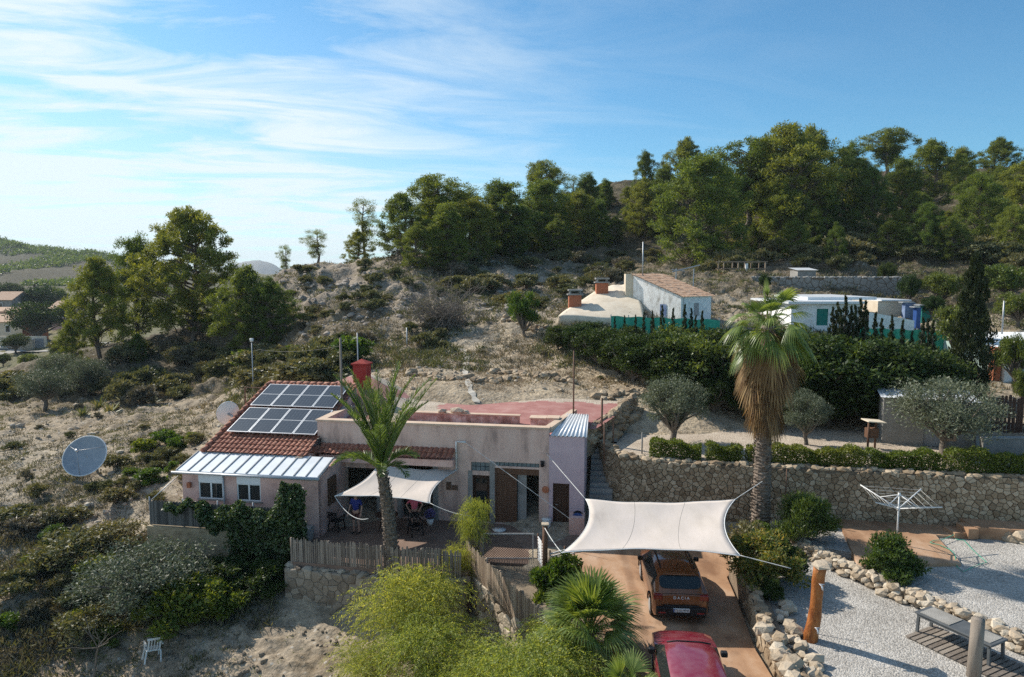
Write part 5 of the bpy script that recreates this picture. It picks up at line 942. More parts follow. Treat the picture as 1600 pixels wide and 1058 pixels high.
for k in range(190):
    a = k*2.4+rng.uniform(-.4, .4); f = k/189; z0 = cz+.15-2.45*f; el = -.62-.75*f**.5+rng.normal()*.08; d = np.array([math.cos(a)*math.cos(el), math.sin(a)*math.cos(el), math.sin(el)]); lp = rng.uniform(.8, 1.25)*(1-.10*f); o = np.array([.07, 0, z0])+d*lp
    petiole(mb2, (.07, 0, z0), o, .02); nrm = np.array([math.cos(a), math.sin(a), .25])+rng.normal(size=3)*.35; D_.append(fan(o, d+[0, 0, -.3], nrm, rng.uniform(.8, 1.25)*(1-.1*f), 13, .45, rng.uniform(.4, .9), rng))
V, F = cat(D_); sk = link('dead_leaf_skirt', npmesh('skirt', V, F, LF['dead']), WP); mb2.build('leaf_stalk', LF['dead'], sk, True)
# date palm in front of the house
rng = np.random.default_rng(92); DP = thing('date_palm', 'feather leaved date palm with a rough trunk in front of the house terrace', 'palm tree', (-4.62, 25.35, -.3))
axis = [(0, 0, -.8), (0, 0, .2), (-.04, 0, 1.5), (-.16, 0, 2.9), (-.34, .05, 4.15)]; mb, P_, R_ = palm_trunk('trunk', axis, [.38, .29, .25, .21, .17], DP, None, .10, 14)
for i, (p, r_) in enumerate(zip(P_, R_)):
    if p[2] < .3: continue
    for k in range(6):
        a = k*6.28/6+i*1.3+rng.uniform(-.2, .2); q = p+np.array([math.cos(a)*r_*.85, math.sin(a)*r_*.85, 0]); mb.bar(q, q+np.array([math.cos(a)*.10*rng.random(), math.sin(a)*.10*rng.random(), .10+.07*rng.random()]), .09, .03)
mb.build('trunk', MT['bark_palm'], DP); top = np.array([-.34, .05, 4.1]); Vs = []; mb = MB()
for k in range(40):
    a = k*2.4+rng.uniform(-.3, .3); el0 = rng.uniform(.98, 1.52) if k < 32 else rng.uniform(.6, 1.0); Ln = rng.uniform(2.9, 4.3) if k < 32 else rng.uniform(1.6, 2.2); pts = []; p = top.copy(); el = el0
    bend = rng.uniform(.25, .85) if k < 32 else 1.6
    for i in range(13):
        pts.append(p.copy()); el = el0-bend*(i/12)**1.5; p = p+np.array([math.cos(a)*math.cos(el), math.sin(a)*math.cos(el), math.sin(el)])*Ln/12
    mb.tube(pts, [.05*(1-.85*i/12)+.004 for i in range(13)], 4, caps=False); pts = np.array(pts); C, A, LL = [], [], []
    for i in range(56):
        t_ = .26+.74*i/55; kk = min(11, int(t_*12)); f = t_*12-kk; q = pts[kk]*(1-f)+pts[kk+1]*f; tg = pts[kk+1]-pts[kk]; tg /= np.linalg.norm(tg); sd = np.cross(tg, [0, 0, 1.]); sd /= np.linalg.norm(sd)+1e-9; un = np.cross(sd, tg)
        l_ = .46*math.sin(math.pi*min(1, .12+t_*.88))**.6+.06
        for s in (-1, 1): dr = sd*s*.6+tg*.9+un*.28+rng.normal(size=3)*.07; dr /= np.linalg.norm(dr); C.append(q+dr*l_/2); A.append(dr); LL.append(l_)
    Vs.append(leaves(np.array(C), np.array(A), np.array(LL), .028, rng))
V, F = cat(Vs); cr = link('crown', npmesh('crown', V, F, LF['date']), DP); mb.build('leaf_stalk', LF['palm'], cr, True)
# young fan palm by the drive
def young_fan(name, label, loc, n, R0, seed, th=1.7):
    rng = np.random.default_rng(seed); r = thing(name, label, 'palm tree', loc); mb = MB(); mb.tube([(0, 0, -.5), (0, 0, th*.5), (0, 0, th)], [.2, .19, .16], 10, jit=.12); mb.build('trunk', MT['bark_palm'], r); L_ = []; mb = MB()
    for k in range(n):
        a = k*2.4; el = 1.4-1.5*(k/n)**1.1; d = np.array([math.cos(a)*math.cos(el), math.sin(a)*math.cos(el), math.sin(el)]); lp = rng.uniform(.5, .9); o = np.array([0, 0, th])+d*lp; petiole(mb, (0, 0, th-.1), o, .016); nrm = np.array([0, 0, 1.])-d*d[2]+[1e-3, 0, 0]; nrm /= np.linalg.norm(nrm); L_.append(fan(o, d, nrm+rng.normal(size=3)*.15, R0*rng.uniform(.7, 1.15), 20, .12+.3*math.cos(el), rng.uniform(.8, 1.25), rng))
    V, F = cat(L_); cr = link('crown', npmesh('crown', V, F, LF['palm']), r); mb.build('leaf_stalk', LF['palm'], cr, True)
young_fan('fan_palm', 'young green fan palm with spiky leaves left of the parked cars', (2.3, 19.2, -.9), 44, 1.25, 93, 1.7)
young_fan('fan_palm', 'low fan palm at the bottom edge beside the red car', (2.9, 16.5, -.9), 16, .7, 94, 1.1)
# drooping yellow-green foreground shrubs
def weeping(seed, H=3.0, Rr=2.0, ns=900):
    rng = np.random.default_rng(seed); r = thing('pepper_tree', '', 'tree'); parts = []; Vs = []
    for k in range(14):
        a = k*2.4; q = np.array([math.cos(a)*Rr*.6*rng.uniform(.5, 1), math.sin(a)*Rr*.6*rng.uniform(.5, 1), H*rng.uniform(.6, .95)]); parts.append((bent((0, 0, -.2), q, rng, 4, .06), [.06, .045, .03, .02, .01]))
    limb_mesh('trunk', parts, MT['bark_grey'], r, 5); C, A, LL = [], [], []
    lobes = [(rng.uniform(0, 6.28), Rr*rng.uniform(.1, .75), H*rng.uniform(.45, 1.0), rng.uniform(.35, .65)) for _ in range(15)]
    for k in range(ns):
        la, lr, lz, ls = lobes[k % 15]; a = rng.uniform(0, 6.28); f = rng.random()**.6*ls; p = np.array([math.cos(la)*lr+math.cos(a)*f, math.sin(la)*lr+math.sin(a)*f, lz-.45*f+rng.normal()*.12]); dr = np.array([math.cos(a), math.sin(a), 0])*.7+rng.normal(size=3)*.5; dr[2] = rng.uniform(.1, .8); dr /= np.linalg.norm(dr); Ln = rng.uniform(.6, 1.5); m = 28; vel = dr*Ln/m*1.2
        for i in range(m):
            p = p+vel; vel = vel+np.array([0, 0, -1.])*Ln/m*.055; sd = unit(np.cross(vel, rng.normal(size=3))[None])[0]
            l_ = .10*rng.uniform(.7, 1.3); ax = unit((vel/np.linalg.norm(vel)*.9+sd*(1 if i % 2 else -1)+[0, 0, -.35])[None])[0]; C.append(p+ax*l_/2); A.append(ax); LL.append(l_)
    V, F = leaves(np.array(C), np.array(A), np.array(LL), .026, rng); link('crown', npmesh('crown', V, F, LF['yellow']), r); return r, H
WE = family([weeping(95, ns=1000), weeping(96, ns=1000)])
for k, x, y, h, w, l in [(0, -3.5, 22.4, 2.9, .95, 'yellow green drooping shrub below the date palm and picket fence'), (1, -2.3, 20.3, 2.3, 1.1, 'yellow green drooping shrub left of the pale rubble wall'), (0, -.7, 18.4, 2.2, 1.05, 'yellow green drooping shrub at the middle of the bottom edge'), (1, 1.3, 17.3, 2.7, 1.1, 'yellow green drooping shrub below the young fan palm'), (0, 1.2, 20.2, 2.0, .7, 'small drooping shrub at the low end of the slanting fence'), (0, .35, 19.3, 1.6, .7, 'low drooping shrub in front of the pale rubble wall'), (1, -1.5, 26.0, 2.2, .42, 'feathery light green shrub in front of the small dark door'), (0, -2.1, 25.3, 1.7, .45, 'feathery shrub hanging over the grey picket fence'), (1, -4.4, 20.6, 1.5, .8, 'small drooping shrub at the left end of the yellow green group'), (1, -2.6, 17.6, 1.7, 1.2, 'drooping shrub cut off by the bottom edge left of centre')]: WE(k, onT(x, y) if y < 25 else np.array([x, y, 0. if y > 25.5 else -1.0]), h, w*(1.45 if h < 1.8 else 1.0), l)
# thin bare sapling in the field
rng = np.random.default_rng(97); parts = [(bent((0, 0, -.2), (.25, 0, 2.2), rng, 4, .03), [.05, .04, .035, .025, .02])]
for k in range(9): s_ = parts[0][0][rng.integers(2, 5)]; parts.append((bent(s_, s_+np.array([rng.normal()*.35, rng.normal()*.3, rng.uniform(.5, 1.1)]), rng, 3, .05), [.02, .015, .01, .005]))
SA = limb_mesh('bare_sapling', parts, MT['bark_grey'], None, 5); SA.location = [float(c) for c in onT(-13.6, 21.0)]; tag(SA, 'thin almost leafless sapling at the lower left of the field', 'tree')
# ivy over the screen fence
def ivy(name, label, boxes, n, seed):
    rng = np.random.default_rng(seed); C = []
    for (x0, x1, z0, z1, y, dep), k in boxes:
        q = rng.random((k, 3)); xx = x0+(x1-x0)*q[:, 0]; edge = .16*np.sin(xx*3.1)+.1*np.sin(xx*7.7); zz = z0+edge+(z1-z0)*q[:, 1]**.8; C.append(np.stack([xx, y-dep*q[:, 2]*np.sin(np.pi*q[:, 1]).clip(.3, 1), zz], -1))
    C = np.concatenate(C); A = rng.normal(size=C.shape)*.8+[0, -.5, -.4]; V, F = leaves(C, A, .12*(1+.3*rng.normal(size=len(C))).clip(.4, 2), .105, rng); o = link(name, npmesh(name, V, F, LF['ivy']), None, HO); o.rotation_euler.z = HA; return tag(o, label, 'ivy')
ivy('ivy', 'dark glossy ivy spilling over the screen fence below the annex windows', [((-3.3, 1.15, .62, 1.72, -4.2, .55), 5200), ((-4.9, -3.0, 1.35, 1.72, -4.2, .3), 900), ((.30, 1.35, .5, 2.62, -4.0, .7), 3400), ((-1.9, 1.2, -.5, .8, -4.3, .6), 2400)], 0, 98)

# ------------------------------------------------------------------ ground cover nobody could count
def tufts(name, pts, per, h, w, mat, seed, spread=.2, fl=.5):
    rng = np.random.default_rng(seed); n = len(pts); idx = np.repeat(np.arange(n), per); m = len(idx); sc = rng.uniform(.5, 1.4, n)[idx]
    C = pts[idx]+np.c_[rng.normal(size=(m, 2))*spread*sc[:, None], np.zeros(m)]; A = np.c_[rng.normal(size=(m, 2))*fl, np.ones(m)]; A = unit(A); Ls = h*sc*rng.uniform(.5, 1.2, m); C = C+A*(Ls/2*.9)[:, None]
    V, F = leaves(C, A, Ls, w, rng); o = link(name, npmesh(name, V, F, mat)); o['kind'] = 'stuff'; return o
def spots(n, fx, fy, keep, seed, dz=-.03):
    rng = np.random.default_rng(seed); x = fx(rng, n*3); y = fy(rng, n*3); k = keep(x, y, rng); x, y = x[k][:n], y[k][:n]; return np.c_[x, y, TH(x, y)+dz]
def hidden(x, y):   # under houses, drives and terraces
    return ((x > -15) & (x < 4.5) & (y > 27-.16*x*.2) & (y < 38)) | ((x > -9) & (y > 24.2) & (y < 39) & (x < 30)) | ((x > 2) & (y < 30))
hillx = lambda rg, n: rg.uniform(-.45, .95, n)
def fanspots(n, t0, t1, y0, y1, seed, thr=0.0, sc=.25, ok=None):
    rng = np.random.default_rng(seed); y = np.exp(rng.uniform(math.log(y0), math.log(y1), n*4)); x = rng.uniform(t0, t1, n*4)*y; k = (fbm(x, y, sc, 3, seed) > thr+rng.normal(size=n*4)*.12) & ~hidden(x, y)
    if ok is not None: k &= ok(x, y)
    x, y = x[k][:n], y[k][:n]; return np.c_[x, y, TH(x, y)-.03]
tufts('dry_grass', fanspots(2600, -.5, .9, 40, 130, 101), 16, .34, .05, LF['dry'], 1, .22)
tufts('low_scrub', fanspots(8000, -.42, .95, 44, 150, 102, .0), 24, .42, .065, LF['scrub'], 2, .28, .8)
tufts('grey_scrub', fanspots(5000, -.42, .95, 44, 150, 103, .02), 22, .42, .05, LF['scrub_grey'], 3, .28, .8)
tufts('dry_grass_left', fanspots(2400, -.95, -.4, 21, 75, 104, -.02, .4), 15, .20, .025, LF['dry'], 4, .16)
tufts('low_weeds', fanspots(2600, -.95, -.42, 21, 75, 105, .04, .4), 20, .22, .035, LF['scrub'], 5, .18, .8)
tufts('lower_slope_scrub', fanspots(1500, -.95, -.36, 20, 30, 108, -.1, .5, lambda x, y: (y > 24.3) | (x < -16.5)), 26, .30, .04, LF['scrub_grey'], 8, .24, .8)
tufts('lower_slope_weeds', fanspots(700, -.95, -.36, 20, 30, 109, .0, .5, lambda x, y: (y > 24.3) | (x < -16.5)), 26, .30, .045, LF['scrub'], 9, .24, .8)
tufts('left_scrub', fanspots(1500, -.95, -.40, 28, 75, 110, .02, .3), 20, .24, .04, LF['scrub_grey'], 10, .2, .8)
tufts('field_weeds', fanspots(260, -.75, -.1, 19, 26, 106, .1, .6, lambda x, y: x < -2), 12, .14, .022, LF['weed'], 6, .12, .8)
tufts('slope_straw', fanspots(1800, -.2, .2, 38.5, 52, 107, -.1, .5), 12, .16, .03, LF['dry'], 7, .22)
def pebbles(name, pts, s0, s1, mat, seed):
    random.seed(seed); mb = MB()
    for p in pts: mb.rock((p[0], p[1], p[2]+.05), random.uniform(s0, s1)*(.6+random.random()**3*1.6))
    o = mb.build(name, mat); o['kind'] = 'stuff'
pebbles('loose_stones', fanspots(900, -.9, -.35, 22, 75, 111, .02, .4, lambda x, y: (y > 27) | (x < -17.5)), .09, .24, MT['stone_pale'], 1)
pebbles('knob_stones', fanspots(1300, -.35, .1, 55, 95, 114, .0, .3), .10, .42, M('pink_grey_rock', [(.26, .215, .18), (.40, .345, .29)], scale=2, bump=.4), 4)
pebbles('slope_stones', fanspots(1300, -.35, .25, 38.5, 90, 112, .02, .3), .07, .20, MT['stone_pale'], 2)
pebbles('field_clods', fanspots(700, -.8, -.08, 18.5, 25.6, 113, -.1, .6, lambda x, y: x < -1.8), .05, .15, M('soil_clod', [(.20, .155, .11), (.33, .27, .2)], scale=6, bump=.4), 3)

# ------------------------------------------------------------------ shade sails
def sail(name, label, corners, pull, sag, ropes):
    c = [Vector([float(q) for q in x]) for x in corners]; n = 24; mb = MB()
    for j in range(n+1):
        for i in range(n+1):
            s, t_ = 2*i/n-1, 2*j/n-1; s2 = s*(1-pull*(1-t_*t_)); t2 = t_*(1-pull*(1-s*s)); a, b_ = (s2+1)/2, (t2+1)/2
            p = (c[0]*(1-a)+c[1]*a)*(1-b_)+(c[3]*(1-a)+c[2]*a)*b_; p.z -= sag*(1-s*s)*(1-t_*t_)-.015*math.sin(s*9)*math.sin(t_*3+1); mb.v.append(tuple(p))
    for j in range(n):
        for i in range(n): k = j*(n+1)+i; mb.f.append((k, k+1, k+n+2, k+n+1)); mb.m.append(0)
    o = mb.build(name, MT['sail'], None, True); md = o.modifiers.new('cloth', 'SOLIDIFY'); md.thickness = .008; tag(o, label, 'shade sail')
    bd = []
    for path in ([(i, 0) for i in range(n+1)], [(n, j) for j in range(n+1)], [(n-i, n) for i in range(n+1)], [(0, n-j) for j in range(n+1)]): bd += [Vector(mb.v[j*(n+1)+i]) for i, j in path]
    h = MB(); h.tube(bd, .016, 5, caps=False); h.build('hem', MT['white'], o, True)
    for cols in (8, 16):
        h = MB(); h.tube([Vector(mb.v[j*(n+1)+cols])+Vector((0, 0, .006)) for j in range(n+1)], .009, 4, caps=False); h.build('seam', MT['path'], o, True)
    for k, (q, dip) in ropes:
        a = c[k]; q = Vector([float(w) for w in q]); m = MB(); m.tube([a+(q-a)*f-Vector((0, 0, dip*4*f*(1-f))) for f in [i/10 for i in range(11)]], .014, 5); m.build('rope', MT['rope'], o, True)
sail('shade_sail', 'cream shade sail stretched over the porch of the house', [HW(3.2, -.7, 2.70), HW(6.72, -.05, 2.42), HW(6.4, -3.4, 1.98), HW(2.17, -3.1, 1.94)], .17, .12, [(0, (HW(3.1, -.5, 2.9), 0)), (1, (HW(6.75, -.0, 2.46), 0)), (2, ((-1.35, 26.05, 1.75), .12)), (3, (HW(4.35, -4.9, 1.75), .35))])
sail('shade_sail', 'large cream shade sail over the parked orange car', [G(915, 780, 2.7), G(1149, 780, 2.75), G(1157, 868, 2.35), G(878, 864, 2.3)], .16, .18, [(0, (HW(10.75, -.02, 3.35), .0)), (1, ((10.1, 26.75, 3.0), 0)), (2, ((8.6, 20.3, 2.2), 0)), (3, ((1.2, 24.2, 2.0), .05))])
m = MB(); m.tube([Vector([float(q) for q in HW(7.1, -.1, 3.72)])+(Vector([float(q) for q in HW(12.2, -2.5, 1.2)])-Vector([float(q) for q in HW(7.1, -.1, 3.72)]))*f for f in (0, .5, 1)], .012, 5); tag(m.build('washing_line', MT['rope'], None, True), 'thin white line slanting across the front of the house', 'rope')

# ------------------------------------------------------------------ fences, gate, posts
def picket(name, label, path, h, wd, mat, seed, zs=None, rails=(.25, .8)):
    rg = random.Random(seed); r = thing(name, label, 'fence', (path[0][0], path[0][1], path[0][2])); b = Vector(path[0]); mb = MB(); ml = MB(); mp = MB()
    for a, c in zip(path, path[1:]):
        a, c = Vector(a), Vector(c); L_ = (c-a).length; d = (c-a)/L_; nr = Vector((d.y, -d.x, 0)).normalized(); n = int(L_/(wd+.014))
        for i in range(n):
            p = a+d*((i+.5)*L_/n)-b; hh = h*rg.uniform(.90, 1.04); w = wd*rg.uniform(.75, 1.05)/2; tl = rg.uniform(-.02, .02); q = p+nr*.03; dd = Vector((d.x, d.y, 0)).normalized()
            vs = []
            for z, ww in ((-.05, w), (hh-.05, w), (hh, w*.5)):
                for s, e in ((-1, 0), (1, 0), (1, 1), (-1, 1)): vs.append(q+dd*(s*ww+tl*z)+nr*(.022*e-.004*rg.random())+Vector((0, 0, z)))
            mb.add(vs, [(0, 1, 5, 4), (1, 2, 6, 5), (2, 3, 7, 6), (3, 0, 4, 7), (4, 5, 9, 8), (5, 6, 10, 9), (6, 7, 11, 10), (7, 4, 8, 11), (8, 9, 10, 11)])
        for rz in rails: ml.bar(a-b+Vector((0, 0, h*rz)), c-b+Vector((0, 0, h*rz)), .035, .06)
        for i in range(int(L_/1.6)+1): p = a+d*min(L_, i*1.6)-b-nr*.04; mp = MB(); mp.tube([p+Vector((0, 0, -.4)), p+Vector((0, 0, h*.97))], .045, 7); mp.build('post', mat, r, True)
    mb.build('pickets', mat, r); ml.build('rail', mat, r)
picket('picket_fence', 'weathered grey stake fence along the terrace edge either side of the date palm', [(-8.7, 26.0, -.2), (-5.0, 25.2, -.2), (-1.9, 24.68, -.2)], 1.15, .075, MT['wood_grey'], 1)
picket('picket_fence', 'pale sunlit board fence slanting down beside the yellow green shrubs', [(-1.72, 25.65, -.2), (-.45, 23.25, -.28), (.8, 20.98, -.4), (1.95, 18.75, -.8)], 1.12, .115, MT['wood_tan'], 2)
gt = thing('metal_gate', 'dark metal garden gate with a diamond lattice', 'gate', (-1.15, 26.08, .02)); f = MB()
for a in ((0, 0, .0, 2.0, .04, .05), (0, 0, 1.0, 2.0, .04, 1.05), (0, 0, .05, .045, .04, 1.0), (1.955, 0, .05, 2.0, .04, 1.0)): f.box(a[:3], a[3:])
f.build('gate_frame', MT['galv'], gt); f = MB()
for k in range(-9, 20):
    for s in (1, -1):
        x0 = k*.1; x1 = x0+s*.95; p, q = Vector((x0, .02, .05)), Vector((x1, .02, 1.0))
        if s < 0: p.x += .1
        for lim in (.045, 1.955):
            for u_, w_ in ((p, q), (q, p)):
                if (lim < 1 and u_.x < lim < w_.x) or (lim > 1 and u_.x > lim > w_.x): u_ += (w_-u_)*((lim-u_.x)/(w_.x-u_.x))
        if .04 <= p.x <= 1.96 and .04 <= q.x <= 1.96 and (q-p).length > .05: f.bar(p, q, .016, .012)
f.build('lattice', MT['black'], gt)
def post(name, label, p, h, r, mat, cat_='post', cap=None, lean=(0, 0), n=10, group=None):
    mb = MB(); mb.tube([(0, 0, -.3), (lean[0]*.5, lean[1]*.5, h*.5), (lean[0], lean[1], h)], [r*1.05, r, r*.95], n, jit=.03 if r > .05 else 0); o = mb.build(name, mat, None, True, p); tag(o, label, cat_, group)
    if cap: c_ = MB(); c_.box((lean[0]-cap[0], lean[1]-cap[0], h+.002), (lean[0]+cap[0], lean[1]+cap[0], h+cap[1])); c_.build('post_cap', MT[cap[2]], o)
    return o
post('gate_post', 'grey pole holding the porch sail rope beside the metal gate', (-1.32, 26.1, 0), 1.95, .06, MT['wood_grey'], 'post')
post('gate_post', 'brown wooden post with a pale flat cap, right of the metal gate', (1.22, 24.4, 0), 2.05, .10, MT['wood_mid'], 'post', (.13, .05, 'stone_pale'))
post('wooden_post', 'thick dark round wooden post at the bottom right edge', G(1521, 1058, .5)*[1, 1, 0]+[0, 0, .5], 1.62, .165, MT['wood_grey'], 'post', None, (.03, 0), 14)
for (a, b_, l) in (((1.40, 24.25, 0), (2.35, 24.9, 0), 'white horizontal slat panel beside the driveway entrance'), ((1.02, 25.9, 0), (1.25, 24.75, 0), 'narrow white slat panel right of the metal gate')):
    r = thing('slat_fence', l, 'fence', a); d = Vector(b_)-Vector(a); m = MB()
    for i in range(9): m.bar((0, 0, .12+i*.11), (d.x, d.y, .12+i*.11-.02), .03, .05)
    m.build('slats', MT['white'], r); m = MB()
    for f in (0, .6, 1): m = MB(); m.tube([(d.x*f, d.y*f+.04, -.2), (d.x*f, d.y*f+.04, 1.12)], .035, 6); m.build('post', MT['wood_mid'], r, True)
r = thing('screen_fence', 'dark grey screen fence on the low wall in front of the annex', 'fence', HO, HA); m = MB()
for i in range(150): x = -5.75+i*.046; m.box((x, -4.1, .62), (x+.037, -4.08, 1.66+.03*math.sin(i*2.1)))
m.build('reed_screen', M('grey_reed', [(.07, .068, .064), (.16, .155, .145)], scale=4, bump=.1, island=.6), r); m = MB()
for x in (-5.76, -4.2, -2.6, -1.0, .6, 1.1): m = MB(); m.tube([(x, -4.06, .1), (x, -4.06, 1.8)], .03, 7); m.build('post', MT['galv'], r, True)
m = MB(); m.tube([(-5.76, -4.06, 1.6), (-5.2, -2.9, 2.4)], .02, 6); m.build('brace', MT['galv'], r, True)
m = MB(); m.box((-5.8, -4.25, -1.6), (1.1, -4.0, .60)); o = m.build('low_wall', MT['yellowwall'], None, False, HO); o.rotation_euler.z = HA; tag(o, 'low yellow stained wall under the screen fence', 'wall')
m = MB(); m.box((-5.5, -3.997, -1.6), (1.1, -2.91, .55)); o = m.build('annex_ledge', MT['concrete'], None, False, HO); o.rotation_euler.z = HA; tag(o, kind='structure')
def pole(label, u, vb, vt, Y, r=.035, mat='galv', head=None, cat_='pole', name='metal_pole'):
    b = P(u, vb, Y); t_ = P(u, vt, Y); m = MB(); m.tube([(0, 0, -.3), (0, 0, float(t_[2]-b[2]))], r, 8); o = m.build(name, MT[mat], None, True, b); tag(o, label, cat_)
    if head: hh = float(t_[2]-b[2]); m = MB(); m.tube([(0, 0, hh), (.0, 0, hh+.22)], [.10, .13], 10); m.build('lamp_head', MT[head], o, True)
    return o
pole('tall lamp pole with a white head behind the small white dish', 397, 640, 534, 46, .035, 'galv', 'white', 'lamp pole', 'lamp_pole')
pole('weathered mast standing behind the right end of the solar panels', 535, 662, 528, 34.4, .06, 'wood_grey', None, 'mast', 'wooden_mast')
pole('thin rusty pole rising from the flat roof at the right', 896, 648, 548, 33.6, .04, 'rust')
pole('rusty pole at the foot of the pink roof beside the stair', 940, 690, 622, 32.6, .05, 'rust')
pole('thin grey pole on the slope left of the dead thicket', 636, 548, 512, 50, .05, 'galv')
pole('thin grey pole behind the solar panels', 481, 598, 562, 45, .04, 'galv')
pole('tall thin aerial mast behind the whitewashed house', 1004, 432, 378, 57, .05, 'galv', None, 'mast', 'aerial_mast')
pole('slim pole in front of the red chimney', 560, 600, 520, 40, .035, 'galv')
pole('pale street pole in the yard at the far right', 1566, 515, 470, 46, .05, 'galv')
for i, (u, v, t_, l) in enumerate([(1003, 707, 676, 'leaning braced fence post at the left end of the clipped hedge'), (944, 712, 660, 'tall fence post at the head of the outdoor stair'), (958, 695, 655, 'shorter fence post behind the head of the stair'), (1228, 772, 733, 'thin metal post against the stone wall beside the oleander')]):
    Y = G(u, v, 3.05)[1] if i < 3 else 28.2; pole(l, u, v, t_, Y, .035 if i < 3 else .025, 'concrete' if i == 0 else 'rust', None, 'post', 'fence_post')
m = MB(); a = G(1590, 800, 1.28); m.tube([a, a+[0, 0, 1.75], a+[1.6, -.3, 1.75]], .045, 8); tag(m.build('goal_frame', MT['white'], None, True), 'white tubular frame against the stone wall at the right edge', 'frame')
for u, v, t_ in ((467, 600, 582), (487, 598, 580)): pass
r = thing('wire_frame', 'rusty open metal frame beside the top left of the solar panels', 'frame', HW(-5.15, 4.1, 3.2), HA); m = MB()
for x in (0, -.9): m.box((x-.03, -.03, 0), (x+.03, .03, 2.0))
m.box((-.9, -.02, 1.95), (0, .02, 2.0)); m.build('frame_posts', MT['rust'], r)

for l, a, b_ in (('thin overhead cable from the lamp pole to the mast behind the solar panels', P(397, 545, 46), P(535, 540, 34.4)), ('thin overhead cable from the mast to the red chimney', P(535, 532, 34.4), P(566, 570, 37)), ('thin overhead cable from the mast running up to the grey slope pole', P(535, 530, 34.4), P(636, 514, 50)), ('thin overhead cable crossing the lower left slope towards the annex', P(0, 925, 24), np.array(HW(-5.7, -4.0, 1.3)))):
    m = MB(); m.tube([a+(b_-a)*f-np.array([0, 0, .25*4*f*(1-f)]) for f in [i/12 for i in range(13)]], .007, 4); tag(m.build('cable', MT['black']), l, 'cable')
# ------------------------------------------------------------------ satellite dishes
def dish(label, c, n, Rr, depth, mat_in, mat_out, foot, ell=1.0):
    r = thing('satellite_dish', label, 'satellite dish', c); q = Vector(n).to_track_quat('Z', 'Y').to_matrix(); A = []; B = []
    for j in range(9):
        f = j/8
        for L_, off in ((A, 0.), (B, -.035)): L_.append([tuple(q @ Vector((math.cos(k*math.tau/36)*Rr*f*ell, math.sin(k*math.tau/36)*Rr*f, depth*(f*f-1)+off))) for k in range(37)])
    for L_, nm, mt in ((A, 'reflector', mat_in), (B, 'back_shell', mat_out)): a = np.array(L_); V, F = grid_mesh(a[..., 0], a[..., 1], a[..., 2]); link(nm, npmesh(nm, V, F, MT[mt], True), r)
    m = MB(); ring = [q @ Vector((math.cos(k*math.tau/36)*Rr*ell, math.sin(k*math.tau/36)*Rr, -.02)) for k in range(37)]; m.tube(ring, .032, 6, caps=False); m.build('rim', MT['white'], r, True)
    m = MB(); m.tube([q @ Vector((0, 0, -depth)), Vector((float(foot[0]), float(foot[1]), -.25)), Vector([float(x) for x in foot])], [.06, .07, .08], 8); m.build('mast', MT['galv'], r, True)
    f_ = q @ Vector((0, 0, Rr*.75)); m = MB()
    for k in range(3): a = k*2.1+.5; m.tube([q @ Vector((math.cos(a)*Rr*.95*ell, math.sin(a)*Rr*.95, -.05)), f_], .014, 5)
    m.build('feed_strut', MT['galv'], r, True); m = MB(); m.tube([f_-q @ Vector((0, 0, .12)), f_+q @ Vector((0, 0, .08))], .07, 8); m.build('feed_horn', MT['alu'], r, True)
MT['dishmesh'] = M('grey_blue_dish', [(.23, .27, .31), (.32, .36, .40)], scale=3, bump=.04, rough=.5)
gd = T(140, 748); c = P(132, 712, gd[1]); dish('big round grey blue satellite dish with a white rim on the left slope', c, (.06, -.84, .54), 1.12, .24, 'dishmesh', 'white', (gd[0]-c[0]+.1, gd[1]-c[1]+.55, gd[2]-c[2]))
c = P(356, 645, 34.2); dish('small white satellite dish at the left verge of the tiled roof', c, (-.45, .80, .38), .66, .09, 'white', 'white', (.6, -.3, -.6), .78)

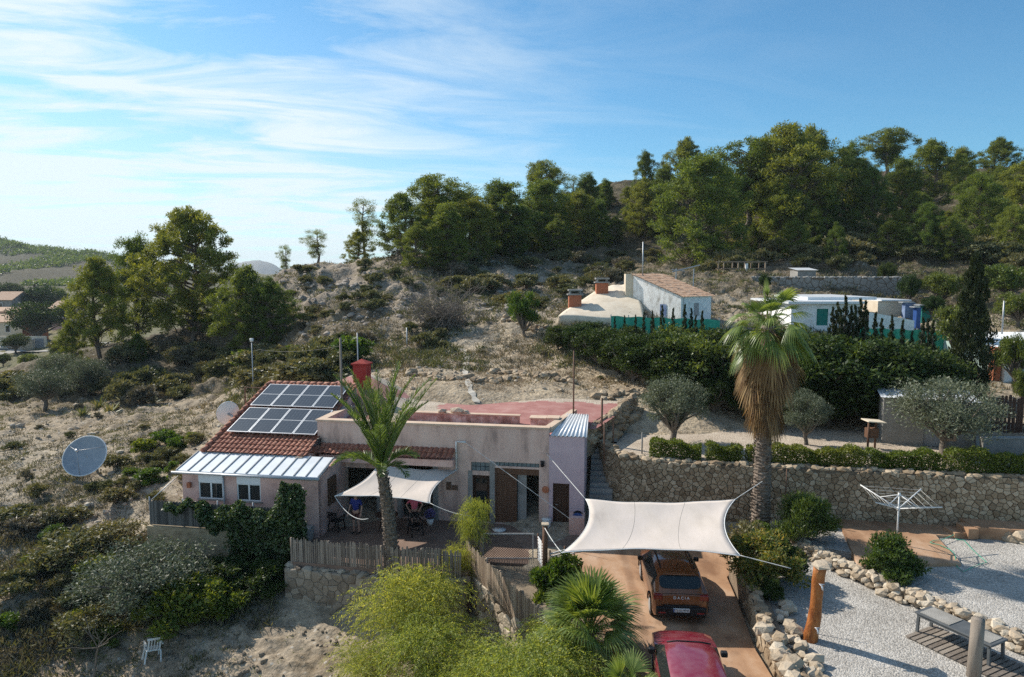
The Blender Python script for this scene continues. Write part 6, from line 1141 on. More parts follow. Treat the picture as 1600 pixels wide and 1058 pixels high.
# ------------------------------------------------------------------ cars
def car(name, label, loc, rz, L_, W2, Ht, paintm, hatch=True, rails=False, plate=None, letters=None):
    r = thing(name, label, 'car', loc, rz)
    # stations along the car, rear to front: y, half width, belt z, roof z (or None), roof half width, bottom z
    f = L_/4.08; hb = Ht-.02
    st = [(0.02, .66, .80, None, 0, .36), (.0, .80, .90, None, 0, .30), (.10, .885, .985, None, 0, .26), (.14, .895, 1.02, 1.06, .70, .24), (.50, .905, 1.03, Ht-.07, .66, .24), (.74, .91, 1.02, Ht-.015, .67, .24), (1.5, .92, 1.0, Ht, .67, .22), (2.1, .92, .98, Ht-.01, .66, .22), (2.55, .92, .965, Ht-.07, .63, .22), (3.05, .915, 1.0, 1.06, .68, .22), (3.22, .91, .99, None, 0, .22), (3.75, .87, .90, None, 0, .24), (3.98, .80, .78, None, 0, .26), (4.06, .66, .68, None, 0, .32)]
    secs = []
    for y, w, zb, zr, wr, z0 in st:
        y *= f; w *= W2/.92
        zt = zr if zr else zb+.055
        w2 = wr*W2/.92 if zr else w*.80
        secs.append([(w*.93, y, z0), (w*.985, y, z0+.12), (w, y, z0+(zb-z0)*.55), (w*.985, y, zb-.06), (w*.955, y, zb), (w2+.035, y, zt-.05 if zr else zb+.03), (w2-.06, y, zt), (w2*.45, y, zt+.022), (0, y, zt+.03)])
    n, k = len(secs), 9; V = []
    for s in secs: V += s+[(-x, y, z) for x, y, z in s[:-1][::-1]]
    kk = 17; body, glas = [], []
    for i in range(n-1):
        for j in range(kk-1):
            q = (i*kk+j, (i+1)*kk+j, (i+1)*kk+j+1, i*kk+j+1); jj = j if j < 8 else 15-j
            side = jj == 4 and 4 <= i <= 8; back = i == 3 and jj >= 6; wind = i == 8 and jj >= 6
            (glas if side or wind else body).append(q)
    body.append(tuple(range(kk))); body.append(tuple((n-1)*kk+j for j in range(kk))[::-1])
    m = MB(); m.add(V, body); bo = m.build('body', paintm, r, True); ms = bo.modifiers.new('e', 'EDGE_SPLIT'); ms.split_angle = R(38)
    m = MB(); m.add(V, glas); m.build('windows', MT['glass_car'], r, False)
    def at(i0, g_, j0, h_):   # point on skin between stations/profile points
        a = [Vector(secs[i0][j0]), Vector(secs[i0+1][j0]), Vector(secs[i0+1][j0+1]), Vector(secs[i0][j0+1])]; return (a[0]*(1-g_)+a[1]*g_)*(1-h_)+(a[3]*(1-g_)+a[2]*g_)*h_
    # rear window: rounded panel lying on the hatch
    p0 = Vector((0, .17*f, 1.09)); p1 = Vector((0, .49*f, Ht-.05)); ax = (p1-p0).normalized(); nr = Vector((0, -ax.z, ax.y)); hw_ = .66*W2/.92; hl = (p1-p0).length; m = MB(); pts = []
    for k2 in range(28):
        a = k2*math.tau/28; cx_, cy_ = math.cos(a), math.sin(a); e = .45; pts.append(p0+ax*(hl/2+hl*.46*math.copysign(abs(cy_)**e, cy_))+Vector((hw_*math.copysign(abs(cx_)**e, cx_), 0, 0))+nr*.022)
    m.add(pts+[p-nr*.03 for p in pts], [tuple(range(28))]+[(i, 28+i, 28+(i+1) % 28, (i+1) % 28) for i in range(28)]); m.build('rear_window', MT['glass_car'], r)
    m = MB(); m.bar(p1+nr*.05+Vector((-.52, 0, 0)), p1+nr*.05+Vector((.52, 0, 0)), .16, .03); m.build('spoiler', paintm, r, bevel=.01)
    m = MB(); m.box((-.80, -.055, .30), (.80, .10, .60)); m.build('rear_bumper', MT['black'], r, bevel=.05)
    m = MB(); m.box((-.74, L_-.12, .26), (.74, L_+.03, .52)); m.build('front_bumper', MT['black'], r, bevel=.05)
    for s in (-1, 1):
        m = MB(); m.box((s*.87 if s < 0 else .58, -.004, .80), (s*.58 if s < 0 else .87, .13, 1.0)); m.build('tail_light', glassy('tail_light_red', (.16, .008, .008), .12) if 'tail_light_red' not in bpy.data.materials else bpy.data.materials['tail_light_red'], r, bevel=.03)
        m = MB(); m.box((min(s*.80, s*.50), L_-.22, .58), (max(s*.80, s*.50), L_-.02, .72)); m.build('headlight', MT['glassblock'], r, bevel=.03)
        m = MB(); m.box((min(s*(W2+.16), s*(W2-.02)), 2.66*f, .97), (max(s*(W2+.16), s*(W2-.02)), 2.80*f, 1.11)); m.build('wing_mirror', MT['black'], r, bevel=.03)
        for y in (.68*f, 3.30*f):
            m = MB(); x0, x1 = s*(W2-.22), s*(W2-.015); m.tube([(x0, y, .32), (x1, y, .32)], [.32, .32], 24); m.tube([(x0, y, .32), (x1+s*.004, y, .32)], [.36, .0001], 24); wh = m.build('wheel', MT['rubber'], r)
            m = MB(); m.tube([(x1+s*.003, y, .32), (x1+s*.02, y, .32)], [.21, .17], 18); m.build('rim', MT['galv'], wh)
            m = MB()
            for a in range(9): t0, t1 = a*math.pi/9, (a+1)*math.pi/9; q = lambda t_, rr: (s*(W2*.99), y+math.cos(t_)*rr, .33+math.sin(t_)*rr); m.add([q(t0, .34), q(t1, .34), q(t1, .42), q(t0, .42), tuple(np.array(q(t0, .42))+[s*.03, 0, 0]), tuple(np.array(q(t1, .42))+[s*.03, 0, 0])], [(0, 1, 2, 3), (3, 2, 5, 4), (0, 3, 4), (1, 5, 2)] )
            m.build('wheel_arch', MT['black'], r)
        if rails: m = MB(); m.tube([(s*.56, .85*f, Ht+.0), (s*.56, .95*f, Ht+.07), (s*.56, 2.2*f, Ht+.07), (s*.55, 2.35*f, Ht-.02)], .024, 6); m.build('roof_rail', MT['black'], r, True)
    m = MB(); m.tube([(0, .95*f, Ht+.02), (0, .72*f, Ht+.24)], [.018, .008], 6); m.build('aerial', MT['black'], r, True)
    zb_ = lambda y: float(np.interp(y/f, [3.22, 3.75, 3.98], [1.045, .955, .835]))
    for x_ in (-.42, .42): m = MB(); m.tube([(x_*W2/.92, y_*f, zb_(y_*f)+.006) for y_ in (3.25, 3.5, 3.75, 3.95)], .014, 4); m.build('bonnet_crease', MT['black'] if x_ > 5 else paintm, r, True)
    m = MB(); m.tube([(-.60*W2/.92, 2.60*f, Ht-.07), (-.3, 2.64*f, Ht-.055), (.3, 2.64*f, Ht-.055), (.60*W2/.92, 2.60*f, Ht-.07)], .022, 5); m.build('roof_edge_shade_line', MT['black'], r, True)  # black tube drawn as the shadow and windscreen line at the roof's front edge
    m = MB(); m.tube([(-.60, -.02, .64), (-.70, -.01, .80), (-.60, .03, 1.02), (.60, .03, 1.02), (.70, -.01, .80), (.60, -.02, .64), (-.60, -.02, .64)], .007, 4); m.build('tailgate_gap', MT['black'], r, True)
    m = MB(); m.box((-.56, -.06, .605), (.56, .02, .66)); m.build('tailgate_trim', MT['black'], r, bevel=.02)
    for s in (-1, 1):
        m = MB(); m.box((min(s*.50, s*.72), -.062, .40), (max(s*.50, s*.72), -.05, .44)); m.build('rear_reflector', MT['redpaint'], r)
    def text(s_, size, mat, p, rx, parent, nm, sp_=0):
        cu = bpy.data.curves.new(nm, 'FONT'); cu.body = s_; cu.size = size; cu.align_x = 'CENTER'; cu.align_y = 'CENTER'; cu.extrude = .004; cu.materials.append(mat); o = bpy.data.objects.new(nm, cu); COL.objects.link(o); o.location = p; o.rotation_euler = (rx, 0, 0)
        if sp_: cu.space_character = sp_
        dg = bpy.context.evaluated_depsgraph_get(); me = bpy.data.meshes.new_from_object(o.evaluated_get(dg)); bpy.data.objects.remove(o); o = link(nm, me, parent, p); o.rotation_euler = (rx, 0, 0); return o
    if letters: o = text(letters, .125, MT['metalroof'], (0, -.018, .90), R(82), r, 'lettering', 1.5)
    if plate:
        m = MB(); m.box((-.26, -.085, .46), (.26, -.057, .575)); pl = m.build('number_plate', MT['white'], r); m = MB(); m.box((-.26, -.0875, .46), (-.215, -.0852, .575)); m.build('plate_band', MT['blue'], pl); text(plate, .105, MT['black'], (.02, -.087, .517), R(90), pl, 'plate_text')
    return r
car('parked_car', 'orange brown hatchback with black roof rails parked under the large sail', (5.42, 21.0, .012), R(-4), 4.08, .92, 1.52, paint('copper_paint', (.20, .062, .015)), rails=True, plate='7210 MRR', letters='DACIA')
car('parked_car', 'dusty crimson hatchback at the bottom edge, behind the orange brown one', (4.42, 14.45, .012), R(-6), 4.75, .89, 1.45, paint('crimson_paint', (.26, .012, .030), dust=(.45, .25, .25), dustf=.35))

# ------------------------------------------------------------------ people on the terrace (bodies are one skinned surface each)
def skinned(name, verts, edges, radii, mat, parent, root=0, sub=2):
    me = bpy.data.meshes.new(name); me.from_pydata(verts, edges, []); me.materials.append(mat); o = link(name, me, parent)
    md = o.modifiers.new('skin', 'SKIN'); md.use_smooth_shade = True
    for i, rr in enumerate(radii): me.skin_vertices[0].data[i].radius = rr if isinstance(rr, tuple) else (rr, rr)
    me.skin_vertices[0].data[root].use_root = True; o.modifiers.new('sub', 'SUBSURF').render_levels = sub; o.modifiers['sub'].levels = sub; return o
def person(label, loc, rz, h, skin, hair, top_m, low_m, sleeves, shorts, arms):
    """arms: elbow and wrist offsets (right side, mirrored by sign) in body units where height = 1.75"""
    r = thing('person', label, 'person', loc, rz); k = h/1.75; v, e, ra = [], [], []
    def pt(p, rr, prev=None):
        v.append(tuple(c*k for c in p)); ra.append(tuple(q*k for q in rr) if isinstance(rr, tuple) else rr*k)
        if prev is not None: e.append((prev, len(v)-1))
        return len(v)-1
    pel = pt((0, 0, .94), (.145, .105)); w = pt((0, .0, 1.10), (.13, .095), pel); ch = pt((0, .0, 1.30), (.155, .11), w); nk = pt((0, .0, 1.46), .06, ch); n2 = pt((0, -.01, 1.54), .055, nk)
    hd = pt((0, -.02, 1.60), (.072, .085), n2); h2 = pt((0, -.02, 1.68), (.076, .095), hd); h3 = pt((0, -.01, 1.735), (.055, .07), h2); pt((0, -.115, 1.635), .014, hd)
    wr = []
    for s in (-1, 1):
        hp = pt((s*.095, 0, .88), .088, pel); kn = pt((s*.11, -.015, .50), .058, hp); cf = pt((s*.115, .015, .34), .055, kn); an = pt((s*.12, .02, .09), .036, cf); hl = pt((s*.12, .01, .045), .038, an); pt((s*.14, -.15, .03), (.042, .024), hl)
        sh = pt((s*.185, 0, 1.40), .058, ch); el, ha = arms; eb = pt((s*(.185+el[0]), el[1], 1.40+el[2]), .040, sh); wt = pt((s*(.185+ha[0]), ha[1], 1.40+ha[2]), .027, eb)
        d = np.array(v[wt])/k-np.array(v[eb])/k; d = d/np.linalg.norm(d); q0 = np.array(v[wt])/k; pm = pt(q0+d*.07, (.040, .018), wt); sd = np.cross(d, [0, -1, .2]); sd = sd/np.linalg.norm(sd)
        for fi, fl in enumerate((.065, .078, .072, .055)):
            o_ = (fi-1.5)*.019; a = pt(q0+d*.10+sd*o_, .0095, pm); b_ = pt(q0+d*(.10+fl*.6)+sd*o_*1.1+np.array([0, -.012, 0]), .0085, a); pt(q0+d*(.10+fl)+sd*o_*1.15+np.array([0, -.03, 0]), .007, b_)
        t_ = pt(q0+d*.045+sd*-.045, .011, wt); pt(q0+d*.09+sd*-.065+np.array([0, -.015, 0]), .009, t_); wr.append((sh, eb))
    bo = skinned('body', v, e, ra, skin, r)
    # shirt
    v, e, ra = [], [], []; a = pt((0, 0, .92), (.165, .125)); b_ = pt((0, 0, 1.10), (.15, .115), a); c = pt((0, 0, 1.30), (.175, .128), b_); pt((0, 0, 1.44), (.09, .08), c)
    for s in (-1, 1): q = pt((s*.19, 0, 1.40), .075, c); el = arms[0]; f = sleeves; pt((s*(.185+el[0]*f), el[1]*f, 1.40+el[2]*f), .062, q)
    skinned('shirt', v, e, ra, top_m, r)
    v, e, ra = [], [], []; a = pt((0, 0, .95), (.155, .12)); zb = .52 if shorts else .10
    for s in (-1, 1): q = pt((s*.095, 0, .84), .10, a); pt((s*.112, -.01, zb), .075 if shorts else .052, q)
    skinned('shorts' if shorts else 'trousers', v, e, ra, low_m, r)
    v, e, ra = [], [], []; a = pt((0, .02, 1.66), (.085, .095)); b_ = pt((0, .025, 1.735), (.072, .085), a); pt((0, .05, 1.60), .06, a); skinned('hair', v, e, ra, hair, r)
    m = MB()
    for s in (-1, 1): m.rock((s*.033*k, -.108*k, 1.675*k), .02*k); m.rock((s*.082*k, -.01*k, 1.645*k), .05*k)
    m.build('face_detail', skin, r); m = MB()
    for s in (-1, 1): m.box((min(s*.08, s*.185)*k, -.19*k, .0), (max(s*.08, s*.185)*k, .07*k, .065*k))
    m.build('shoes', MT['black'], r, bevel=.02)
skin = M('skin', [(.42, .24, .17), (.50, .30, .22)], scale=5, bump=0, rough=.6)
pp = G(648, 827, 0); person('person in a pink shirt with hands on hips, half hidden behind the porch sail', pp, R(5), 1.66, skin, M('dark_hair', [(.03, .02, .015), (.06, .04, .03)], bump=0), M('pink_shirt', [(.52, .09, .14), (.62, .14, .19)], bump=.05), MT['black'], .75, True, ((.20, .03, -.22), (.07, -.12, -.40)))
pp = G(557, 832, 0); person('person in a dark blue shirt and brown shorts at the left of the porch', pp, R(-15), 1.80, skin, M('grey_hair', [(.22, .20, .18), (.35, .33, .3)], bump=0), M('blue_shirt', [(.02, .03, .16), (.035, .05, .24)], bump=.05), M('brown_shorts', [(.09, .03, .025), (.13, .05, .04)], bump=.05), .8, True, ((.09, .02, -.27), (.10, -.14, -.50)))

# ------------------------------------------------------------------ terrace and yard furniture
def chair(name, label, loc, rz, rot=(0, 0), mat='plasticwhite', cat_='chair'):
    r = thing(name, label, cat_, loc, rz); r.rotation_euler = (rot[0], rot[1], rz); m = MB(); m.box((-.24, -.22, .40), (.24, .24, .44)); m.build('seat', MT[mat], r, bevel=.015); m = MB()
    for i in range(5): m.bar((-.18+i*.09, .23, .44), (-.19+i*.095, .33, .84), .05, .02)
    m.bar((-.25, .33, .85), (.25, .33, .85), .03, .07); m.build('backrest', MT[mat], r)
    for s in (-1, 1):
        for y, y2 in ((-.20, -.25), (.22, .28)): m = MB(); m.bar((s*.22, y, .42), (s*.26, y2, 0), .045, .045); m.build('leg', MT[mat], r)
        m = MB(); m.bar((s*.26, -.22, .64), (s*.26, .30, .64), .05, .03); m.bar((s*.24, -.2, .42), (s*.26, -.22, .64), .04, .03); m.build('armrest', MT[mat], r)
chair('plastic_chair', 'broken white plastic chair standing at the edge of the field', onT(-12.75, 23.0, .02), R(215), (R(6), R(-8)))
chair('plastic_chair', 'white plastic chair tipped over behind the broken one in the bushes', onT(-12.6, 23.9, .75), R(150), (R(72), R(10)))
chair('garden_chair', 'dark garden chair beside the person in pink', HW(5.3, -1.9, .01), R(30), mat='black')
chair('garden_chair', 'dark garden chair at the left end of the porch', HW(1.7, -1.9, .01), R(160), mat='black')
tb = thing('garden_table', 'dark round garden table on the porch behind the date palm', 'table', HW(3.9, -1.6, .01), HA); m = MB(); m.tube([(0, 0, .70), (0, 0, .73)], .5, 24); m.build('tabletop', MT['wood_dark'], tb)
for k in range(4): a = k*1.571+.78; m = MB(); m.bar((math.cos(a)*.2, math.sin(a)*.2, .70), (math.cos(a)*.4, math.sin(a)*.4, 0), .04, .04); m.build('leg', MT['wood_dark'], tb)
pl = thing('potted_plant', 'small purple flowering plant in a pale pot on the terrace', 'plant', G(672, 820, .02)); m = MB(); m.tube([(0, 0, 0), (0, 0, .28)], [.12, .17], 12); m.build('pot', MT['plasticwhite'], pl, True)
rng = np.random.default_rng(120); V, F = clump_leaves([(0, 0, .5, .26, .26, .26)], 420, .06, .04, rng); link('flowers', npmesh('f', V, F, LF['lilacflower']), pl); V, F = clump_leaves([(0, 0, .42, .24, .24, .2)], 260, .07, .03, rng); link('leaves', npmesh('l', V, F, LF['citrus']), pl)
bk = thing('bucket', 'white plastic tub on the ground between the two house doors', 'bucket', HW(10.82, -.28, .0)); m = MB(); m.tube([(0, 0, 0), (0, 0, .44)], [.17, .21], 16); m.tube([(0, 0, .44), (0, 0, .47)], [.225, .225], 16); m.build('tub', MT['plasticwhite'], bk, True); m = MB(); m.tube([(-.2, 0, .44), (0, -.12, .34), (.2, 0, .44)], .01, 5); m.build('handle', MT['galv'], bk)
hr = thing('hose_reel', 'blue hose reel at the corner of the lilac wall', 'hose reel', HW(12.2, -.35, .42), HA); m = MB(); m.tube([(0, -.12, .2), (0, .12, .2)], .17, 18); m.build('hose_coil', MT['blue'], hr)
for y in (-.14, .14): m = MB(); m.tube([(0, y, .2), (0, y+.02, .2)], .26, 18); m.build('reel_disc', MT['blue'] if y < 0 else MT['black'], hr)
m = MB(); m.bar((0, -.1, .2), (-.2, -.1, -.4), .04, .04); m.bar((0, .1, .2), (.2, .1, -.4), .04, .04); m.build('stand', MT['black'], hr)
m = MB(); m.box((11.85, -.8, -.05), (12.5, -.02, .75)); o = m.build('low_wall', MT['plaster'], None, False, HO); o.rotation_euler.z = HA; tag(o, 'short pinkish wall stub right of the dark lilac room door', 'wall')
m = MB(); m.tube([(8.8, -.9, .03), (8.8, -.9, .09)], [.26, .3], 16); o = m.build('wash_basin', MT['plasticwhite'], None, True, HO); o.rotation_euler.z = HA; tag(o, 'shallow pale basin on the floor in front of the wide house opening', 'basin')
# rotary clothes dryer
b = G(1401, 850, .93); ct = P(1401, 795, b[1]); hz = float(ct[2]-b[2]); cd_ = thing('clothes_dryer', 'white rotary clothes dryer standing on the orange patio', 'clothes dryer', b)
m = MB(); m.tube([(0, 0, 0), (0, 0, hz+.62)], .028, 10); m.tube([(0, 0, hz-.06), (0, 0, hz+.06)], .06, 10); m.tube([(0, 0, hz+.5), (0, 0, hz+.62)], .05, 10); m.build('pole', MT['white'], cd_, True); tips = []
for k in range(4):
    a = .55+k*math.pi/2; t_ = Vector((math.cos(a)*1.55, math.sin(a)*1.55, hz+.52)); tips.append(t_); m = MB(); m.tube([(0, 0, hz), t_], .022, 6); m.tube([(0, 0, hz+.55), Vector((0, 0, hz)).lerp(t_, .48)], .015, 6); m.build('arm', MT['white'], cd_, True)
m = MB()
for f in (.95, .8, .65, .5, .35):
    for k in range(4): m.tube([Vector((0, 0, hz)).lerp(tips[k], f), Vector((0, 0, hz)).lerp(tips[(k+1) % 4], f)], .005, 4)
m.build('line', MT['rope'], cd_)
# low grey table on a slatted pallet
q = [G(1442, 964, 1.2), G(1449, 947, 1.2), G(1579, 986, 1.2), G(1535, 1006, 1.2)]; c = sum(q)/4; d = (q[3]-q[0]); ang = math.atan2(d[1], d[0])
bt = thing('garden_table', 'long low grey table on a slatted pallet in the lower right gravel', 'table', (c[0], c[1], .5), ang); m = MB(); m.box((-1.08, -.40, .62), (1.08, .40, .68)); m.build('tabletop', MT['tablegrey'], bt, bevel=.02); m = MB(); m.box((-.95, -.33, .681), (-.1, .33, .70)); m.box((.55, -.3, .681), (.98, .3, .695)); m.build('board', MT['path'], bt)
for sx_ in (-.98, .98):
    for sy in (-.33, .33): m = MB(); m.bar((sx_, sy, .62), (sx_*1.02, sy*1.02, .07), .07, .07); m.build('leg', MT['tablegrey'], bt)
m = MB()
for y in (-.36, .36): m.bar((-1.0, y, .59), (1.0, y, .59), .03, .06)
m.build('apron', MT['tablegrey'], bt)
pa = thing('wooden_pallet', 'slatted brown wooden deck under the long grey table', 'pallet', (c[0]+.05, c[1]-.35, .5), ang); m = MB()
for i in range(17): m.box((-1.35+i*.165, -.75, .045), (-1.35+i*.165+.12, .65, .07))
m.build('slats', MT['wood_grey'], pa); m = MB()
for y in (-.7, -.05, .55): m.box((-1.35, y, .0), (1.42, y+.09, .044))
m.build('bearer', MT['wood_grey'], pa)
# orange log with taps
b = G(1265, 1000, .5); t_ = P(1284, 884, b[1]); lg = thing('log_post', 'orange varnished leaning log with two taps and a flat stone on top', 'water post', b); tx, tz = float(t_[0]-b[0]), float(t_[2]-b[2]); pts = [Vector((tx*f+.05*math.sin(f*5), .03*math.sin(f*4), tz*f-.15*(f == 0))) for f in [i/9 for i in range(10)]]
m = MB(); m.tube(pts, [.23, .20, .185, .18, .175, .17, .172, .175, .18, .185], 14, jit=.08); m.build('log', MT['wood_orange'], lg, True); m = MB(); m.rock((tx, 0, tz+.05), .55, flat=.22); m.build('top_stone', MT['stone_pale'], lg)
for f in (.20, .78): p = Vector((tx*f+.05*math.sin(f*5), -.18, tz*f)); m = MB(); m.tube([p, p+Vector((0, -.10, 0)), p+Vector((0, -.13, -.10))], .028, 8); m.bar(p+Vector((-.07, -.07, .05)), p+Vector((.07, -.07, .05)), .025, .02); m.tube([p+Vector((0, -.07, 0)), p+Vector((0, -.07, .05))], .015, 6); m.build('tap', MT['alu'], lg, True)
m = MB(); hz_ = [G(u, v, .97) for u, v in [(1500, 824), (1475, 840), (1455, 846), (1478, 856), (1490, 868)]]+[G(u, v, .86) for u, v in [(1497, 882), (1502, 892), (1540, 880), (1512, 845), (1480, 838)]]; cs = []
for i in range(len(hz_)-1): cs += [hz_[i]*(1-f)+hz_[i+1]*f+[.12*math.sin(i*2.1+f*3), .1*math.cos(i*1.7+f*4), 0] for f in (0, .33, .66)]
m.tube(cs, .013, 5); tag(m.build('garden_hose', MT['netgreen'], None, True), 'thin green garden hose trailing across patio and gravel', 'hose')
r = thing('wooden_stand', 'small wooden stand with a tilted yellow board beside the block shed', 'stand', G(1362, 700, 3.02)); m = MB(); m.box((-.5, -.35, 1.28), (.35, .35, 1.33)); m.build('board', MT['cream'], r).rotation_euler = (.0, .08, 0); m = MB()
for x, y in ((-.3, -.2), (.2, .1)): m = MB(); m.tube([(x, y, -.1), (x, y, 1.3)], .05, 7); m.build('post', MT['wood_mid'], r, True)
pass; m = MB(); m.box((-.25, -.1, .5), (.25, .25, .95)); m.build('box', MT['wood_mid'], r)

# ------------------------------------------------------------------ outbuildings and neighbours
sb = thing('block_shed', 'grey concrete block shed behind the wide olive tree', 'shed', (18.15, 32.9, 3.0), R(-22)); m = MB(); wall_holes(m, 0, 3.9, 0, 2.25, [(1.75, 2.65, .0, 2.0)], 0, .2); m.box((0, .2, 0), (.2, 2.6, 2.25)); m.box((3.7, .2, 0), (3.9, 2.6, 2.25)); m.box((.2, 2.4, 0), (3.7, 2.6, 2.25)); m.build('wall', MT['block'], sb); m = MB(); m.box((1.77, .08, .02), (2.63, .13, 1.98)); m.build('door', MT['metalseam'], sb)
V = []; n = 60
for j, (y, z) in enumerate(((-.2, 2.30), (2.8, 2.42))):
    for i in range(n): f = i/(n-1); V.append((-.15+4.2*f, y, z+.018*math.sin(f*math.pi*44)))
link('corrugated_roof', npmesh('r', V, [(i, i+1, n+i+1, n+i) for i in range(n-1)], MT['metalroof'], True), sb)
def frame_at(u, Y, zb): return np.array([XW(u, Y, zb), Y, zb])
# whitewashed house with old tiled lean-to roof
co = frame_at(1063, 53, 6.6); A1 = np.array([-.64, .77]); A2 = np.array([.77, .64]); NB = thing('neighbour_house', 'old whitewashed house with a single slope of brown clay tiles', 'house', co); L1, L2 = 4.8, 4.0; e1_, e2_ = 2.95, 4.6
def q2(a, b_, z): return (A1[0]*a+A2[0]*b_, A1[1]*a+A2[1]*b_, z)
m = MB(); m.add([q2(0, 0, 0), q2(L1, 0, 0), q2(L1, L2, 0), q2(0, L2, 0), q2(0, 0, e1_), q2(L1, 0, e2_), q2(L1, L2, e2_), q2(0, L2, e1_)], [(0, 4, 5, 1), (1, 5, 6, 2), (2, 6, 7, 3)]); m.build('stained_wall', MT['whitewash_old'], NB); m = MB(); m.add([q2(-.003, 0, 0), q2(-.003, L2, 0), q2(-.003, L2, e1_), q2(-.003, 0, e1_)], [(0, 1, 2, 3)]); m.build('white_wall', MT['whitewash'], NB)
rows = []; nc = 90; per = 22
for k in range(13):
    for e in (0, 1):
        f = (k+e*1.02)/13; a = -.25+(L1+.4)*f; z = e1_+.03+(e2_-e1_)*(a/L1); rows.append([(*q2(a, -.15+(L2+.3)*i/(nc-1), 0)[:2], z+.05*abs(math.cos(math.pi*per*i/(nc-1)))+(.018 if e == 0 else 0)+.02*math.sin(i*1.7+k*2)) for i in range(nc)])
a = np.array(rows); V, F = grid_mesh(a[..., 0], a[..., 1], a[..., 2]); link('tiled_roof', npmesh('t', V, F, MT['tile_old']), NB)
m = MB(); dn = -np.array(A2); o3 = lambda a, z: (A1[0]*a+dn[0]*.03, A1[1]*a+dn[1]*.03, z); m.add([o3(2.0, .2), o3(1.35, .2), o3(1.35, 2.3), o3(2.0, 2.3)], [(0, 1, 2, 3)]); m.build('door', MT['bluesheet'], NB); w_ = -np.array(A1); o4 = lambda b_, z: (A2[0]*b_+w_[0]*.03, A2[1]*b_+w_[1]*.03, z); m = MB(); m.add([o4(1.7, 1.4), o4(2.3, 1.4), o4(2.3, 2.4), o4(1.7, 2.4)], [(0, 1, 2, 3)]); m.build('window', MT['metalseam'], NB)
m = MB(); c = np.array(q2(L1+.5, .2, 0)); m.box((c[0]-.45, c[1]-.4, 0), (c[0]+.38, c[1]+.4, e2_+.1)); m.build('chimney_breast', MT['cream'], NB); m = MB(); m.tube([q2(0, .3, e1_-.1), q2(-.1, .3, .3)], .05, 6); m.build('downpipe', MT['galv'], NB)
VR = thing('vaulted_roof', 'low sloping cream rendered roof of the cave rooms beside the whitewashed house', 'roof', (0, 0, 0)); A = []; le = [P(872, 494, 52.5), P(893, 478, 55.5), P(930, 456, 59), P(950, 447, 61)]; ri = [P(1010, 503, 52.5), P(1004, 480, 55), P(994, 455, 58), P(984, 443, 61)]
for f in np.linspace(0, 3, 25):
    k = min(int(f), 2); g_ = f-k; a, b_ = le[k]*(1-g_)+le[k+1]*g_, ri[k]*(1-g_)+ri[k+1]*g_; A.append([a*(1-s)+b_*s+np.array([0, 0, .18*math.sin(math.pi*s)*math.sin(math.pi*min(1, .15+f/3))+.05*math.sin(s*9+f*4)]) for s in np.linspace(0, 1, 25)])
a = np.array(A); V2, F = grid_mesh(a[..., 0], a[..., 1], a[..., 2]); o = link('shell', npmesh('s', V2, F, MT['cream'], True), VR); md = o.modifiers.new('t', 'SOLIDIFY'); md.thickness = .9; md.offset = -1
for u, v0, v1, l in ((898, 479, 452, 'left of two stubby brick chimneys with grey caps on the rounded cream roof'), (940, 458, 434, 'right of two stubby brick chimneys with grey caps on the rounded cream roof')):
    Y = 55.6 if u < 920 else 58.4; b = P(u, v0, Y); h = float(P(u, v1, Y)[2]-b[2]); r = thing('brick_chimney', l, 'chimney', b); m = MB(); m.box((-.5, -.45, -.5), (.5, .45, h*.66)); m.build('stack', MT['brick'], r); m = MB(); m.box((-.62, -.55, h*.663), (.62, .55, h*.74)); m.box((-.55, -.5, h*.9), (.6, .5, h)); [m.box((x-.06, y-.06, h*.741), (x+.06, y+.06, h*.899)) for x in (-.4, .4) for y in (-.35, .35)]; m.build('cap', MT['concrete'], r)
# white bungalow
def bx_(m, u0, u1, Y0, dep, z0, z1): m.box((XW(u0, Y0, z0), Y0, z0), (XW(u1, Y0, z0), Y0+dep, z1))
B = thing('bungalow', 'white flat roofed bungalow with a teal shutter beyond the dark hedge', 'house', (0, 0, 0)); m = MB(); x0, x1 = XW(1236, 53, 8), XW(1347, 53, 8); wall_holes(m, x0, x1, 5.6, 9.0, [(XW(1276, 53, 8), XW(1294, 53, 8), 7.3, 8.6)], 53, 53.25); m.box((x0, 53.25, 5.6), (x0+.25, 60, 9)); m.box((x1-.25, 53.25, 5.6), (x1, 60, 9)); m.build('wall', MT['whitewash'], B)
m = MB(); m.box((x0-.4, 52.6, 9.0), (x1+.15, 61, 9.18)); m.box((XW(1270, 55, 9), 56, 9.18), (XW(1380, 55, 9), 64, 9.42)); m.build('roof', MT['metalroof'], B); m = MB(); m.box((XW(1276, 53, 8), 53.06, 7.3), (XW(1294, 53, 8), 53.12, 8.6)); m.build('shutter', MT['teal'], B)
m = MB(); a0, a1 = x1+.02, XW(1428, 52, 7); m.add([(a0, 52, 5.6), (a1, 52, 5.6), (a1, 58, 5.6), (a0, 58, 5.6), (a0, 52, 8.4), (a1, 52, 7.75), (a1, 58, 7.75), (a0, 58, 8.4)], [(0, 1, 5, 4), (1, 2, 6, 5), (4, 5, 6, 7)]); m.build('annex_wall', MT['whitewash'], B); m = MB(); m.box((a0+.5, 51.97, 6.9), (a0+.85, 52.03, 7.7)); m.build('window', MT['white'], B); m = MB(); m.box((XW(1372, 58.5, 9), 58.5, 6), (XW(1412, 58.5, 9), 63, 9.0)); m.build('yellow_wall', MT['cream'], B)
m = MB(); m.box((XW(1380, 58.5, 9)-.3, 58.2, 9.003), (XW(1412, 58.5, 9)+.5, 63.3, 9.12)); m.build('rear_roof', MT['metalroof'], B)
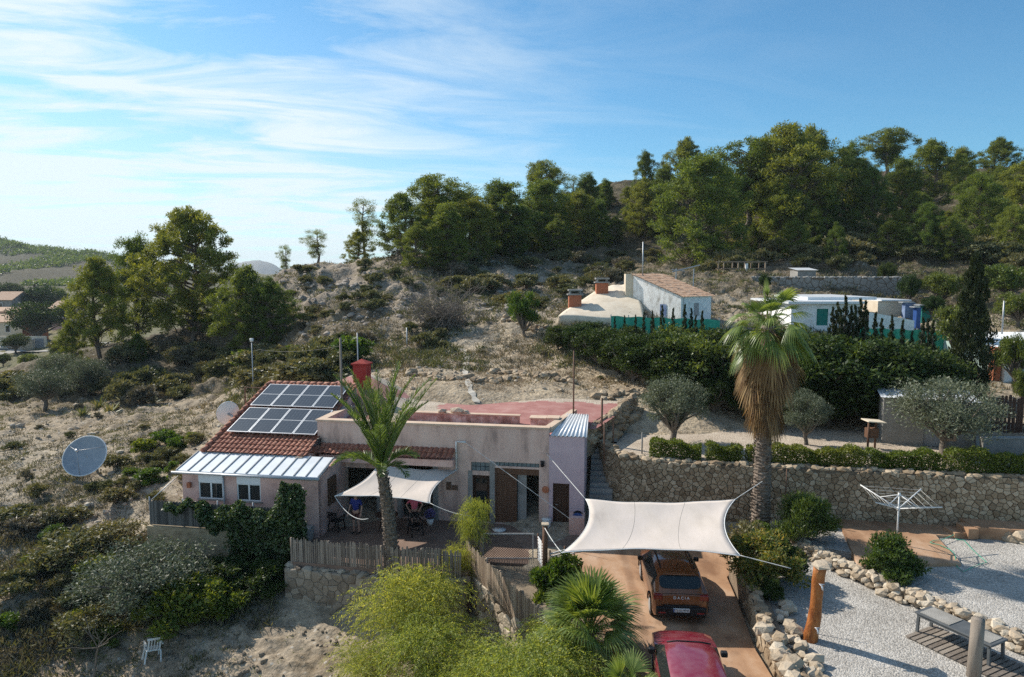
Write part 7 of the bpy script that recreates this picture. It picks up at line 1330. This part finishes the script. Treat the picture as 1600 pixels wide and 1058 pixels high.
for i, (u0, u1, Y, z0, z1, mt, l, nm) in enumerate([(1412, 1428, 57, 6.2, 8.9, 'bluesheet', 'pale blue sheet screen right of the bungalow', 'sheet_screen'), (1430, 1437, 55, 6, 8.6, 'blue', 'dark blue tarpaulin hanging right of the bungalow', 'tarpaulin'), (1438, 1452, 56, 6, 8.7, 'teal', 'dark green shed front right of the bungalow', 'garden_shed')]):
    m = MB(); bx_(m, u0, u1, Y, .5 if i < 2 else 2, z0, z1); o = m.build(nm, MT[mt], None, bevel=.02); tag(o, l, nm.split('_')[-1]); m = MB(); bx_(m, u0-1, u1+1, Y-.1, .7 if i < 2 else 2.3, z1+.003, z1+.08); m.build('top_rail', MT['galv'], o)
for u0, u1, v0, v1, Y, l in [(955, 1125, 494, 524, 50, 'green netting fence in front of the whitewashed house'), (1342, 1482, 512, 546, 49.5, 'green netting fence in front of the white bungalow')]:
    r = thing('net_fence', l, 'fence', (0, 0, 0)); m = MB(); a, b_ = P(u0, v0, Y), P(u1, v0+6, Y-1.5); n = 30
    for i in range(n+1):
        f = i/n; p = a*(1-f)+b_*f; m.v += [(p[0], p[1]+.06*math.sin(i*1.3), p[2]-1.5), (p[0], p[1]+.03*math.sin(i*2.1), p[2]+.04*math.sin(i))]
    m.f = [(2*i, 2*i+2, 2*i+3, 2*i+1) for i in range(n)]; m.m = [0]*n; m.build('net', MT['netgreen'], r); m = MB()
    for i in range(7): f = i/6; p = a*(1-f)+b_*f; m = MB(); m.tube([p+[0, .1, -1.6], p+[0, .1, .12]], .04, 6); m.build('post', MT['galv'], r)
tag(stone_wall('terrace_wall', [(XW(1175, 68, 10), 68), (XW(1300, 67, 10), 67), (XW(1425, 66, 10), 66)], 8.8, 10.95, .42, [MT['block'], MT['mortar']], seed=21), 'dark stone terrace wall behind the white bungalow', 'stone wall')
m = MB(); b = frame_at(1246, 72, 10.4); m.box((b[0], 72, 10.2), (b[0]+1.9, 74, 11.7)); o = m.build('garden_shed', MT['concrete']); tag(o, 'small grey shed above the dark terrace wall', 'shed'); m = MB(); m.add([(b[0]-.2, 71.8, 11.72), (b[0]+2.1, 71.8, 11.72), (b[0]+2.1, 74.2, 12.0), (b[0]-.2, 74.2, 12.0)], [(0, 1, 2, 3)]); m.build('roof', MT['metalroof'], o)
r = thing('pergola', 'open timber pergola with a white post at the foot of the pine wood', 'pergola', frame_at(1130, 76, float(TH(XW(1130, 76, 11), 76)[0]))); m = MB()
for x in (0, 1.6, 3.0, 4.6): m.box((x, 0, -1), (x+.1, .1, 1.5)); m.box((x, 2, -1), (x+.1, 2.1, 1.5))
for z in (.7, 1.45): m.box((-.2, -.03, z), (4.9, .13, z+.1)); m.box((-.2, 1.97, z), (4.9, 2.13, z+.1))
m.build('timber_frame', MT['wood_tan'], r); m = MB(); m.box((2.4, -.2, -1), (2.65, .0, 1.3)); m.build('white_post', MT['white'], r); m = MB(); m.box((.2, .2, -1), (4.4, 1.9, .3)); m.build('back_panel', MT['wood_mid'], r)
r = thing('panel_frame', 'bare tilted metal frame behind the tiled roof of the whitewashed house', 'frame', frame_at(1055, 62, 10.2)); m = MB()
for x in (0, 1.6): m.tube([(x, 0, -1.5), (x+.1, .2, 1.6)], .05, 6)
m.tube([(-.3, 0, 1.3), (2.2, 0, 1.9)], .06, 6); m.tube([(-.2, .6, 1.5), (1.0, .6, 1.35)], .05, 6); m.build('tubes', MT['galv'], r)
# pale green house, fence and low wall at the right edge
r = thing('green_house', 'pale green and white house corner at the right edge behind the dark fence', 'house', (0, 0, 0)); x0 = XW(1550, 43, 5); m = MB(); m.box((x0, 43, 2.5), (x0+6, 48, 6.6)); m.box((x0+.1, 41.2, 2.5), (x0+6, 42.99, 4.0)); m.build('wall', MT['mint'], r); m = MB(); m.add([(x0-.1, 42.9, 6.62), (x0+6, 42.9, 6.62), (x0+6, 48.1, 7.2), (x0-.1, 48.1, 7.2)], [(0, 1, 2, 3)]); m.box((x0, 41.0, 4.003), (x0+6, 42.9, 4.1)); m.build('roof', MT['whitewash'], r); m = MB(); m.box((x0+.2, 42.2, 4.1), (x0+.7, 42.7, 6.9)); m.build('white_pillar', MT['white'], r); m = MB(); m.box((x0-.35, 42.4, 4.5), (x0+.1, 42.9, 6.7)); m.build('brick_pier', MT['brick'], r); m = MB(); m.box((x0+1.0, 42.96, 5.0), (x0+1.5, 43.02, 5.4)); m.build('window', MT['galv'], r)
r = thing('flower_pot', 'terracotta pot on the ledge of the pale green house', 'pot', (x0+2.0, 41.5, 4.1)); m = MB(); m.tube([(0, 0, 0), (0, 0, .35)], [.22, .32], 14); m.build('pot', MT['terracotta'], r, True); rng = np.random.default_rng(7); V, F = clump_leaves([(0, 0, .6, .3, .3, .3)], 200, .12, .06, rng); link('leaves', npmesh('p', V, F, LF['citrus']), r)
fa, fb = P(1535, 668, 35.5), P(1650, 676, 33.5); picket('board_fence', 'tall dark board fence with pointed tops at the right edge', [(fa[0], fa[1], 3.0), (fb[0]+3, fb[1]-.3, 3.0)], 2.0, .16, MT['wood_dark'], 9)
m = MB(); a = P(1545, 712, 30.2); m.box((a[0], 30.6, 2.9), (a[0]+6, 30.85, 3.75)); m.box((a[0]-.03, 30.57, 3.753), (a[0]+6, 30.88, 3.82), 1); tag(m.build('low_wall', [MT['block'], MT['concrete']]), 'low grey block wall at the right edge beyond the hedge', 'wall')

# ------------------------------------------------------------------ valley houses at the left edge
def gable_house(label, u0, u1, Y, zb, he, hr_, dep, wmat, wins, side='brick'):
    x0, x1 = XW(u0, Y, zb), XW(u1, Y, zb); r = thing('valley_house', label, 'house', (0, 0, 0)); m = MB(); m.add([(x0, Y, zb), (x1, Y, zb), (x1, Y+dep, zb), (x0, Y+dep, zb), (x0, Y, zb+he), (x1, Y, zb+he), (x1, Y+dep, zb+he), (x0, Y+dep, zb+he), (x0, Y+dep/2, zb+he+hr_), (x1, Y+dep/2, zb+he+hr_)], [(0, 1, 5, 4), (0, 4, 8, 7, 3), (2, 3, 7, 6)]); m.build('wall', MT[wmat], r); m = MB(); m.add([(x1, Y, zb), (x1, Y+dep, zb), (x1, Y+dep, zb+he), (x1, Y+dep/2, zb+he+hr_), (x1, Y, zb+he)], [(0, 1, 2, 3, 4)]); m.build('gable_wall', MT[side], r)
    m = MB(); e = .5; k = hr_/(dep/2)*e; yr = Y+dep/2; m.add([(x0-e, Y-e, zb+he-k+.05), (x1+e, Y-e, zb+he-k+.05), (x1+e, yr, zb+he+hr_+.05), (x0-e, yr, zb+he+hr_+.05), (x1+e, Y+dep+e, zb+he-k+.05), (x0-e, Y+dep+e, zb+he-k+.05)], [(0, 1, 2, 3), (3, 2, 4, 5)]); o = m.build('roof', MT['tile_old'], r); md = o.modifiers.new('s', 'SOLIDIFY'); md.thickness = .15
    for wx0, wx1, wz0, wz1 in wins: m = MB(); m.box((x0+wx0, Y-.06, zb+wz0), (x0+wx1, Y+.05, zb+wz1)); w = m.build('window', MT['white'], r); m = MB(); m.box((x0+wx0+.12, Y-.08, zb+wz0+.12), (x0+wx1-.12, Y-.061, zb+wz1-.12)); m.build('pane', MT['glass'], w)
    return r, x0, x1
zb = -1.6; gable_house('beige tiled valley house with a brick coloured gable at the left edge', -30, 36, 160, zb-3.2, 5.2, 1.4, 9, 'cream', [(6.0, 7.2, 2.6, 4.3), (1.5, 2.7, 2.6, 4.3)]); gable_house('low valley house with a white roof behind the beige one', -40, 30, 176, -3, 5.0, .8, 8, 'plaster', [])
gable_house('pinkish two storey valley house with a white balcony, half hidden by the pines', 80, 108, 182, -3.5, 6.0, 1.7, 8, 'plaster', [(1.0, 1.9, 3.4, 5), (3.2, 4.2, 3.4, 5)], 'plaster'); gable_house('old grey roofed house at the far left behind the others', -10, 20, 205, -1.5, 5.5, 2.2, 9, 'concrete', [(2, 3, 3, 4.5)], 'concrete')
m = MB(); x0, x1 = XW(-60, 150, -4), XW(72, 150, -4); m.box((x0, 150, -7), (x1, 150.4, -2.2)); o = m.build('boundary_wall', MT['cream']); tag(o, 'long beige boundary wall along the valley road', 'wall'); m = MB(); a = XW(8, 150, -4); m.box((a, 149.95, -5), (a+2.4, 149.99, -2.7)); m.build('garage_door', MT['white'], o); a = XW(55, 150, -4); m = MB(); m.box((a, 149.93, -5), (a+1.9, 149.99, -2.7)); m.build('gate', MT['metalseam'], o)
cpx = XW(2, 146, -5); r = thing('carport', 'flat roofed carport in front of the beige boundary wall', 'carport', (cpx, 145, float(TH(cpx, 146)[0]))); m = MB(); m.box((0, 0, 2.3), (5.0, 4.2, 2.45)); m.build('roof', MT['metalroof'], r)
for x in (.1, 4.8):
    for y in (.1, 4.0): m = MB(); m.box((x, y, -1), (x+.1, y+.1, 2.3)); m.build('post', MT['galv'], r)
car('parked_car', 'tiny white car under the carport in the valley', (cpx+1.6, 144.5, float(TH(cpx+1.6, 146)[0])), R(20), 4.0, .9, 1.45, paint('white_car_paint', (.6, .6, .6)))
rd = [(XW(u, G(u, v, -5.2)[1], -5.2), G(u, v, -5.2)[1]) for u, v in [(-80, 541), (80, 539)]]; xs = np.linspace(rd[0][0]-20, rd[1][0]+25, 40); V = []
for dy in (0, 4.5): V.append([(x, 140+dy, float(TH(x, 140+dy)[0])+.25) for x in xs])
a = np.array(V); V, F = grid_mesh(a[..., 0], a[..., 1], a[..., 2]); tag(link('valley_road', npmesh('valley_road', V, F, M('pale_road', [(.26, .245, .22), (.36, .34, .31)], coord='World', bump=.05))), kind='structure')

# ------------------------------------------------------------------ thin air that greys the far hills
m, t, b = newmat('haze_air'); out = [n for n in t.nodes if n.type == 'OUTPUT_MATERIAL'][0]; t.nodes.remove(b)
pv = nn(t, 'ShaderNodeVolumePrincipled'); pv.inputs['Color'].default_value = (.72, .84, .95, 1); pv.inputs['Density'].default_value = .00013; pv.inputs['Anisotropy'].default_value = .2; t.links.new(pv.outputs[0], out.inputs['Volume'])
mb = MB(); mb.box((-8600, -60, -45), (8600, 3900, 112)); o = mb.build('haze', m); o['kind'] = 'stuff'
